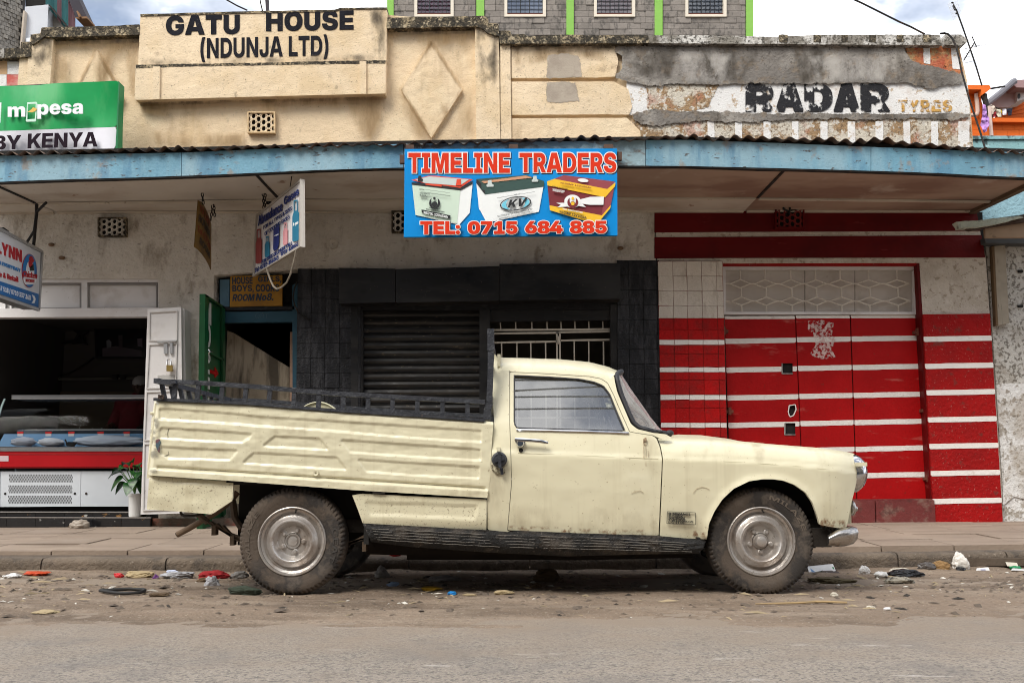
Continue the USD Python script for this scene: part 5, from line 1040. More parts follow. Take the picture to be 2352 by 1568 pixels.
part(T, 'case', ow([(940, 880), (985, 848), (1060, 842), (1060, 930), (948, 962)], YO + .8, YO + 1.35), flat('ac_white', (.55, .52, .50), .6)); part(T, 'fan_grille', ow(E_(966, 912, 13, 24), YO + .78, YO + .82), flat('ac_dark', (.05, .05, .05)))
# ---- neighbour on the right
T = thing('neighbour_shop', 'rough white rendered shop front with brown eave and pale blue wall at right edge', 'shop', W(2330, 1190, YW))
roughcast = pm('roughcast_white', (.52, .50, .46), .95, .1, 3, [((.10, .085, .065), 26, .52, .58, .8), ((.25, .21, .16), 4, .5, .68, .6)], bump=1.0, bs=30)
roughcast2 = pm('roughcast_worn_white', (.66, .65, .63), .95, .08, 3, [((.25, .21, .16), 12, .54, .61, .8), ((.34, .29, .23), 2.5, .5, .62, .6), ((.1, .08, .06), 30, .6, .64, .7)], bump=1.0, bs=24)
part(T, 'wall', prism([(2264, 556), (2460, 550), (2460, 880), (2288, 880)], YW + .05, YW + .3), roughcast)
part(T, 'wall', prism([(2288, 880), (2460, 880), (2460, 1240), (2306, 1240), (2302, 1100)], YW + .05, YW + .3), roughcast2)
part(T, 'wall_bulge', prism(rough([(2306, 1030), (2360, 1040), (2380, 1150), (2330, 1140), (2304, 1160)], 3, 9, 61), YW + .035, YW + .06), roughcast2)
part(T, 'plank', prism([(2284, 565), (2309, 563), (2318, 742), (2293, 747)], YW - .02, YW + .05), pm('weathered_plank', (.32, .28, .22), .9, .2, 4, [((.12, .1, .08), 18, .6, .68, .7, (2, 1, .3))]))
part(T, 'plank_edge', prism([(2279, 565), (2284, 565), (2293, 747), (2288, 748)], YW - .02, YW + .05), pm('brown_plank_edge', (.13, .08, .04), .9))
for v in (620, 700): part(T, 'wall_hole', prism(rough([(2338, v), (2350, v - 1), (2350, v + 6), (2339, v + 6)], 1, 4, v), YW + .035, YW + .06), void_m)
part(T, 'eave_board', prism([(2262, 517), (2460, 488), (2460, 545), (2264, 546)], YW - .5, YW - .46), pm('tan_eave_board', (.30, .21, .14), .85, .15, 3, [((.12, .08, .05), 10, .62, .7, .7)]))
part(T, 'eave_under', prism([(2262, 545), (2460, 536), (2460, 560), (2264, 558)], YW - .12, YW + .1), pm('dark_grey_trim', (.06, .065, .068), .8))
part(T, 'roof_edge', prism([(2200, 521), (2352, 493), (2460, 472), (2460, 488), (2352, 510), (2232, 528)], YW - .55, YW - .47), pm('dark_brown_roof', (.05, .028, .018), .8))
part(T, 'blue_wall', prism([(2230, 500), (2352, 400), (2460, 350), (2460, 470), (2352, 492), (2236, 508)], YW + .32, YW + .5), pm('pale_blue_roughcast', (.26, .43, .50), .95, .12, 2, [((.10, .16, .2), 22, .60, .66, .7)], bump=1.0, bs=24))
part(T, 'blue_ledge', prism(rough([(2196, 510), (2340, 497), (2352, 499), (2300, 512), (2250, 522), (2205, 524)], 2, 8, 63), YW - .6, YW - .5), pm('pale_ledge', (.42, .47, .40), .95, .2, 4, [((.1, .1, .09), 10, .55, .65, .7)], bump=.5))
cor = pm('blue_cornice_mouldy', (.22, .40, .42), .9, .15, 2, [((.03, .04, .04), 8, .53, .62, .85, (1, 1, .6)), ((.45, .58, .6), 14, .6, .68, .6)], bump=.4)
for v0, v1, d in ((312, 319.5, -.0), (320.5, 323, .08), (323, 343, .03)): part(T, 'cornice', prism([(2233, v0), (2470, v0), (2470, v1), (2233, v1)], 14.5 + d, 15.5), cor)

# ================================================================ aerials and cables on the roofs
def cable(name, label, pts, r=.012, group=None): solo(name, label, 'cable', tube(np.array(pts), r, 6), edge_dark, True, group)
zT = crop(2560, 0, 1.8234)
cb = [(1165, -5), (1230, 25), (1300, 60), (1400, 110), (1480, 150), (1560, 185), (1655, 235)]
cable('overhead_cable', 'black cable sagging from top edge to the right end of the parapet', [W(*zT(*p), 11.2) for p in cb], .011)
cb = [(1762, 231), (1790, 228), (1815, 235), (1842, 262), (1870, 320), (1890, 400), (1905, 480), (1930, 570), (1960, 680), (2000, 800), (2040, 920), (2066, 1010)]
cable('hanging_cable', 'loose black cable draped down the broken right end of the parapet', [W(*zT(*p), 10.74 - .0006 * p[1]) for p in cb], .011)
cb = [(1538, -6), (1620, 40), (1690, 72)]
zQ = crop(0, 0, 1.8234)
cable('overhead_cable', 'thin dark cable slanting down to the name board from the top edge', [W(*zQ(*p), 12.5) for p in cb], .010)
solo('roof_pole', 'dark square pole rising behind the name board at the top edge', 'pole', prism([(605, -60), (610, -60), (617, 45), (611.5, 45)], 12.4, 12.5), pm('dark_pole', (.03, .022, .03), .7))
cable('overhead_cable', 'green black cable beside the dark roof pole', [W(594, -30, 12.6), W(598, 5, 12.6), W(604, 30, 12.6)], .009)
YA2 = 15.5
pa = lambda x, y: via(zR, at(YA2))(x, y)
T = thing('roof_aerial', 'tall leaning television aerial with two sets of rods behind the parapet end', 'aerial', pa(612, 812))
part(T, 'mast', tube([pa(368, 90), pa(430, 260), pa(500, 460), pa(560, 640), pa(612, 812)], .013, 6), edge_dark)
thin = flat('thin_alloy', (.24, .24, .26), .4); wht_rod = flat('grid_rods', (.6, .6, .62), .5)
def rod(a, b, r=.005, m=thin, nm='rod', z=0): part(T, nm, tube([pa(*a) + [0, -z, 0], pa(*b) + [0, z, 0]], r, 5), m)
rod((440, 575), (545, 400), .011, edge_dark, 'boom')
rod((520, 352), (562, 448), .009, edge_dark, 'boom')
for a, b in (((485, 392), (578, 290)), ((445, 466), (655, 425)), ((440, 470), (560, 440)), ((440, 520), (510, 495)), ((445, 548), (530, 530)), ((450, 600), (540, 578)), ((515, 440), (590, 430))): rod(a, b)
for k in range(7): rod((290 + k * 14, 40 - k * 3), (345 + k * 12, 190 - k * 12), .0035, wht_rod, 'grid_rod')
for k in range(5): rod((288 + k * 14, 42 + k * 30), (385 + k * 9, 10 + k * 30), .0035, wht_rod, 'grid_rod')
for x, y in ((332, 28), (343, 60), (348, 78), (358, 95), (372, 130)): part(T, 'clip', ball(pa(x, y), .022, (1, .6, .7), 1), edge_dark)
rod((335, 30), (368, 95), .008, edge_dark, 'boom')
cable('aerial_stay', 'thin wire from the aerial foot to the roof gutter of the orange house', [via(zR, at(20))(697, 842), via(zR, at(20))(760, 832), via(zR, at(20))(830, 820)], .02)
T = thing('balcony_post', 'thin dark post rising beside the orange column', 'post', via(zR, at(YO - .2))(640, 980)); part(T, 'post', tube([via(zR, at(YO - .2))(634, 895), via(zR, at(YO - .2))(640, 940), via(zR, at(YO - .2))(655, 1000), via(zR, at(YO - .2))(662, 1090)], .06, 6), edge_dark); part(T, 'cross_bar', tube([via(zR, at(YO - .2))(608, 922), via(zR, at(YO - .2))(648, 922)], .04, 6), edge_dark)
solo('soffit_cable', 'thin cable looping from the canopy underside above the red wall grille', 'cable', tube(np.array([W(*zT(x, y), 10.85) for x, y in ((737, 1340), (735, 1400), (728, 1470), (715, 1440), (690, 1430), (684, 1390), (712, 1352), (737, 1340))]), .012, 6), edge_dark, True)
solo('soffit_cable', 'thin wire running along the top of the red wall under the canopy', 'cable', tube(np.array([W(*zT(x, y), 10.93) for x, y in ((740, 1440), (850, 1415), (1000, 1408), (1300, 1404), (1600, 1408), (1960, 1412))]), .009, 6), edge_dark, True)
solo('doorway_cable', 'thin dark cable hanging down the edge of the stair doorway', 'cable', tube(np.array([via(zJ, at(YW - .06))(x, y) for x, y in ((1088, 165), (1060, 230), (1042, 330), (1060, 420), (1100, 500), (1170, 550), (1240, 580))]), .008, 6), edge_dark, True)
for k, (za, sl_c, lab) in enumerate(((5.06, .0, 'lowest of the street cables mirrored in the cab window'), (5.21, .012, 'second lowest of the street cables mirrored in the cab window'), (5.33, .08, 'slanting street cable mirrored high in the cab window'), (5.40, .015, 'topmost of the street cables mirrored in the cab window'))):
    cable('street_cable', lab, [(x, 2.0 + .05 * k, za + sl_c * (x - 1) + .0025 * x * x + .012 * math.sin(1.7 * x + k)) for x in np.linspace(-12, 12, 49)], .010, 'street cables mirrored in the cab window')
T = thing('opposite_shops', 'row of plain shop buildings across the street, behind the viewpoint', 'shop building', (0, -10, 0))
opp = pm('opposite_wall', (.22, .19, .155), .9, .12, .7, [((.2, .16, .12), 1.4, .47, .62, .6)]); opd = flat('opposite_door', (.10, .12, .14)); opg = flat('opposite_glass', (.05, .06, .07), .2)
for k, (x0, x1, h) in enumerate(((-26, -15, 11.6), (-14.99, -5, 14.6), (-4.99, 4.6, 12.6), (4.61, 15, 14.9), (15.01, 27, 11.8))):
    w = part(T, 'wall', boxm(x0, x1, -18, -10, -.2, h), opp)
    part(w, 'parapet_cap', boxm(x0, x1, -10.15, -9.9, h - .25, h + .1), mould)
    n_ = int((x1 - x0) / 3)
    for j in range(n_):
        xx = x0 + (j + .5) * (x1 - x0) / n_; part(w, 'door', boxm(xx - 1, xx + 1, -9.98, -9.9, 0, 2.6), opd)
        for z in np.arange(3.8, h - 1.8, 3.0): part(w, 'window', boxm(xx - .7, xx + .7, -9.98, -9.92, z, z + 1.4), opg)
    part(w, 'awning', boxm(x0 + .1, x1 - .1, -10.0, -8.2, 3.0, 3.1), iron_roof)
# ================================================================ inside and before the butchery
YC = YW + .32
zF = crop(0, 1180, 1.96)
cv = lambda d=0: via(zF, at(YC + d))
T = thing('display_counter', 'glass fronted chilled meat counter with red band and white vented base', 'counter', cv()(520, 1420))
ce = lambda pts, a, b: ext(pts, cv(a), (0, b - a, 0))
part(T, 'base_panel', ce([(5, 1150), (594, 1148), (590, 1408), (2, 1410)], 0, .05), flat('counter_white', (.56, .59, .62), .4)); part(T, 'base_panel', ce([(597, 1148), (1090, 1148), (1090, 1408), (593, 1408)], .002, .05), mats['counter_white']); part(T, 'base_panel', ce([(-160, 1150), (0, 1150), (-2, 1410), (-160, 1410)], .002, .05), mats['counter_white'])
sl = []
for r0 in (1172, 1252, 1328):
    for j in range(40):
        for h in range(4):
            x = 66 + j * 11.7 - (r0 - 1172) * .04 + (h % 2) * 5.5; y = r0 + h * 14.5
            sl.append(R(x, y, x + 4.6, y + 13))
part(T, 'vent_slots', ext(unary_union(sl), cv(-.003), (0, .004, 0)), flat('slot_dark', (.05, .05, .05)), kind='stuff')
for x, y in ((38, 1313), (550, 1312), (633, 1312)): part(T, 'screw', ball(cv(-.002)(x, y), .014, (1, .5, 1), 1), edge_dark)
part(T, 'plinth', ce([(-160, 1408), (1090, 1408), (1090, 1450), (-160, 1450)], .08, .7), void_m)
part(T, 'red_band', ce([(-160, 1003), (1090, 1003), (1090, 1117), (-160, 1117)], -.05, .1), flat('counter_red', (.36, .006, .010), .22, spec=.5)); part(T, 'red_band', ce([(-160, 1118), (1090, 1118), (1090, 1128), (-160, 1128)], -.03, .1), mats['counter_red'])
part(T, 'band_groove', ce([(-160, 1024), (1090, 1024), (1090, 1027), (-160, 1027)], -.052, -.04), edge_dark)
part(T, 'steel_rail', ce([(-160, 972), (1090, 972), (1090, 1002), (-160, 1002)], -.06, .06), steel_trim)
part(T, 'label', ce([(-10, 1035), (62, 1035), (62, 1076), (-10, 1076)], -.054, -.05), flat('label_pale', (.5, .4, .42)))
cl = mats.get('counter_glass') or glass('counter_glass', (.90, .93, .94), -.042)
gp = [(965, .0), (900, .01), (820, .05), (740, .12), (670, .2), (620, .28)]
V = []
for y, d in gp: V += [cv(d)(-40 + d * 260, y), cv(d)(1085, y)]
part(T, 'front_glass', (np.array(V), np.array([(2 * i, 2 * i + 1, 2 * i + 3, 2 * i + 2) for i in range(5)])), cl, True)
part(T, 'glass_edge', tube(np.array([cv(d)(-40 + d * 260 + 2, y) for y, d in gp]), .012, 6), flat('glass_edge_green', (.25, .33, .32), .3))
part(T, 'top_shelf', ce([(85, 590), (1085, 586), (1085, 612), (88, 620)], .26, .62), flat('top_shelf_grey', (.12, .12, .125), .4)); part(T, 'top_rail', ce([(85, 612), (1085, 606), (1085, 616), (85, 622)], .24, .27), steel_trim)
part(T, 'inner_shelf', ce([(190, 840), (1085, 838), (1085, 848), (190, 850)], .4, .44), flat('shelf_dim', (.2, .2, .2), .5))
part(T, 'inside', [boxm(-5.9, -3.7, YC + .66, YC + .7, .5, 1.25), boxm(-5.9, -3.7, YC + .0, YC + .68, .80, .82)], flat('counter_inside', (.10, .12, .15), .6))
part(T, 'bottom_tray', ce([(30, 875), (1080, 872), (1085, 968), (-20, 968)], .30, .36), flat('tray_blue', (.14, .26, .42), .4))
for k, x in enumerate((125, 332, 500, 716, 908)): part(T, 'price_tag', [ce([(x, 858), (x + 46, 857), (x + 46, 872), (x, 873)], .2, .21)], flat('tag_red', (.50, .02, .02))); part(T, 'price_tag', ce([(x + 2, 874), (x + 44, 873), (x + 44, 890), (x + 2, 891)], .2, .21), flat('tag_pale', (.5, .46, .46)))
def lump(name, label, cat, x0, y0, x1, y1, d, mt, seed, group=None):
    po = rough([(x0, y1), (x0 + (x1 - x0) * .1, y0 + (y1 - y0) * .3), (x0 + (x1 - x0) * .5, y0), (x1 - (x1 - x0) * .1, y0 + (y1 - y0) * .25), (x1, y1)], (y1 - y0) * .12, (x1 - x0) / 9, seed)
    c = cv(d)((x0 + x1) / 2, (y0 + y1) / 2); w = np.linalg.norm(cv(d)(x1, y0) - cv(d)(x0, y0)) / 2; h = abs((cv(d)(x0, y0) - cv(d)(x0, y1))[2]) / 2
    m = trimesh.creation.icosphere(subdivisions=3); v = np.array(m.vertices); v *= (1 + .5 * (meshkit.fbm(v * 2.2 + seed, 4, seed) - .5))[:, None]; m = trimesh.Trimesh(v * [w, .12, h] + c, m.faces)
    solo(name, label, cat, m, mt, True, group)
lump('wrapped_meat', 'white wrapped bundle at the left end of the meat tray', 'meat', 85, 900, 265, 965, .16, flat('wrap_bluish', (.52, .54, .62), .3), 1)
lump('wrapped_meat', 'white wrapped bundle in the middle of the meat tray', 'meat', 285, 905, 470, 968, .16, flat('wrap_white', (.66, .67, .72), .3), 2)
lump('wrapped_meat', 'long glossy plastic covered heap at the right end of the meat tray', 'meat', 540, 885, 1060, 968, .18, flat('wrap_clear', (.50, .55, .64), .2), 3)
T = thing('scale_scoop', 'small dark scoop lying on the white bundle in the counter', 'scoop', cv(.1)(515, 950)); part(T, 'blade', ce(rough([(480, 945), (500, 932), (565, 935), (545, 968), (490, 965)], 2, 8, 7), .06, .075), edge_dark); part(T, 'handle', tube([cv(.07)(490, 940), cv(.07)(478, 915)], .008, 6), edge_dark)
T = thing('wall_television', 'black flat television on the back wall of the butchery', 'television', via(zF, at(14.0))(870, 310))
te = lambda pts, a, b: ext(pts, via(zF, at(a)), (0, b - a, 0))
part(T, 'case', te([(692, 98), (1085, 95), (1085, 316), (702, 318)], 13.95, 14.05), flat('tv_black', (.006, .006, .007), .35))
part(T, 'screen', te([(704, 110), (1080, 107), (1080, 305), (712, 307)], 13.945, 13.96), flat('tv_screen', (.012, .012, .016), .15))
for q, c in (([(752, 245), (850, 230), (1040, 262), (1040, 305), (752, 305)], (.10, .08, .10)), ([(782, 190), (800, 182), (818, 200), (816, 240), (784, 245)], (.22, .24, .27)), ([(1008, 175), (1046, 172), (1046, 235), (1012, 228)], (.18, .15, .2)), ([(870, 150), (900, 150), (900, 235), (872, 235)], (.06, .05, .06))): part(T, 'screen_picture', te(q, 13.942, 13.946), flat('tv_tone_%d' % int(c[0] * 100 + c[2] * 10), c, .3))
# ---- person behind the counter
import manifold3d as m3
def body_of(bones, edge=.03):
    acc = None
    for a, ra, b, rb in bones:
        S = [m3.Manifold.sphere(r, 20).translate(tuple(map(float, p))) for p, r in ((a, ra), (b, rb))]
        h = m3.Manifold.batch_hull(S); acc = h if acc is None else acc + h
    acc = acc.refine_to_length(edge); q = tm(acc); q = trimesh.Trimesh(q.vertices, q.faces, process=True)
    trimesh.smoothing.filter_taubin(q, iterations=12); return q
Hd = W(322, 884, 12.75); px, py, hz = Hd; fz = .3
T = thing('person', 'person in hair net and dark red top bending behind the meat counter', 'person', (px, py, fz))
hip = np.array([px - .12, py + .05, fz + .86]); neck = np.array([px - .03, py + .02, hz - .19]); ch = neck * .62 + hip * .38
sl_, sr_ = neck + [-.2, 0, -.06], neck + [.19, .0, -.06]; skin = flat('dark_skin', (.06, .03, .018), .5)
torso = [(hip, .15, ch, .16), (ch, .16, neck, .09), (sl_, .075, sr_, .075), (sl_, .075, ch, .14), (sr_, .075, ch, .14)]
arms = []
for s, sh_ in ((-1, sl_), (1, sr_)):
    el = sh_ + [s * .07, -.08, -.26]; wr = el + [-s * .05, -.22, -.04]; arms += [(sh_, .06, el, .047), (el, .045, wr, .032), (wr, .032, wr + [-s * .01, -.07, -.005], .036)]
    for k in range(4): a0 = wr + [-s * .01 + (k - 1.5) * .02, -.09, 0]; arms += [(a0, .009, a0 + [0, -.04 - .006 * (k in (1, 2)), -.012], .008), (a0 + [0, -.04, -.012], .008, a0 + [0, -.06, -.035], .007)]
    t0 = wr + [-s * .03, -.05, 0]; arms += [(t0, .011, t0 + [-s * .03, -.035, -.01], .009)]
legs = []
for s in (-1, 1): k0 = hip + [s * .09, 0, -.05]; kn = hip + [s * .1, -.03, -.42]; an = np.array([hip[0] + s * .1, py + .05, fz + .07]); legs += [(k0, .1, kn, .07), (kn, .065, an, .045), (an, .045, an + [0, -.14, -.035], .035)]
head = [(Hd + [0, .01, .02], .088, Hd + [0, -.015, -.045], .072), (Hd + [0, -.02, -.09], .05, Hd + [0, -.045, -.075], .045), (neck, .06, Hd + [0, .01, -.06], .058), (Hd + [0, -.095, -.015], .012, Hd + [0, -.105, -.04], .016), (Hd + [-.088, .01, -.03], .018, Hd + [-.09, .012, -.005], .016), (Hd + [.088, .01, -.03], .018, Hd + [.09, .012, -.005], .016)]
part(T, 'body', body_of(torso + arms + legs + head, .02), skin, True)
grow_ = lambda bs, d: [(a, ra + d, b, rb + d) for a, ra, b, rb in bs]
part(T, 'top', body_of(grow_(torso, .018) + grow_([x for x in arms if x[1] in (.06,)], .02)), pm('dark_red_top', (.12, .008, .012), .9, .2, 6), True)
part(T, 'trousers', body_of(grow_([x for x in legs if x[1] > .05], .018) + [(hip, .168, hip + [0, 0, -.1], .16)]), pm('dark_trousers', (.02, .02, .025), .9), True)
part(T, 'hair_net', trimesh.intersections.slice_mesh_plane(ball(Hd + [0, .012, .022], .103, (1, 1.05, 1), 3), [0, -.25, 1], Hd + [0, 0, .015]), pm('hair_net', (.30, .28, .27), .6, .1, 20), True)
for s in (-1, 1): part(T, 'eye', ball(Hd + [s * .033, -.083, -.002], .012, (1, .6, .7), 1), flat('eye_white', (.45, .43, .4), .3))
part(T, 'mouth', ball(Hd + [0, -.088, -.072], .02, (1.1, .4, .35), 1), flat('lip', (.08, .03, .025), .5))
# ---- pot plant on the step
Yp = YW - .06
T = thing('pot_plant', 'leafy green plant in a white ribbed pot beside the open shop door', 'plant', W(310, 1183, Yp))
pt, pb = W(308, 1133, Yp), W(310, 1186, Yp); ph_ = pt[2] - pb[2]; pr = abs(W(293, 1140, Yp)[0] - W(310, 1140, Yp)[0])
pm_ = lathe([(0, 0), (pr * .74, 0), (pr * .8, .01), (pr * .98, ph_ * .9), (pr * 1.1, ph_ * .9), (pr * 1.1, ph_), (pr * .98, ph_), (pr * .9, ph_ * .92), (0, ph_ * .9)], 16, 'z', (0, 0, 0)); pm_.apply_translation([pb[0], Yp, pb[2]])
part(T, 'pot', pm_, flat('white_pot', (.62, .62, .60), .35), 25)
leaf_m = pm('variegated_leaf', (.008, .050, .008), .35, .3, 12, [((.06, .19, .03), 34, .55, .63, .7)], spec=.35)
tips = [(260, 1083, .05), (252, 1090, -.1), (258, 1117, -.12), (268, 1125, .0), (283, 1062, .05), (300, 1058, .0), (318, 1064, -.05), (330, 1078, .1), (330, 1100, -.1), (292, 1128, -.2), (305, 1112, -.2), (322, 1122, -.1), (275, 1072, -.15), (312, 1090, -.2)]
for k, (u, v, d) in enumerate(tips):
    c0 = W(310, 1134, Yp); tip = W(u, v, Yp + d); mid_ = c0 * .45 + tip * .55 + [0, 0, .09 + .02 * (k % 3)]
    part(T, 'stem', tube([c0, c0 * .6 + mid_ * .4 + [0, 0, .03], mid_], .005, 5), flat('stem_green', (.10, .2, .05), .5))
    t = (tip - mid_); L = np.linalg.norm(t); s_ = np.cross(t, [0, 0, 1.]); s_ /= np.linalg.norm(s_) + 1e-9; V = []; n = 7
    s_ = s_ + np.array([0, 0, rng.uniform(-.5, .5)]); s_ /= np.linalg.norm(s_)
    for j in range(n):
        q = j / (n - 1); wd = .078 * math.sin(math.pi * (q * .93 + .04)) ** .75 * (1 - .25 * q); c = mid_ + t * q * 1.1 + np.array([0, 0, .03 * math.sin(q * 3) - .05 * q * q])
        V += [c - s_ * wd + [0, 0, .012], c, c + s_ * wd + [0, 0, .012]]
    f = [];
    for j in range(n - 1): a = 3 * j; f += [(a, a + 1, a + 4, a + 3), (a + 1, a + 2, a + 5, a + 4)]
    part(T, 'leaf', (np.array(V), np.array(f)), leaf_m, True)
T = thing('padlock', 'small brass padlock on the hasp of the white shop door', 'padlock', W(388, 845, YW - .3))
part(T, 'lock_body', prism(R(382, 838, 395, 852), YW - .33, YW - .29), pm('brass', (.42, .30, .10), .35, .1, 6, metal=.9)); part(T, 'shackle', tube(W(np.array([384., 384, 386, 391, 393, 393]), np.array([839., 829, 825, 825, 829, 839]), YW - .31), .008, 6), steel_trim)
# ================================================================ the pickup
YT, YWH = 6.10, 6.165
YMID = YT + .79
paint = pm('cream_car_paint', (.655, .61, .435), .34, .02, .8, [((.59, .54, .375), 1.6, .45, .62, .45), ((.50, .445, .30), 6, .54, .68, .38, (2.6, 1, .08)), ((.22, .15, .08), 60, .655, .68, .6), ((.68, .645, .48), 3, .55, .65, .4)], bump=.05, bs=4, coat=.22, spec=.4, rvar=.08)
paint_low = pm('cream_paint_splashed', (.625, .58, .41), .42, .04, .8, [((.53, .47, .32), 2.2, .47, .66, .5), ((.15, .10, .06), 80, .595, .63, .6), ((.40, .34, .2), 7, .56, .7, .4, (2, 1, .15))], bump=.05, bs=10, coat=.15, spec=.4)
rubber = pm('dusty_tyre_rubber', (.080, .061, .046), .85, .15, 4, [((.018, .017, .017), 4.5, .47, .55, .8), ((.14, .112, .088), 9, .52, .64, .5)], bump=.3, bs=60)
rim_m = pm('dusty_steel_rim', (.50, .47, .44), .34, .12, 5, [((.24, .18, .135), 5, .46, .61, .6), ((.58, .55, .52), 14, .54, .64, .5), ((.12, .085, .06), 60, .60, .65, .45)], bump=.12, bs=60, metal=.7)
chrome = pm('worn_chrome', (.62, .62, .63), .10, .05, 8, [((.30, .26, .22), 14, .62, .70, .6)], metal=1.0, rvar=.06)
chrome2 = pm('dull_bumper_chrome', (.42, .40, .38), .26, .12, 6, [((.16, .12, .09), 11, .54, .66, .7)], metal=1.0, rvar=.1)
black_rub = pm('black_rubber_seal', (.022, .022, .025), .55, .2, 9, [((.09, .085, .08), 20, .6, .68, .5)])
sill_m = pm('black_underseal_sill', (.013, .0125, .012), .7, .3, 5, [((.085, .07, .055), 6, .5, .64, .7, (1, 1, 1.5)), ((.15, .13, .11), 50, .62, .67, .6)], bump=.7, bs=55)
rail_m = pm('black_rail_paint', (.030, .032, .039), .36, .2, 6, [((.045, .047, .053), 12, .52, .62, .6), ((.10, .06, .04), 26, .68, .71, .5)], bump=.5, bs=28)
under_m = pm('dirty_underbody', (.016, .012, .009), .95, .3, 5, bump=.4, bs=20)
spring_m = pm('dusty_spring_steel', (.085, .058, .038), .9, .25, 9, bump=.3, bs=40)
seat_m = pm('dark_seat_vinyl', (.03, .026, .024), .6, .2, 5)
glass_side = glass('cab_glass', (.58, .61, .63), .16, .012, .13); glass_ws = glass('windscreen_glass', (.24, .28, .27), .16, .03, .55)
P0 = W(671, 1366, YT)
K = thing('pickup_truck', 'cream old pickup with black bed rails parked along the kerb facing right', 'pickup', (0, YMID, 0))
zc = lambda v: W(CX, v, YT)[..., 2]
def side(z): return np.interp(z, [.2, .30, .40, .60, .78, .802, .815, .90, .985, 1.0, 1.32, 1.37], [.075, .05, .028, .006, .0, .0, .010, .030, .055, .062, .185, .205])
def both(name, m, mt, smooth=35, label=None, parent=None):
    """the near panel and its mirror on the far side"""
    a = part(parent or K, name, m, mt, smooth, label)
    v = np.array(m.vertices); v[:, 1] = 2 * YMID - v[:, 1]
    b = part(parent or K, name, trimesh.Trimesh(v, np.array(m.faces)[:, ::-1], process=False), mt, smooth)
    return a, b
ss = lambda t: np.clip(t, 0, 1) ** 2 * (3 - 2 * np.clip(t, 0, 1))
# ---- load bed sides with pressed panels
bed = Polygon([(355, 918.5), (560, 927), (760, 943), (950, 955), (1131, 968), (1133, 972), (1127, 1065), (1126, 1100), (1119, 1143), (814, 1125), (537, 1104), (343, 1091), (340, 1087), (338, 1070), (341, 1044), (348, 962)])
rec = [[(363, 936), (384, 935), (530, 946), (600, 954), (740, 962), (950, 976), (1108, 986), (1109, 1018), (950, 1008), (840, 999), (740, 990), (600, 981), (530, 975), (363, 965)],
       [(363, 985), (372, 979), (450, 984), (530, 989), (586, 994), (574, 1008), (557, 1019), (450, 1014), (363, 1008)],
       [(363, 1026), (370, 1022), (450, 1027), (553, 1031), (530, 1059), (385, 1055), (366, 1044)],
       [(598, 1023), (630, 998), (736, 1004), (762, 1036), (598, 1027)], [(553, 1061), (581, 1036), (776, 1047), (800, 1078), (797, 1082), (556, 1066)],
       [(776, 1006), (950, 1018), (1106, 1029), (1107, 1060), (950, 1051), (802, 1041)], [(815, 1051), (950, 1060), (1104, 1069), (1103, 1101), (950, 1094), (839, 1085)]]
rec = [Polygon(q).buffer(-5).buffer(4) for q in rec]
seam = LineString([(363, 1072.5), (560, 1085), (760, 1098), (1113, 1121)]); lipl = LineString([(343, 1089), (430, 1097), (537, 1102)])
def bed_d(u, v):
    pts = shapely.points(u, v); z = zc(v)
    d = YT + .004 + np.interp(z, [.55, .7, 1.0, 1.2], [.004, 0, .0, .012])
    for q in rec:
        t = np.where(shapely.contains_xy(q, u, v), shapely.distance(pts, q.exterior), 0); d = d + .0095 * ss(t / 3.6)
    d = d + .016 * np.exp(-(shapely.distance(pts, seam) / 2.2) ** 2)
    below = v > np.interp(u, [363, 760, 1113], [1074.5, 1100, 1123]); d = d - .012 * below * ss((v - np.interp(u, [363, 760, 1113], [1074, 1099, 1122])) / 6)
    t = (u - 340) / 12; d = d + .05 * np.clip(1 - (u - (355 - (v - 918) * .1)) / 14, 0, 1) ** 2
    tp = (np.interp(u, [355, 560, 760, 1131], [918.5, 927, 943, 968]) + 7 - v) / 7; d = d + .02 * np.clip(tp, 0, 1) ** 2
    n = meshkit.fbm(np.stack([u * .03, v * .06, u * 0], -1), 3, 4) - .5; return d + n * .009
bedp = panel(bed, bed_d, 2.7, .03)
nearbed, _ = both('bed_side', bedp, paint, 40)
flapp = panel(Polygon([(343, 1092), (536, 1105), (534, 1149), (486, 1180.5), (410, 1174), (337, 1169.5)]), lambda u, v: YT + .022 + (meshkit.fbm(np.stack([u * .03, v * .05, u * 0], -1), 3, 7) - .5) * .014 + np.exp(-((v - 1094 - (u - 343) * .06) / 5) ** 2) * .015, 7, .02)
both('rear_skirt', flapp, paint_low, 40)
low = Polygon([(809, 1137), (830, 1133), (950, 1139), (1118, 1146.5), (1117, 1218), (1000, 1210), (833, 1201), (822, 1170)])
lrec = Polygon([(836, 1150), (1100, 1159), (1092, 1193), (847, 1183)]).buffer(-4).buffer(4)
lowd = lambda u, v: YT + .012 + .009 * ss(np.where(shapely.contains_xy(lrec, u, v), shapely.distance(shapely.points(u, v), lrec.exterior), 0) / 4.5) + np.clip((v - 1185) / 35, 0, 1) ** 2 * .03
both('lower_side_panel', panel(low, lowd, 4.5, .03), paint_low, 40)
both('panel_slot', prism([(856, 1128), (884, 1129.5), (884, 1134), (856, 1133)], YT - .004, YT + .02), under_m, False)
part(nearbed, 'marker_hole', [lathe([(.005, .003), (.016, .0), (.018, .012)], 14, 'y', W(725, 1086, YT - .012))], paint, 30)
part(nearbed, 'dent_tear', prism(rough([(358, 1010), (366, 1007), (368, 1016), (365, 1024), (366, 1040), (361, 1034), (358, 1022)], 1, 3, 3), YT - .004, YT + .01), pm('torn_blue_primer', (.06, .10, .12), .8, .3, 20, [((.16, .05, .05), 18, .5, .6, .8)]))
part(nearbed, 'latch_pin', tube([W(357, 949, YT + .05), W(346, 949, YT + .05)], .010, 8), paint)
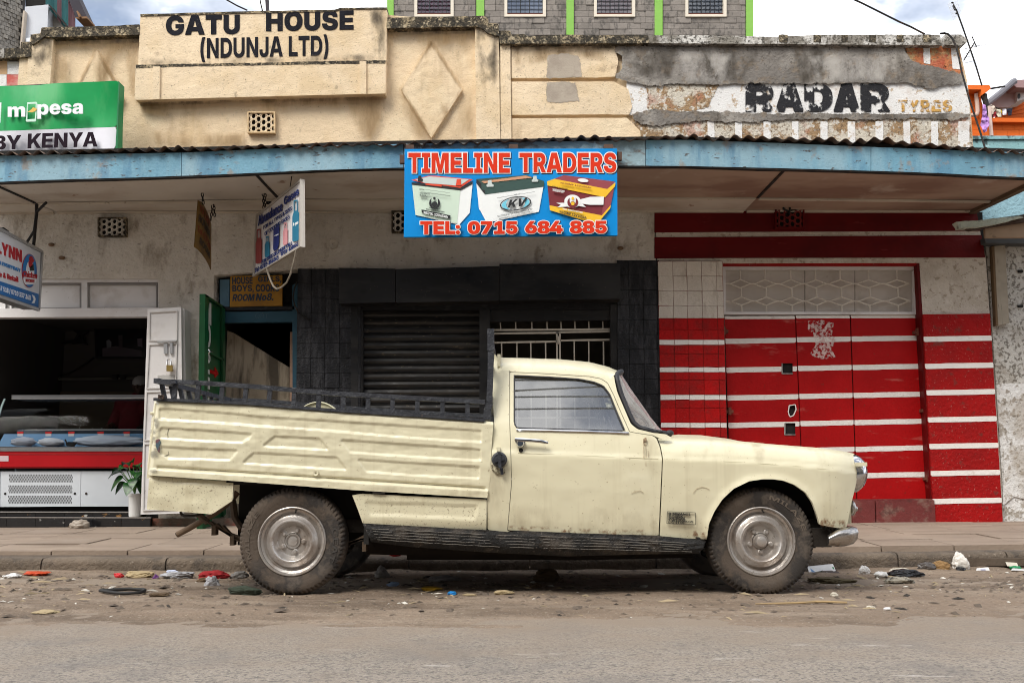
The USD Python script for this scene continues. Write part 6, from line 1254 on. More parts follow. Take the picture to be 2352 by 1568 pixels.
part(nearbed, 'crack', [tube(W(np.array([387., 385, 386, 380]), np.array([984., 995, 1005, 1010]), YT + .012), .0012, 5), tube(W(np.array([386., 388, 380, 371]), np.array([1036., 1043, 1046, 1052]), YT + .012), .0012, 5)], edge_dark)
yf = 2 * YMID - YT
bl, br = W(352, 930, YT)[0], W(1133, 968, YT)[0]; zt, zb = zc(925), zc(1098)
part(K, 'tailgate', quad3([(bl, YT + .03, zt), (bl, yf - .03, zt), (bl - .03, yf - .03, zb), (bl - .03, YT + .03, zb)], (.035, 0, 0)), paint)
part(K, 'bed_floor', quad3([(bl, YT + .04, zb + .1), (br, YT + .04, zb - .06), (br, yf - .04, zb - .06), (bl, yf - .04, zb + .1)], (0, 0, -.03)), under_m)
part(K, 'bed_front', quad3([(br - .02, YT + .04, zb - .06), (br - .02, yf - .04, zb - .06), (br - .02, yf - .04, zc(968)), (br - .02, YT + .04, zc(968))], (.02, 0, 0)), paint)
cap = np.array([(355, 917), (560, 925.5), (760, 941.5), (950, 953.5), (1113, 965)], float)
for yy, lab in ((YT + .02, None), (yf - .02, None)):
    c = W(cap[:, 0], cap[:, 1], YT + .02); c[:, 1] = yy; part(K, 'bed_rim', [bar(c[i], c[i + 1] + (c[i + 1] - c[i]) * .003, .045, .018) for i in range(4)], rail_m)
# ---- black rails round the bed
def rail(name, y, yoff, conv=lambda p: p):
    tops = np.array([(362, 876), (450, 878.5), (600, 889), (759, 903), (900, 911), (1113, 923)], float)
    t3 = W(tops[:, 0], tops[:, 1], YT + .03); t3[:, 1] = y
    r = part(K, name, [bar(t3[i], t3[i + 1] + (t3[i + 1] - t3[i]) * .004, .032, .028) for i in range(len(t3) - 1)], rail_m)
    for ub, ut in ((399, 404), (453, 457), (508, 511.5), (562, 566), (617, 621), (674, 677), (731, 733), (788, 790), (845, 846), (901, 902.5), (958, 959), (1016, 1016.5), (1074, 1074)):
        vb = np.interp(ub, cap[:, 0], cap[:, 1]); vt = np.interp(ut, tops[:, 0], tops[:, 1]) + 2
        a, b = W(ub, vb, YT + .03), W(ut, vt, YT + .03); a[1] = b[1] = y; part(r, 'rung', bar(a, b, .026, .024), rail_m)
    return r
rail('side_rail', YT + .03, 0); rail('side_rail', yf - .03, 0)
ca, cb_ = W(363, 875, YT + .02), W(365, 876, YT + .02); cb_[1] = yf - .03
tr = part(K, 'tail_rail', bar(ca - [0, .03, 0], cb_, .034, .03), rail_m)
part(tr, 'corner_plate', prism([(359, 872), (402, 871), (403, 880), (390, 883), (362, 881)], YT - .01, YT + .05), rail_m)
for k in range(9):
    s = (k + .35) / 9; a = ca * (1 - s) + cb_ * s; b = a.copy(); b[0] += .03; b[2] = zc(920); part(tr, 'rung', bar(a, b, .024), rail_m)
part(tr, 'wire_tie', [tube(np.array([W(370 + 6 * math.cos(a + k), 912 + 5 * math.sin(1.7 * a + k), YT + .0 + .02 * math.sin(a)) for a in np.linspace(0, 6, 14)]), .004, 5) for k in range(4)], edge_dark)
for y in (YT + .05, yf - .05):
    pts = [(1119, 964), (1120, 940), (1124, 925), (1127, 850), (1127.5, 806), (1127, 756)]
    p3 = W(np.array([p[0] for p in pts], float), np.array([p[1] for p in pts], float), YT + .05); p3[:, 1] = y
    r = part(K, 'headboard_post', [bar(p3[i], p3[i + 1], .046 if i < 2 else .036, .05) for i in range(5)], rail_m)
    part(r, 'post_sleeve', bar(p3[4] - [0, 0, .0], p3[5], .042, .055), rail_m)
for v in (764, 840, 915):
    a, b = W(1126, v, YT + .05), W(1126, v, YT + .05); b[1] = yf - .05; a[2] = b[2]; part(K, 'headboard_bar', bar(a, b, .03), rail_m)
# ---- cab
door = Polygon([(1171.5, 855), (1243, 858), (1353, 865), (1380, 870), (1395, 879.5), (1408, 905), (1427, 950), (1446, 992), (1498, 1000), (1507, 1005), (1515.5, 1026), (1520.5, 1052), (1519.5, 1078), (1512.5, 1229), (1340, 1224), (1200, 1218), (1166.5, 1217), (1175.5, 1110), (1174, 1042), (1171.5, 975)])
win = Polygon([(1181, 862), (1265, 866), (1331, 870.6), (1364, 877), (1386, 886), (1401, 905.6), (1418.4, 949.4), (1436, 990), (1187, 983), (1181, 973)])
cab = Polygon([(1135.5, 812), (1139, 815), (1142, 821), (1143, 850), (1243, 853), (1353, 860.5), (1385, 866), (1400, 871), (1410, 862), (1413, 880), (1418, 901), (1436, 943), (1449, 973), (1464, 985), (1500, 993.5), (1530, 997), (1543, 1005), (1525, 1010), (1508, 1003), (1500, 999), (1446, 991), (1400, 1100), (1166, 1221), (1120, 1216), (1119, 1145), (1128, 1065), (1135, 970), (1131, 900)])
crease = lambda u: np.interp(u, [1170, 1523, 1650, 1727, 1830, 1975], [1038, 1053, 1058, 1062, 1069.5, 1085])
def body_d(u, v):
    z = zc(v); s = z - (zc(crease(u)) - .806)
    n = meshkit.fbm(np.stack([u * .02, v * .03, u * 0], -1), 3, 12) - .5
    return YT + side(s) + n * .006
both('cab_side', panel(unary_union([cab.difference(door.buffer(1.3))]) if cab.difference(door.buffer(1.3)).geom_type == 'Polygon' else max(polys(cab.difference(door.buffer(1.3))), key=lambda q: q.area), body_d, 6, .02), paint)
for q in polys(cab.difference(door.buffer(1.3))):
    if q.area > 60 and q.area < max(z.area for z in polys(cab.difference(door.buffer(1.3)))): both('cab_pillar', panel(q, body_d, 5, .02), paint)
dm = panel(door.difference(win), body_d, 6, .016)
dn, df = both('door', dm, paint)
gm = panel(win.buffer(1.5), lambda u, v: YT + .072 + (zc(v) - 1.0) * .375 + .02 * (zc(v) - 1.15) ** 2, 10)
for p_, flip in ((dn, 0), (df, 1)):
    v = np.array(gm.vertices)
    if flip: v[:, 1] = 2 * YMID - v[:, 1]
    part(p_, 'window', trimesh.Trimesh(v, gm.faces, process=False), glass_side, True)
    seal = resample(list(win.exterior.coords)[:-1], 8); sp3 = W(seal[:, 0], seal[:, 1], body_d(seal[:, 0], seal[:, 1]) + .004)
    if flip: sp3[:, 1] = 2 * YMID - sp3[:, 1]
    part(p_, 'window_seal', tube(sp3, .0055, 6, True), black_rub)
    cs = np.array([(1186, 986.5), (1265, 988.5), (1350, 990.5), (1444, 994)], float); c3 = W(cs[:, 0], cs[:, 1], body_d(cs[:, 0], cs[:, 1]) - .006)
    if flip: c3[:, 1] = 2 * YMID - c3[:, 1]
    part(p_, 'chrome_strip', tube(c3, .0075, 6), chrome)
    hp = [(1181, 1008), (1186, 1020), (1194, 1026), (1203, 1025), (1206, 1016)]
    off = (lambda m: trimesh.Trimesh(np.array(m.vertices) * [1, -1, 1] + [0, 2 * YMID, 0], m.faces, process=False)) if flip else (lambda m: m)
    part(p_, 'handle', off(trimesh.util.concatenate([prism([(1181, 1008), (1205, 1010.5), (1206, 1016), (1203, 1025), (1194, 1026), (1186, 1019)], YT + .0, YT + .035), tube(W(np.array([1183., 1195, 1215, 1240, 1252, 1259]), np.array([1008.5, 1009.5, 1010.5, 1012.5, 1015, 1016.5]), YT - .022), [.010, .011, .011, .011, .010, .006], 8), lathe([(0, -.02), (.018, -.02), (.024, -.012), (.026, .02)], 16, 'y', W(1195, 1018, YT))])), chrome, 30)
    part(p_, 'lock_hole', off(prism(Point(1196.5, 1033.5).buffer(5, 3), YT - .001, YT + .02)), void_m)
    part(p_, 'crease_line', off(trimesh.util.concatenate([tube(W(np.linspace(1190, 1512, 20), crease(np.linspace(1190, 1512, 20)) + 1, YT + .0035), .0022, 5)])), pm('crease_dirt', (.42, .38, .24), .6))
part(dn, 'rust_streak', [prism(rough([(1478, 1008), (1484, 1004), (1488, 1014), (1484, 1022), (1478, 1018)], 1.5, 3, 5), YT + .012, YT + .03)] + [quad3(np.array([W(u, 1018, YT + .012), W(u + .9, 1018, YT + .012), W(u + 1.2, 1018 + L, YT - .002), W(u + .4, 1018 + L, YT - .002)]), (0, .004, 0)) for u, L in ((1478, 35), (1483, 52), (1488, 30))], pm('rust_brown_stain', (.34, .24, .15), .8, .3, 20, chip=(26, .4, .55)))
# roof: side of the roof rising from the gutter, then across
gut = np.array([(1143, 849), (1243, 853), (1353, 860.5), (1385, 866), (1401, 871), (1411, 861)], float)
rtop = np.array([(1142, 820.5), (1200, 822), (1283, 824.5), (1353, 831), (1397, 842), (1419, 851.5)], float)
n, m = 28, 12; V = []
ts = np.linspace(0, 1, n)
def along(P, t):
    s = np.r_[0, np.cumsum(np.linalg.norm(np.diff(rtop, axis=0), axis=1))]; s /= s[-1]; return np.array([np.interp(t, s, P[:, k]) for k in (0, 1)])
for t in ts:
    g_, r_ = along(gut, t), along(rtop, t)
    for j in range(m):
        q = j / (m - 1); y = YT + .20 + .36 * (1 - math.cos(q * math.pi / 2)); w_ = math.sin(q * math.pi / 2)
        V.append(W(g_[0] * (1 - w_) + r_[0] * w_, g_[1] * (1 - w_) + r_[1] * w_, y))
    a = V[-1].copy()
    for q in (.5, 1.0): V.append([a[0], a[1] + (YMID - a[1]) * q, a[2] + .006 * q])
M = m + 2; f = [(i * M + j, i * M + j + 1, (i + 1) * M + j + 1, (i + 1) * M + j) for i in range(n - 1) for j in range(M - 1)]
V = np.array(V); Vm = V.copy(); Vm[:, 1] = 2 * YMID - Vm[:, 1]; f = np.array(f)
part(K, 'roof', (np.vstack([V, Vm]), np.vstack([f, f[:, ::-1] + len(V)])), paint, 50)
g3_ = W(gut[:5, 0], gut[:5, 1] + 1, YT + .195)
for y in (0, 1):
    c = g3_.copy(); c[:, 1] = 2 * YMID - c[:, 1] if y else c[:, 1]; part(K, 'rain_gutter', tube(c, .009, 6), paint)
# back of cab with rear window
bx = W(1141, 900, YT)[0]; zr = W(1141, 822, YT + .5)[2]
part(K, 'cab_back', [quad3([(bx - .02, YT + .1, zc(1010)), (bx - .02, yf - .1, zc(1010)), (bx - .02, yf - .1, zc(1120)), (bx - .02, YT + .1, zc(1120))], (.02, 0, 0)), quad3([(bx, YT + .2, zr - .01), (bx, yf - .2, zr - .01), (bx, yf - .2, zr - .09), (bx, YT + .2, zr - .09)], (.02, 0, 0)), quad3([(bx, YT + .1, zc(1010)), (bx, YT + .22, zr - .05), (bx, YT + .35, zr - .05), (bx, YT + .3, zc(1010))], (.02, 0, 0)), quad3([(bx, yf - .1, zc(1010)), (bx, yf - .22, zr - .05), (bx, yf - .35, zr - .05), (bx, yf - .3, zc(1010))], (.02, 0, 0))], paint)
part(K, 'rear_window', quad3([(bx + .005, YT + .3, zc(1010)), (bx + .005, yf - .3, zc(1010)), (bx + .005, yf - .3, zr - .08), (bx + .005, YT + .3, zr - .08)], (.005, 0, 0)), glass_ws)
# windscreen wrapping round to the door pillars
ga = np.array([(1419, 860), (1421, 866), (1431.6, 901), (1449, 945), (1462, 971), (1475, 981), (1500, 987), (1527, 992)], float)
fr = np.array([(1424, 851), (1430, 856), (1446, 880), (1462, 903), (1484, 934), (1502, 960), (1516, 980), (1526, 992)], float)
A = W(ga[:, 0], ga[:, 1], YT + np.linspace(.21, .10, 8)); C = W(fr[:, 0], fr[:, 1], YT + .50); C[:, 1] = YMID
V = []; m = 10
for i in range(8):
    for j in range(m):
        q = j / (m - 1); e = 1 - (1 - q) ** 3; V.append([A[i][0] + (C[i][0] - A[i][0]) * e, A[i][1] + (C[i][1] - A[i][1]) * q, A[i][2] + (C[i][2] - A[i][2]) * min(1, q * 1.6)])
f = np.array([(i * m + j, i * m + j + 1, (i + 1) * m + j + 1, (i + 1) * m + j) for i in range(7) for j in range(m - 1)]); V = np.array(V)
Vm = V.copy(); Vm[:, 1] = 2 * YMID - Vm[:, 1]
ws = part(K, 'windscreen', (np.vstack([V, Vm]), np.vstack([f, f[:, ::-1] + len(V)])), glass_ws, True)
gk = np.array([(1428, 853), (1420, 855), (1415.5, 863), (1425, 901), (1442, 944), (1455.5, 971), (1469, 982), (1500, 990.5), (1530, 995)], float)
gs = np.array([LineString(gk).interpolate(s, normalized=True).coords[0] for s in np.linspace(0, 1, 34)])
g3k = W(gs[:, 0], gs[:, 1], YT + np.interp(np.linspace(0, 1, 34), [0, .1, .8, 1], [.30, .20, .095, .17]))
for y in (0, 1):
    c = g3k.copy(); c[:, 1] = 2 * YMID - c[:, 1] if y else c[:, 1]; part(ws, 'rubber_seal', tube(c, .0165, 8), black_rub, True)
part(ws, 'rubber_seal', tube([(g3k[0][0], g3k[0][1], g3k[0][2]), (g3k[0][0] + .03, YMID, g3k[0][2] + .005), (g3k[0][0], 2 * YMID - g3k[0][1], g3k[0][2])], .015, 8), black_rub)
part(K, 'wiper', [tube([W(1535, 993, YT + .3), W(1541, 999, YT + .32)], .012, 6), ball(W(1538, 994, YT + .3), .02, (1.4, 1, 1), 1)], black_rub)
# ---- front wing, bonnet
arch = [(1882.5, 1204), (1878.7, 1187), (1866, 1153), (1850, 1130), (1824.5, 1112.5), (1799, 1103), (1775, 1100), (1752, 1100), (1721, 1104.5), (1685, 1122), (1659.5, 1146), (1641, 1174), (1628.6, 1202), (1623.4, 1238)]
ftop = [(1510, 1004.5), (1543, 1005), (1595, 1006), (1650, 1009), (1720, 1014.5), (1765, 1019), (1881, 1028), (1933, 1035), (1961, 1041)]
wing = Polygon(ftop + [(1966, 1047), (1971, 1081), (1966, 1112), (1956, 1153), (1947, 1200), (1943, 1213), (1917, 1211)] + arch + [(1585, 1236), (1515.5, 1231), (1522, 1078), (1523, 1052), (1518, 1026)])
def wing_d(u, v):
    z = zc(v); zcz = zc(crease(u)); vt = np.interp(u, [p[0] for p in ftop], [p[1] for p in ftop]); ztop = zc(vt)
    t = np.clip((z - zcz) / np.maximum(ztop - zcz, .01), 0, 1)
    d = np.where(z > zcz, .010 * ss(t * 10) + .17 * (1 - np.sqrt(np.maximum(1 - (t * .985) ** 2, 0))), side(np.minimum(z - zcz + .806, .80)))
    fr_ = np.clip((u - 1870) / 105, 0, 1); d = d + .13 * fr_ ** 2.4
    pa_ = shapely.distance(shapely.points(u, v), LineString(arch)); d = d - .014 * np.exp(-(pa_ / 9) ** 2) * (v < 1236)
    n = meshkit.fbm(np.stack([u * .02, v * .03, u * 0], -1), 3, 14) - .5; return YT + d + n * .006
wm = panel(wing, wing_d, 5.5, .03)
wn, wf = both('front_wing', wm, paint)
part(wn, 'crease_line', tube(W(np.linspace(1530, 1965, 26), crease(np.linspace(1530, 1965, 26)) + 1, YT + .0035 + .13 * np.clip((np.linspace(1530, 1965, 26) - 1870) / 105, 0, 1) ** 2.4), .0022, 5), mats['crease_dirt'])
pa = lambda k: np.array([p[k] for p in ftop], float)
e = W(pa(0), pa(1), YT + .175 + .13 * np.clip((pa(0) - 1870) / 105, 0, 1) ** 2.4); V = []
hc = np.interp(pa(0), [1510, 1545, 1600, 1650, 1727, 1765, 1800, 1965], [.02, .028, .05, .052, .042, .03, .02, .01])
for i in range(len(e)):
    for q in (0, .25, .5, .75, 1.0): V.append([e[i][0] + .05 * (q > 0) * (i == len(e) - 1), e[i][1] + (YMID - e[i][1]) * q, e[i][2] + hc[i] * q ** 1.5])
f = np.array([(i * 5 + j, i * 5 + j + 1, (i + 1) * 5 + j + 1, (i + 1) * 5 + j) for i in range(len(e) - 1) for j in range(4)]); V = np.array(V); Vm = V.copy(); Vm[:, 1] = 2 * YMID - Vm[:, 1]
part(K, 'bonnet', (np.vstack([V, Vm]), np.vstack([f, f[:, ::-1] + len(V)])), paint, True)
fx = W(1960, 1100, YT + .15)[0]
part(K, 'grille', [boxm(fx - .02, fx + .03, YT + .3, yf - .3, zc(1150), zc(1062))] + [boxm(fx + .03, fx + .045, YT + .31, yf - .31, zc(1150) + .02 + k * .03, zc(1150) + .03 + k * .03) for k in range(7)], chrome)
part(K, 'front_panel', boxm(fx - .06, fx - .02, YT + .16, yf - .16, zc(1205), zc(1060)), paint)
for s in (0, 1):
    hl = prism(Polygon([(1962, 1043.5), (1972, 1046), (1982, 1054), (1988, 1071), (1988.3, 1090), (1985, 1112), (1981, 1122), (1972, 1130), (1962, 1131), (1966.5, 1112), (1971.5, 1081), (1967, 1055)]), YT + .12, YT + .34)
    c = W(1968, 1087, YT + .23); yy = c[1] if not s else 2 * YMID - c[1]
    pr = [(.03, .065), (.075, .062), (.11, .045), (.124, .02), (.128, -.01), (.126, -.05)]
    hm = lathe([(0.0, .070)] + pr, 40, 'x', (0, 0, 0)); v = np.array(hm.vertices); v[:, 2] *= .93; v[:, 0] += (v[:, 2] > 0) * -v[:, 2] * .05 - (v[:, 2] <= 0) * -v[:, 2] * .22
    h = part(K, 'headlight', trimesh.Trimesh(v * [.68, 1, 1] + [c[0] - .008, yy, c[2]], hm.faces, process=False), chrome, True)
    part(h, 'bracket', boxm(c[0] - .05, c[0] + .02, yy - (.135 if not s else -.125), yy - (.125 if not s else -.135), c[2] + .045, c[2] + .068), paint)
    ln = lathe([(0, .086), (.05, .080), (.09, .066)], 28, 'x', (0, 0, 0)); v = np.array(ln.vertices); v[:, 0] += -v[:, 2] * .05 * (v[:, 2] > 0) + (v[:, 2] <= 0) * v[:, 2] * .22
    part(h, 'lens', trimesh.Trimesh(v * [.68, 1, 1] + [c[0] - .008, yy, c[2]], ln.faces, process=False), glass_ws, True)
    fl_ = W(1957, 1166, YT + .2); yy2 = fl_[1] if not s else 2 * YMID - fl_[1]
    part(K, 'marker_lamp', [ball((fl_[0], yy2, fl_[2]), .042, (.55, 1, 1.1), 2), ball((fl_[0] + .022, yy2, fl_[2] - .005), .018, (.8, 1, 1), 1)], chrome2, True)
bp = [(1.0, 0)]
bm = []
ys = np.linspace(-1, 1, 25); sec = [(0, .0), (.3, .055), (.62, .045), (1, 0)]
xs0 = W(1900, 1235, YT)[0]; xs1 = W(1968, 1225, YT)[0]; zbm = zc(1233)
prof = [(-.06, -.015), (-.048, .018), (-.02, .042), (.02, .050), (.045, .040), (.055, .012), (.05, -.006)]
V = []; path = [(0.0, .0, .62), (.06, -.008, .95), (.12, -.004, 1.05), (.165, .03, 1.08), (.195, .10, 1.05), (.205, .25, 1.0), (.215, .5, 1.0), (.22, .80, 1.0)]
path = path + [(x, 1.6 - y, s) for x, y, s in path[::-1][1:]]
pp = np.array(path); ctr = np.c_[xs0 + pp[:, 0] * (xs1 - xs0) / .205, YT - .01 + pp[:, 1], zbm - .006 + (pp[:, 2] - 1) * .03 + .014 * np.clip(pp[:, 0] / .2, 0, 1)]
tn = np.gradient(ctr[:, :2], axis=0); tn /= np.linalg.norm(tn, axis=1, keepdims=True); nr = np.c_[tn[:, 1], -tn[:, 0]]
for i in range(len(ctr)):
    for h, o in prof: V.append([ctr[i][0] + nr[i][0] * o, ctr[i][1] + nr[i][1] * o, ctr[i][2] + h * pp[i, 2] * .92])
q = len(prof); f = [(i * q + j, i * q + j + 1, (i + 1) * q + j + 1, (i + 1) * q + j) for i in range(len(ctr) - 1) for j in range(q - 1)]
fc = [(0, j, j + 1) for j in range(1, q - 1)]; base_ = tm((np.array(V), np.array(f)))
part(K, 'front_bumper', trimesh.Trimesh(base_.vertices, np.vstack([base_.faces, fc]), process=False), chrome2, 50)
part(K, 'bumper_bracket', [boxm(xs0 - .07, xs0 + .05, YT + .08, YT + .2, zc(1258), zc(1215)), boxm(xs0 - .25, xs0 + .02, YT + .25, YT + .35, zc(1252), zc(1225)), tube(W(np.array([1886., 1892, 1900, 1908]), np.array([1205., 1216, 1212, 1220]), YT + .06), .008, 6)], under_m)
# ---- sill, fuel cap, plate
sill = Polygon([(833, 1202), (1000, 1211), (1120, 1217), (1166, 1221.5), (1200, 1219), (1340, 1225), (1512, 1230), (1585, 1237), (1621, 1241.5), (1616, 1259), (1603, 1271), (1494, 1272), (1300, 1277), (1120, 1268), (939, 1255), (853, 1244)])
ribs = [LineString([(846 + 3 * k, 1213.5 + 6.2 * k), (1000, 1221 + 6.6 * k), (1160, 1229 + 6.8 * k), (1400, 1236 + 6.4 * k), (1612, 1249 + 4.6 * k)]) for k in range(5)]
def sill_d(u, v):
    pts = shapely.points(u, v); mid = np.interp(u, [833, 1166, 1621], [1224, 1246, 1256]); d = YT + .012 + .07 * np.clip((v - mid) / 32, 0, 1) ** 2
    for r in ribs: d = d - .008 * np.exp(-(shapely.distance(pts, r) / 1.4) ** 2)
    return d + (meshkit.fbm(np.stack([u * .05, v * .09, u * 0], -1), 3, 17) - .5) * .01
s1, s2 = both('sill', panel(sill, sill_d, 3.4, .05), sill_m, 40)
sc_m = pm('scuffed_rib_edges', (.24, .22, .19), .7, .3, 9, chip=(11, .44, .54))
for r in ribs:
    p = np.array([r.interpolate(t, normalized=True).coords[0] for t in np.linspace(.01, .97, 40)]); part(s1, 'rib_edge', tube(W(p[:, 0], p[:, 1] - .4, sill_d(p[:, 0], p[:, 1]) - .0012), .0015, 4), sc_m)
fc_ = W(1147, 1055, YT - .005)
fcp = part(K, 'fuel_cap', lathe([(0, -.042), (.034, -.042), (.040, -.036), (.041, -.012), (.046, -.01), (.047, .01)], 32, 'y', fc_), rail_m, 30)
part(fcp, 'cap_grip', [prism([(1142.5, 1037), (1150, 1038), (1152, 1075), (1145, 1074)], YT - .062, YT - .04), prism([(1132, 1052), (1158, 1045), (1161, 1055), (1134, 1062)], YT - .058, YT - .04), prism([(1148, 1074), (1155, 1074), (1157, 1089), (1150, 1090)], YT - .03, YT - .01)], rail_m)
part(fcp, 'hinge', prism([(1140, 1026.5), (1149, 1026), (1149, 1036), (1141, 1036)], YT - .012, YT + .02), paint)
part(fcp, 'fuel_stain', prism(rough([(1128, 1068), (1138, 1064), (1148, 1082), (1158, 1070), (1166, 1068), (1160, 1085), (1142, 1092), (1130, 1080)], 2, 4, 9), YT - .006, YT + .002), pm('fuel_dirt', (.16, .13, .08), .9, .3, 20, chip=(34, .47, .58)))
zP = crop(2440, 1580, 2.3756)
pd = via(zP, at(YT + .008))
pt_ = pm('plate_black', (.012, .012, .012), .6)
op = Polygon([(150, 802), (398, 812), (400, 916), (146, 906)]).buffer(3)
pn_ = part(wn, 'owner_plate', ext(op.difference(op.buffer(-3.5)), pd, (0, .004, 0)), pt_)
for txt, b in (('D MWANGI', (162, 808, 352, 830, 6)), ('P.O.BOX', (162, 830, 288, 850, 3)), ('NAIROBI', (162, 848, 310, 868, 4)), ('T.W1100', (156, 866, 306, 886, 5)), ('L.C 1110', (160, 886, 300, 906, 4)), ('KGS', (312, 880, 380, 900, 2))): write(pn_, txt, b[:4], pd, (0, .004, 0), pt_, 700, dy=b[4])
for pts in ([(1653, 1120), (1655, 1123), (1654, 1130), (1657, 1135), (1655, 1142)], [(1592, 1132), (1600, 1122), (1612, 1118), (1622, 1120), (1630, 1124)], [(1645, 1142), (1638, 1144)], [(1450, 1132), (1462, 1128), (1470, 1126), (1478, 1131)]):
    if pts[0][0] < 1640: part(wn, 'crack', tube(W(np.array([p[0] for p in pts], float), np.array([p[1] for p in pts], float), YT + .002), .0012, 5), pm('crack_brown', (.34, .26, .16), .9))
grime = stain_mat('brown_road_grime', (.20, .145, .085), 7.0, .46, .68, .26, (1, 1, .35)); rustm = stain_mat('rust_edge', (.16, .07, .03), 22.0, .50, .62, .75, (1, 1, .8)); scuff = stain_mat('grey_scuff', (.25, .235, .20), 14.0, .50, .62, .6, (.4, 1, 1.6))
off_ = lambda f, k=.004: (lambda u, v: f(u, v) - k)
for pts, f, m_, fe in (([(1170, 1160), (1512, 1170), (1512, 1228), (1168, 1216)], body_d, grime, 24), ([(1480, 1000), (1506, 1006), (1516, 1100), (1512, 1228), (1496, 1227), (1490, 1100)], body_d, grime, 12), ([(1172, 1040), (1182, 1040), (1182, 1216), (1168, 1216)], body_d, grime, 6), ([(1524, 1180), (1625, 1190), (1622, 1238), (1516, 1231)], wing_d, grime, 18), ([(1880, 1120), (1950, 1120), (1942, 1212), (1885, 1204)], wing_d, grime, 18), ([(1620, 1236), (1590, 1236), (1560, 1228), (1600, 1220), (1624, 1210)], wing_d, rustm, 6), ([(1884, 1190), (1945, 1196), (1941, 1213), (1884, 1204)], wing_d, rustm, 7), ([(1170, 1208), (1510, 1220), (1510, 1229), (1168, 1217)], body_d, rustm, 5), ([(1590, 1006), (1640, 1008), (1620, 1060), (1600, 1050)], wing_d, grime, 10), ([(1726, 1014), (1760, 1018), (1752, 1062), (1735, 1060)], wing_d, grime, 9), ([(346, 960), (364, 960), (362, 1088), (341, 1086)], bed_d, scuff, 6), ([(560, 960), (760, 975), (760, 1000), (560, 990)], bed_d, grime, 10), ([(820, 1122), (1115, 1140), (1115, 1128), (900, 1116)], bed_d, grime, 6), ([(340, 1150), (500, 1160), (486, 1180), (338, 1169)], lambda u, v: YT + .012 + 0 * u, grime, 14), ([(1122, 1075), (1168, 1080), (1162, 1218), (1124, 1214)], body_d, grime, 14)):
    stain(K, pts, off_(f), m_, fe, 'grime' if m_ is grime else 'rust' if m_ is rustm else 'scuff', 6)
# ---- wheels
TR, RR = .325, .2035
def tyre_mesh(c, sgn):
    n = 216; sec = [(RR - .012, .012), (RR + .004, .0), (RR + .02, -.004), (.25, -.012), (.275, -.014), (.296, -.010), (.309, .0), (.316, .008), (.3225, .022), (.325, .045), (.326, .08), (.325, .115), (.3225, .140), (.316, .152), (.296, .17), (.25, .172), (RR, .155)]
    V = []
    for i in range(n):
        a = i / n * 2 * np.pi; notch = (i % 3 == 0)
        for k, (r, y) in enumerate(sec):
            rr = r - (.0038 if notch and k in (6, 7, 8, 12, 13) else 0) - (.0025 if notch and k in (9,) else 0) - (.003 if k in (10,) and i % 3 == 1 else 0)
            V.append([rr * math.cos(a), (y + (.008 if notch and k in (6, 7) else 0)) * sgn, rr * math.sin(a)])
    V = np.array(V); low_ = V[:, 2] < -.318; V[low_, 2] = -.318 - (V[low_, 2] + .318) * -.3
    m = len(sec); f = [(i * m + k, i * m + k + 1, ((i + 1) % n) * m + k + 1, ((i + 1) % n) * m + k) for i in range(n) for k in range(m - 1)]
    return tm((V + np.asarray(c), np.array(f)))
def ring_text(parent, text, c, r, a0, a1, h, sgn, mt, flip=False):
    g = glyphs(text, 600); b = g.bounds; g = affinity.affine_transform(g, [1 / (b[2] - b[0]), 0, 0, -1 / (b[3] - b[1]), -b[0] / (b[2] - b[0]), b[3] / (b[3] - b[1])]).segmentize(.02)
    def to(x, y):
        a = a0 + (a1 - a0) * np.asarray(x); rr = r + (np.asarray(y) - .5) * h * (-1 if flip else 1); return np.stack([c[0] + rr * np.cos(a), np.full_like(a, c[1] - .0165 * sgn), c[2] + rr * np.sin(a)], -1)
    part(parent, 'lettering', ext(g, to, (0, .004 * sgn, 0)), mt)
letter_rub = pm('tyre_letter', (.115, .092, .072), .8, .2, 9)
D = math.radians
def wheel(u, v, sgn, front, lab, drop=0):
    c = W(u, v, YWH); c[2] = .316 - drop
    if sgn < 0: c[1] = 2 * YMID - YWH
    pr = [(.209, .004), (.2055, -.006), (.201, -.008), (.197, -.002), (.193, .012), (.178, .018), (.172, .030), (.166, .034), (.160, .026), (.154, .012), (.143, .004), (.134, -.008), (.128, -.013), (.120, -.014), (.112, -.008), (.104, .006), (.096, .020), (.088, .028), (.055, .030), (.050, .026), (.048, .034), (.046, .034), (.045, .022), (.040, .022)]
    pr += [(.036, .002), (.030, -.010), (.016, -.015), (.0, -.016)] if front else [(.038, .034), (.030, .034), (.028, .026), (.0, .024)]
    lm = lathe([(r, y * sgn) for r, y in pr], 72, 'y', c)
    w = part(K, 'wheel', lm, rim_m, 25, lab)
    part(w, 'tyre', tyre_mesh(c, sgn), rubber, 38)
    for k in range(5):
        a = D(72 * k + (68 if not front else 54)); nc = c + np.array([.0665 * math.cos(a), 0, .0665 * math.sin(a)])
        part(w, 'wheel_nut', [lathe([(0, .010 * sgn), (.008, .010 * sgn), (.009, .016 * sgn), (.0125, .016 * sgn), (.0125, .035 * sgn)], 6, 'y', nc), lathe([(.0125, .022 * sgn), (.017, .026 * sgn), (.018, .034 * sgn)], 12, 'y', nc)], rim_m)
    part(w, 'valve', tube([c + [.015, .02 * sgn, .186], c + [.019, -.006 * sgn, .172]], .005, 6), edge_dark)
    if sgn > 0:
        if front: ring_text(w, 'MILAZE', c, .268, D(78), D(14), .026, 1, letter_rub)
        else: ring_text(w, 'MILAZE', c, .268, D(203), D(140), .026, 1, letter_rub); ring_text(w, 'CEAT', c, .268, D(17), D(-27), .03, 1, pm('tyre_letter_dark', (.05, .045, .04), .8), False)
    return w
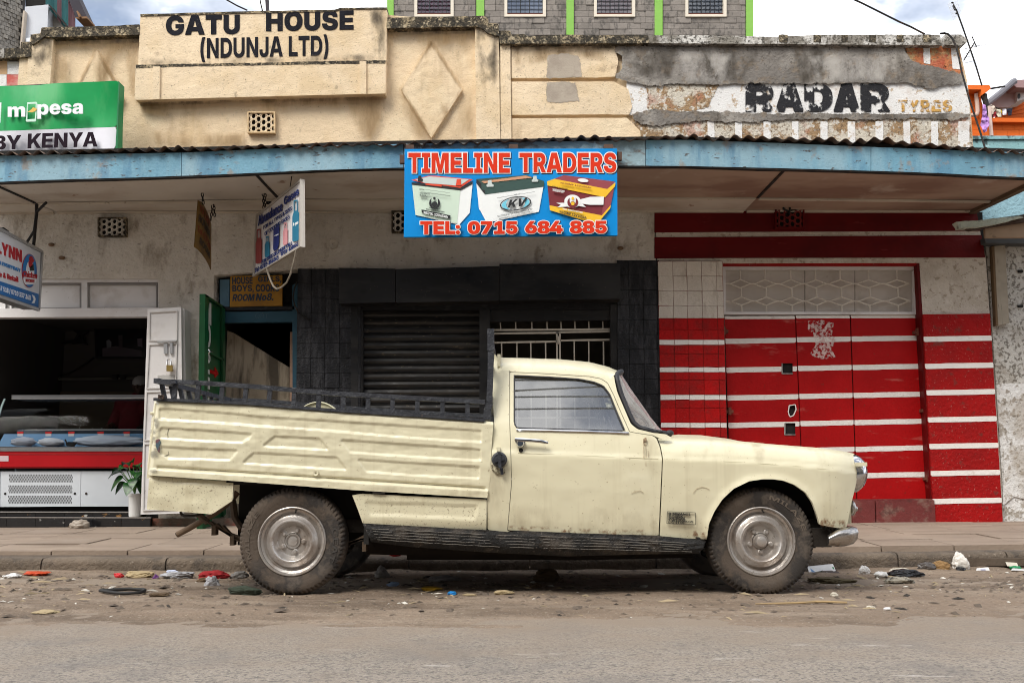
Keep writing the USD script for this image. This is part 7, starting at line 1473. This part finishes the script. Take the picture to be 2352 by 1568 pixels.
for u, v, fr_ in ((670.5, 1246, 0), (1748.5, 1243, 1)):
    wheel(u, v, 1, fr_, None); wheel(u, v, -1, fr_, None, .02)
# ---- underneath and inside
rx, fx_ = W(670, 1246, YWH)[0], W(1748, 1243, YWH)[0]
for bx_ in (boxm(W(540, 1100, YT)[0], fx_ + .42, YT + .22, YT + .30, .36, .44), boxm(W(540, 1100, YT)[0], fx_ + .42, yf - .30, yf - .22, .36, .44), boxm(W(845, 1200, YT)[0], W(1600, 1200, YT)[0], YT + .10, yf - .10, .33, .36), boxm(rx + .42, fx_ - .40, YT + .3, yf - .3, .22, .3), boxm(W(1135, 1000, YT)[0], W(1500, 1000, YT)[0], YT + .1, yf - .1, .36, .40)): part(K, 'chassis_member', bx_, under_m)
for bx_ in (boxm(rx - .38, rx + .42, YT + .26, YT + .29, .28, .70), boxm(rx - .38, rx + .42, yf - .29, yf - .26, .28, .70), boxm(fx_ - .36, fx_ + .40, YT + .30, YT + .33, .26, .80), boxm(fx_ - .36, fx_ + .40, yf - .33, yf - .30, .26, .80), boxm(rx - .40, rx + .45, YT + .03, yf - .03, .655, .68), boxm(fx_ - .36, fx_ + .36, YT + .05, yf - .05, .70, .73), boxm(fx_ - .40, fx_ - .37, YT + .04, yf - .04, .24, .74), boxm(rx + .44, rx + .47, YT + .03, yf - .03, .3, .68)): part(K, 'inner_arch', bx_, void_m)
part(K, 'axle', [tube([(rx, YWH + .1, .31), (rx, 2 * YMID - YWH - .1, .31)], .045, 10), ball((rx, YMID, .31), .14, (1, .9, 1), 2), tube([(fx_, YWH + .1, .29), (fx_, 2 * YMID - YWH - .1, .29)], .04, 10)], under_m)
part(K, 'floor_pipe', [tube([W(850, 1262, YT + .4), W(1000, 1266, YT + .5), W(1300, 1276, YT + .5), W(1590, 1270, YT + .4)], .03, 8), boxm(W(940, 1262, YT + .6)[0], W(1240, 1262, YT + .6)[0], YT + .45, YT + .8, .175, .26)], under_m)
for s in (0, 1):
    for k in range(4):
        pts = np.array([(470 + 14 * k, 1194 + 4.2 * k), (520 + 6 * k, 1222 + 4.2 * k), (600, 1250 + 4.2 * k), (670, 1262 + 4.2 * k), (760, 1256 + 4.2 * k), (840 - 12 * k, 1235 + 4.2 * k), (900 - 20 * k, 1215 + 4.2 * k)], float)
        p3 = W(pts[:, 0], pts[:, 1], YT + .2); p3[:, 1] = YT + .2 if not s else yf - .2
        part(K, 'leaf_spring', [bar(p3[i], p3[i + 1], .05, .010) for i in range(len(p3) - 1)], spring_m)
    for (u, v) in ((494, 1215), (536, 1238), (838, 1252)):
        c = W(u, v, YT + .2); c[1] = YT + .2 if not s else yf - .2; part(K, 'spring_clip', boxm(c[0] - .012, c[0] + .012, c[1] - .035, c[1] + .035, c[2] - .035, c[2] + .025), spring_m)
part(K, 'shackle', [tube([W(455, 1180, YT + .2), W(478, 1200, YT + .2)], .02, 6), tube([W(535, 1150, YT + .3), W(540, 1190, YT + .25), W(556, 1215, YT + .2)], .022, 6)], spring_m)
ex0 = np.array([(407, 1227), (430, 1215), (470, 1192), (500, 1174), (530, 1150), (545, 1130)], float)
part(K, 'exhaust_pipe', [tube(W(ex0[:, 0], ex0[:, 1], YT + .33), .019, 12)], pm('rusty_exhaust', (.17, .115, .075), .85, .25, 7, bump=.3, bs=30)); part(K, 'exhaust_mouth', tube([W(405.5, 1228, YT + .33), W(411, 1224.5, YT + .33)], .0155, 12), void_m)
part(K, 'tow_loop', [tube(W(np.array([415., 418, 425, 440, 455, 460]), np.array([1174., 1182, 1184, 1184, 1182, 1176]), YT + .05), .009, 6)], under_m)
part(K, 'brake_hose', tube(W(np.array([1892., 1896, 1894, 1888, 1890]), np.array([1206., 1218, 1236, 1244, 1256]), YT + .25), .009, 6), edge_dark)
part(K, 'front_beam', boxm(W(1862, 1230, YT + .2)[0], W(1900, 1230, YT + .2)[0], YT + .25, yf - .25, .30, .42), under_m)
cx0, cx1 = W(1185, 1000, YT)[0], W(1420, 1000, YT)[0]
part(K, 'seat', [boxm(cx0 + .05, cx0 + .55, YT + .12, yf - .12, .50, .68, .03), boxm(cx0, cx0 + .14, YT + .15, yf - .15, .66, .98, .04)], seat_m)
part(K, 'dashboard', boxm(W(1440, 1000, YT)[0], W(1500, 1000, YT)[0], YT + .1, yf - .1, .84, .99, .03), seat_m)
part(K, 'steering_wheel', [tube(np.array([[W(1400, 985, YT)[0] + .11 * math.sin(a) * .5, yf - .48 + .19 * math.cos(a), 1.0 + .19 * math.sin(a) * .85] for a in np.linspace(0, 2 * np.pi, 33)[:-1]]), .012, 8, True), tube([(W(1400, 985, YT)[0], yf - .48, 1.0), (W(1470, 985, YT)[0], yf - .48, .88)], .02, 8)], black_rub)
part(K, 'cab_floor', boxm(cx0, W(1500, 1000, YT)[0], YT + .06, yf - .06, .36, .4), seat_m)
part(K, 'bulkhead', boxm(W(1500, 1000, YT)[0], W(1504, 1000, YT)[0], YT + .06, yf - .06, .36, .95), void_m)
sticker = panel(Polygon([(1388, 918), (1408, 914), (1414, 932), (1393, 938)]), lambda u, v: body_d(u, v) + .014, 8); part(dn, 'window_sticker', sticker, pm('faded_sticker', (.4, .42, .38), .8, .2, 9, chip=(20, .45, .6)))
T = thing('spare_rim', 'pale round rim standing in the pickup bed behind the black rail', 'wheel rim', W(731, 955, YT + 1.0))
part(T, 'rim', lathe([(.10, .0), (.11, -.02), (.155, -.02), (.165, -.035), (.172, -.02), (.17, .05), (.11, .06), (.10, .0)], 40, 'y', W(731, 978, YT + 1.0)), pm('pale_rim', (.55, .52, .36), .5, .1, 5), 30)

# ================================================================ litter along the kerb
lr_ = np.random.RandomState(21)
def gz(p): return float(DG((p[1], p[0])))
def ground_at(u, v):
    p = G(u, v, -.01)
    for _ in range(3): p = G(u, v, gz(p))
    return p
def crumple(name, label, cat, u0, v0, u1, v1, mt, seed, h=None, flat_=.3, depth=.6, group=None, tall=None):
    """a crumpled piece standing between u0..u1 with its foot at v1 and its top at v0"""
    p = ground_at((u0 + u1) / 2, v1); k = np.linalg.norm(ground_at(u1, v1) - ground_at(u0, v1)); hz_ = max(.010, (v1 - v0) / F * p[1] * .97)
    m = trimesh.creation.icosphere(subdivisions=4); v = np.array(m.vertices); o = np.array([seed * 3.7, seed * 1.3, seed * .7])
    lob = meshkit.fbm(v * 1.15 + o, 3, seed) - .5; rid = 1 - np.abs(meshkit.fbm(v * 2.1 + o * 2, 4, seed + 3) - .5) * 4
    cr_ = 1 - np.abs(meshkit.fbm(v * 5.0 + o, 3, seed + 9) - .5) * 4
    v = v * (.86 + 1.1 * lob + .20 * rid + .07 * cr_)[:, None]
    b0, b1 = v.min(0), v.max(0); v = (v - (b0 + b1) / 2) / ((b1 - b0) / 2)
    q = v * [k / 2, depth * max(k / 2, hz_ * .6), 0]; q[:, 2] = np.where(v[:, 2] > -.55, (v[:, 2] + .55) / 1.55 * hz_, -.006)
    if hz_ > .55 * k: tp_ = np.clip(q[:, 2] / hz_, 0, 1); q[:, 0] = q[:, 0] * (1.12 - .62 * tp_) - .08 * k * tp_
    q += p + [0, depth * max(k / 2, hz_ * .6) * .8, 0]; q[:, 2] += DG(q[:, [1, 0]]) * .6 - p[2] * .6
    solo(name, label, cat, trimesh.Trimesh(q, m.faces, process=False), mt, 32, group)
lm_ = {}
def lmt(n, c, r=.7, **k): return pm('litter_' + n, c, r, .12, 18, **k)
wp, pp_, redc = lmt('white_plastic', (.62, .61, .60), .35), lmt('pale_paper', (.50, .46, .38), .9), lmt('red_cloth', (.26, .012, .015), .9)
clr = lmt('grey_film', (.36, .36, .38), .2); tan = lmt('straw_paper', (.36, .28, .16), .9); blkp = lmt('black_plastic', (.012, .012, .013), .3); ora = lmt('orange_wrapper', (.50, .06, .015), .4); grnc = lmt('olive_cloth', (.035, .045, .03), .95); bro = lmt('brown_rag', (.10, .065, .035), .95)
for a in [('plastic_scrap', 'dirty white plastic film scrap at the left edge below the kerb', 'plastic scrap', 0, 1316, 45, 1328, wp, 1), ('wrapper', 'orange wrapper below the kerb near the left edge', 'wrapper', 42, 1314, 106, 1322, ora, 2),
          ('plastic_scrap', 'bright red plastic piece left of the straw coloured paper', 'plastic scrap', 258, 1315, 284, 1326, lmt('bright_red', (.55, .02, .025), .4), 3), ('paper_litter', 'crumpled straw coloured paper below the kerb', 'paper', 282, 1312, 352, 1327, tan, 4),
          ('wrapper', 'small purple wrapper beside the straw paper', 'wrapper', 350, 1317, 364, 1328, lmt('purple', (.10, .02, .14), .4), 5), ('plastic_bag', 'grey white torn plastic bag below the kerb left of red cloth', 'plastic bag', 362, 1312, 438, 1328, clr, 6),
          ('foil_scrap', 'silvery blue foil folded on the torn plastic bag', 'foil', 380, 1311, 408, 1321, lmt('foil', (.5, .55, .7), .25), 7), ('red_cloth', 'dark red cloth heap against the kerb left of the rear wheel', 'cloth', 450, 1309, 526, 1329, redc, 8),
          ('fibre_scrap', 'brown fibre tuft below the red cloth', 'fibre tuft', 449, 1326, 482, 1337, bro, 9), ('plastic_bag', 'clear thin plastic bag standing before the red cloth', 'plastic bag', 464, 1322, 505, 1346, clr, 10),
          ('paper_litter', 'grey crumpled paper behind the left side of the rear tyre', 'paper', 526, 1311, 566, 1328, lmt('grey_paper2', (.2, .19, .18), .9), 11), ('cloth_rag', 'olive green rag trodden under the rear wheel', 'rag', 516, 1345, 600, 1366, grnc, 12),
          ('card_scrap', 'brown card scrap right of the black rubber ring', 'card', 338, 1362, 382, 1370, bro, 13), ('paper_litter', 'thin tan paper strip lying on the asphalt edge at left', 'paper', 62, 1404, 128, 1410, tan, 14),
          ('plastic_scrap', 'small blue plastic piece in front of the sill shadow', 'plastic scrap', 1027, 1358, 1048, 1366, lmt('blue', (.02, .22, .55), .4), 15), ('wrapper', 'yellow and black wrapper strip in the truck shadow', 'wrapper', 966, 1349, 1018, 1356, lmt('yellow', (.28, .16, .01), .5), 16),
          ('wrapper', 'blue and white snack wrapper in the truck shadow', 'wrapper', 888, 1336, 915, 1347, lmt('blue_white', (.2, .28, .42), .4), 17), ('paper_litter', 'round dry husk in the truck shadow', 'husk', 1216, 1338, 1246, 1350, bro, 18), ('stone', 'dull pebble at the front edge of the truck shadow', 'stone', 1446, 1336, 1472, 1349, lmt('pebble', (.12, .1, .085), .9), 19),
          ('paper_litter', 'torn flat paper under the middle of the truck', 'paper', 980, 1322, 1060, 1334, lmt('dim_paper', (.22, .2, .19), .9), 20), ('plastic_bag', 'crumpled brown bag against the kerb under the truck', 'plastic bag', 1224, 1306, 1290, 1336, bro, 21),
          ('paper_litter', 'upright torn pale paper against the kerb behind the rear wheel', 'paper', 858, 1298, 895, 1326, lmt('dim_paper2', (.24, .22, .2), .9), 22), ('leaf_litter', 'dry curled leaf with raised tip before the sill', 'leaf', 1134, 1355, 1182, 1365, tan, 23), ('leaf_litter', 'flat dry leaves before the sill left of the curled leaf', 'leaf', 1060, 1364, 1096, 1369, tan, 24),
          ('plastic_bag', 'knotted white plastic bag below the kerb right of the leaflet', 'plastic bag', 1973, 1298, 2006, 1318, wp, 30), ('paper_litter', 'crumpled white paper with yellow mark on the dirt', 'paper', 2008, 1311, 2045, 1325, wp, 31), ('plastic_bag', 'flattened black plastic bag on the dirt at right', 'plastic bag', 2052, 1308, 2126, 1325, blkp, 32),
          ('paper_litter', 'pale torn paper tucked behind the black bag', 'paper', 2046, 1304, 2090, 1318, pp_, 33), ('paper_litter', 'long crumpled newspaper scrap in front of the black bag', 'paper', 2030, 1324, 2110, 1340, lmt('newsprint', (.34, .31, .25), .9, layers=[((.03, .03, .03), 30, .52, .58, .8)]), 34),
          ('foil_scrap', 'dark foil pouch against the kerb at right', 'foil', 2115, 1293, 2150, 1311, lmt('dark_foil', (.08, .07, .065), .3), 35), ('husk', 'brown maize husk against the kerb left of the white bag', 'husk', 2146, 1291, 2186, 1311, lmt('husk', (.24, .14, .055), .8), 36), ('plastic_bag', 'tall white plastic bag leaning on the kerb at right', 'plastic bag', 2193, 1267, 2232, 1308, lmt('white_bag', (.64, .61, .56), .5), 37),
          ('plastic_scrap', 'dark scrap at the foot of the tall white bag', 'plastic scrap', 2200, 1304, 2222, 1313, blkp, 38), ('plastic_scrap', 'green plastic strip at the right edge', 'plastic scrap', 2322, 1299, 2352, 1308, lmt('green', (.01, .2, .07), .4), 39), ('paper_litter', 'small white torn paper on the asphalt edge at right', 'paper', 2032, 1394, 2050, 1401, wp, 40), ('paper_litter', 'tiny white paper crumb next to the white torn paper', 'paper', 1995, 1392, 2012, 1398, pp_, 41),
          ('leaf_litter', 'pale dry bloom on the dirt right of the front wheel', 'leaf', 1910, 1360, 1928, 1369, pp_, 42), ('fibre_scrap', 'heap of dry grass and dirt right of the front tyre', 'grass heap', 1880, 1328, 1960, 1342, lmt('dry_grass', (.11, .085, .045), .95), 43), ('plastic_bag', 'crumpled thin plastic bag on the marble step at left', 'plastic bag', 0, 0, 0, 0, None, 0)]:
    if a[7] is not None: crumple(*a, depth=.5 if a[6] - a[4] > 9 else .9)
m = trimesh.creation.icosphere(subdivisions=3); v = np.array(m.vertices); v *= (1 + .9 * (meshkit.fbm(v * 2.5 + 3, 4, 3) - .5))[:, None]; c = W(183, 1206, YW - .25); v = v * [.105, .08, .055] + c
solo('plastic_bag', 'crumpled thin plastic bag lying before the black marble step', 'plastic bag', trimesh.Trimesh(v, m.faces), pm('film_brownish', (.30, .25, .2), .35, .2, 9), True)
p = ground_at(907, 1281); m = trimesh.creation.icosphere(subdivisions=2); v = np.array(m.vertices); v *= (1 + .9 * (meshkit.fbm(v * 2.5 + 9, 4, 3) - .5))[:, None]
solo('plastic_scrap', 'red knotted plastic lying on the kerb behind the rear wheel', 'plastic scrap', trimesh.Trimesh(v * [.05, .03, .022] + [W(907, 1279, 7.9)[0], 7.9, ZK(0) + .02], m.faces), lmt('bright_red2', (.45, .01, .015), .4), True)
def sheet(name, label, cat, pts, mt, lift=0.0, bend=.02, extra=()):
    P = [ground_at(u, v) if not isinstance(z, tuple) else None for u, v, z in pts]
    P = np.array([q + [0, 0, z + .006] for q, (_, _, z) in zip(P, pts)]); T = thing(name, label, cat, P[0]); part(T, 'sheet', quad3(P, (0, 0, .003)), mt)
    for nm, (a, b, c_, d), m_ in extra:
        bl_ = lambda s, t: (P[0] * (1 - s) + P[1] * s) * (1 - t) + (P[3] * (1 - s) + P[2] * s) * t + [0, -.001, .005]
        part(T, nm, quad3([bl_(a, b), bl_(c_, b), bl_(c_, d), bl_(a, d)], (0, 0, .001)), m_)
def stand(name, label, cat, pts, Y0, Y1, mt, extra=()):
    """leaning sheet: lower corners at Y0, upper at Y1"""
    (a, b, c_, d) = pts; P = np.array([W(*a, Y1), W(*b, Y1), W(*c_, Y0), W(*d, Y0)]); T = thing(name, label, cat, P[3]); part(T, 'sheet', quad3(P, (0, .004, -.001)), mt)
    for nm, q, m_ in extra:
        bl_ = lambda s, t: (P[0] * (1 - s) + P[1] * s) * (1 - t) + (P[3] * (1 - s) + P[2] * s) * t - [0, .003, 0]
        part(T, nm, quad3([bl_(*k) for k in q], (0, .001, 0)), m_)
yk = lambda u: float(YK((u - CX) / F * 7.7))
bluep = lmt('print_blue', (.14, .25, .42), .6)
stand('leaflet', 'white printed leaflet with blue picture leaning on the kerb by the front tyre', 'leaflet', [(1854, 1300), (1913, 1294), (1920, 1310), (1862, 1324)], yk(1890) - .14, yk(1890) - .03, wp, [('print', [(.08, .2), (.5, .15), (.5, .75), (.1, .8)], bluep), ('print', [(.85, .45), (.97, .4), (.97, .75), (.88, .8)], lmt('print_green', (.02, .16, .06), .6)), ('print', [(.15, .3), (.3, .28), (.3, .6), (.17, .62)], lmt('print_brown', (.09, .04, .03), .6))])
stand('booklet', 'dark worn booklet lying open before the printed leaflet', 'booklet', [(1888, 1310), (1920, 1309), (1942, 1323), (1902, 1333)], yk(1900) - .22, yk(1900) - .13, lmt('booklet_dark', (.075, .055, .05), .6), [('page_edge', [(.0, .92), (1, .92), (1, 1), (0, 1)], wp)])
stand('booklet', 'dark torn cover left of the open dark booklet', 'booklet', [(1872, 1313), (1890, 1309), (1904, 1332), (1874, 1328)], yk(1880) - .2, yk(1880) - .12, lmt('cover_dark', (.04, .038, .03), .8))
stand('paper_sheet', 'folded white printed paper lying on the dirt right of the tall bag', 'paper', [(2244, 1304), (2270, 1302), (2277, 1317), (2240, 1315)], yk(2260) - .2, yk(2260) - .12, wp, [('print', [(.3, .2), (.7, .2), (.7, .45), (.35, .45)], lmt('print_violet', (.35, .34, .42), .8))])
stand('card', 'pale grey card leaning on the kerb near the right edge', 'card', [(2308, 1286), (2334, 1288), (2340, 1302), (2314, 1299)], yk(2330) - .1, yk(2330) - .01, pp_)
stand('paper_sheet', 'flat white paper at the right edge below the green strip', 'paper', [(2326, 1304), (2352, 1306), (2352, 1310), (2322, 1309)], yk(2340) - .25, yk(2340) - .18, wp)
c = ground_at(280, 1362.5); ra = (np.linalg.norm(ground_at(331, 1362) - ground_at(230, 1362))) / 2; an = np.linspace(0, 2 * np.pi, 72, endpoint=False)
rv = np.array([[c[0] + ra * math.cos(a), c[1] + ra * .52 * math.sin(a) + .02 * math.sin(2 * a), 0] for a in an]); rv[:, 2] = [gz(q) + .016 for q in rv]
solo('rubber_ring', 'thin black rubber ring lying on the dirt left of the rear wheel', 'ring', tube(rv, .0105, 8, True), pm('ring_rubber', (.018, .017, .016), .6, .3, 9), True)
sp_ = [(1735, 1391), (1790, 1390), (1850, 1388), (1872, 1386), (1900, 1386), (1946, 1388)]
solo('straw_stalk', 'long pale dry stalk lying along the road edge by the front wheel', 'stalk', tube(np.array([ground_at(*q) + [0, 0, .012] for q in sp_]), [.003, .006, .007, .008, .007, .006], 6), lmt('stalk', (.34, .24, .12), .8))
# countless crumbs, chips and bits of straw
V, Fq = {}, {}
tones = {'dust_grey': (.11, .085, .065), 'straw': (.34, .27, .17), 'pale': (.55, .52, .46), 'dark': (.035, .028, .022)}
for k in tones: V[k], Fq[k] = [], []
for i in range(3300):
    x = lr_.uniform(-5, 5); t = lr_.beta(2.2, 1.5); y = 4.95 + t * (YK(x) - .02 - 4.95)
    if lr_.rand() < .35 and 2.3 < x < 3.6: y = lr_.uniform(6.2, 7.4)
    k = ['dust_grey', 'straw', 'dark', 'pale'][np.searchsorted([.62, .84, .92], lr_.rand())]
    L = min(lr_.gamma(1.5, .008) + .003, .05); wdt = L * lr_.uniform(.15, .8); h = min(.012, wdt * .6); a = lr_.uniform(0, np.pi)
    if k == 'straw': L *= 1.7; wdt *= .35
    c = np.array([x, y, gz((x, y)) + h * .2]); e1, e2 = np.array([math.cos(a), math.sin(a), lr_.uniform(-.25, .25)]) * L, np.array([-math.sin(a), math.cos(a), 0]) * wdt
    pts = [c - e1 - e2 * .6, c + e1 - e2 * .7, c + e1 * .7 + e2, c - e1 * .8 + e2 * .8, c + [0, 0, h]]
    b = len(V[k]); V[k] += pts; Fq[k] += [(b, b + 1, b + 4), (b + 1, b + 2, b + 4), (b + 2, b + 3, b + 4), (b + 3, b, b + 4)]
T = thing('street_debris', 'countless crumbs, straw and paper bits scattered over the dirt strip', 'debris', (0, 6, 0), kind='stuff')
for k, c in tones.items(): part(T, k + '_bits', trimesh.Trimesh(np.array(V[k]), np.array(Fq[k]), process=False), lmt('bits_' + k, c, .95), kind='stuff')
tag(sky.GetPrim(), 'pale overcast sky with soft white cloud', 'sky', kind='structure')
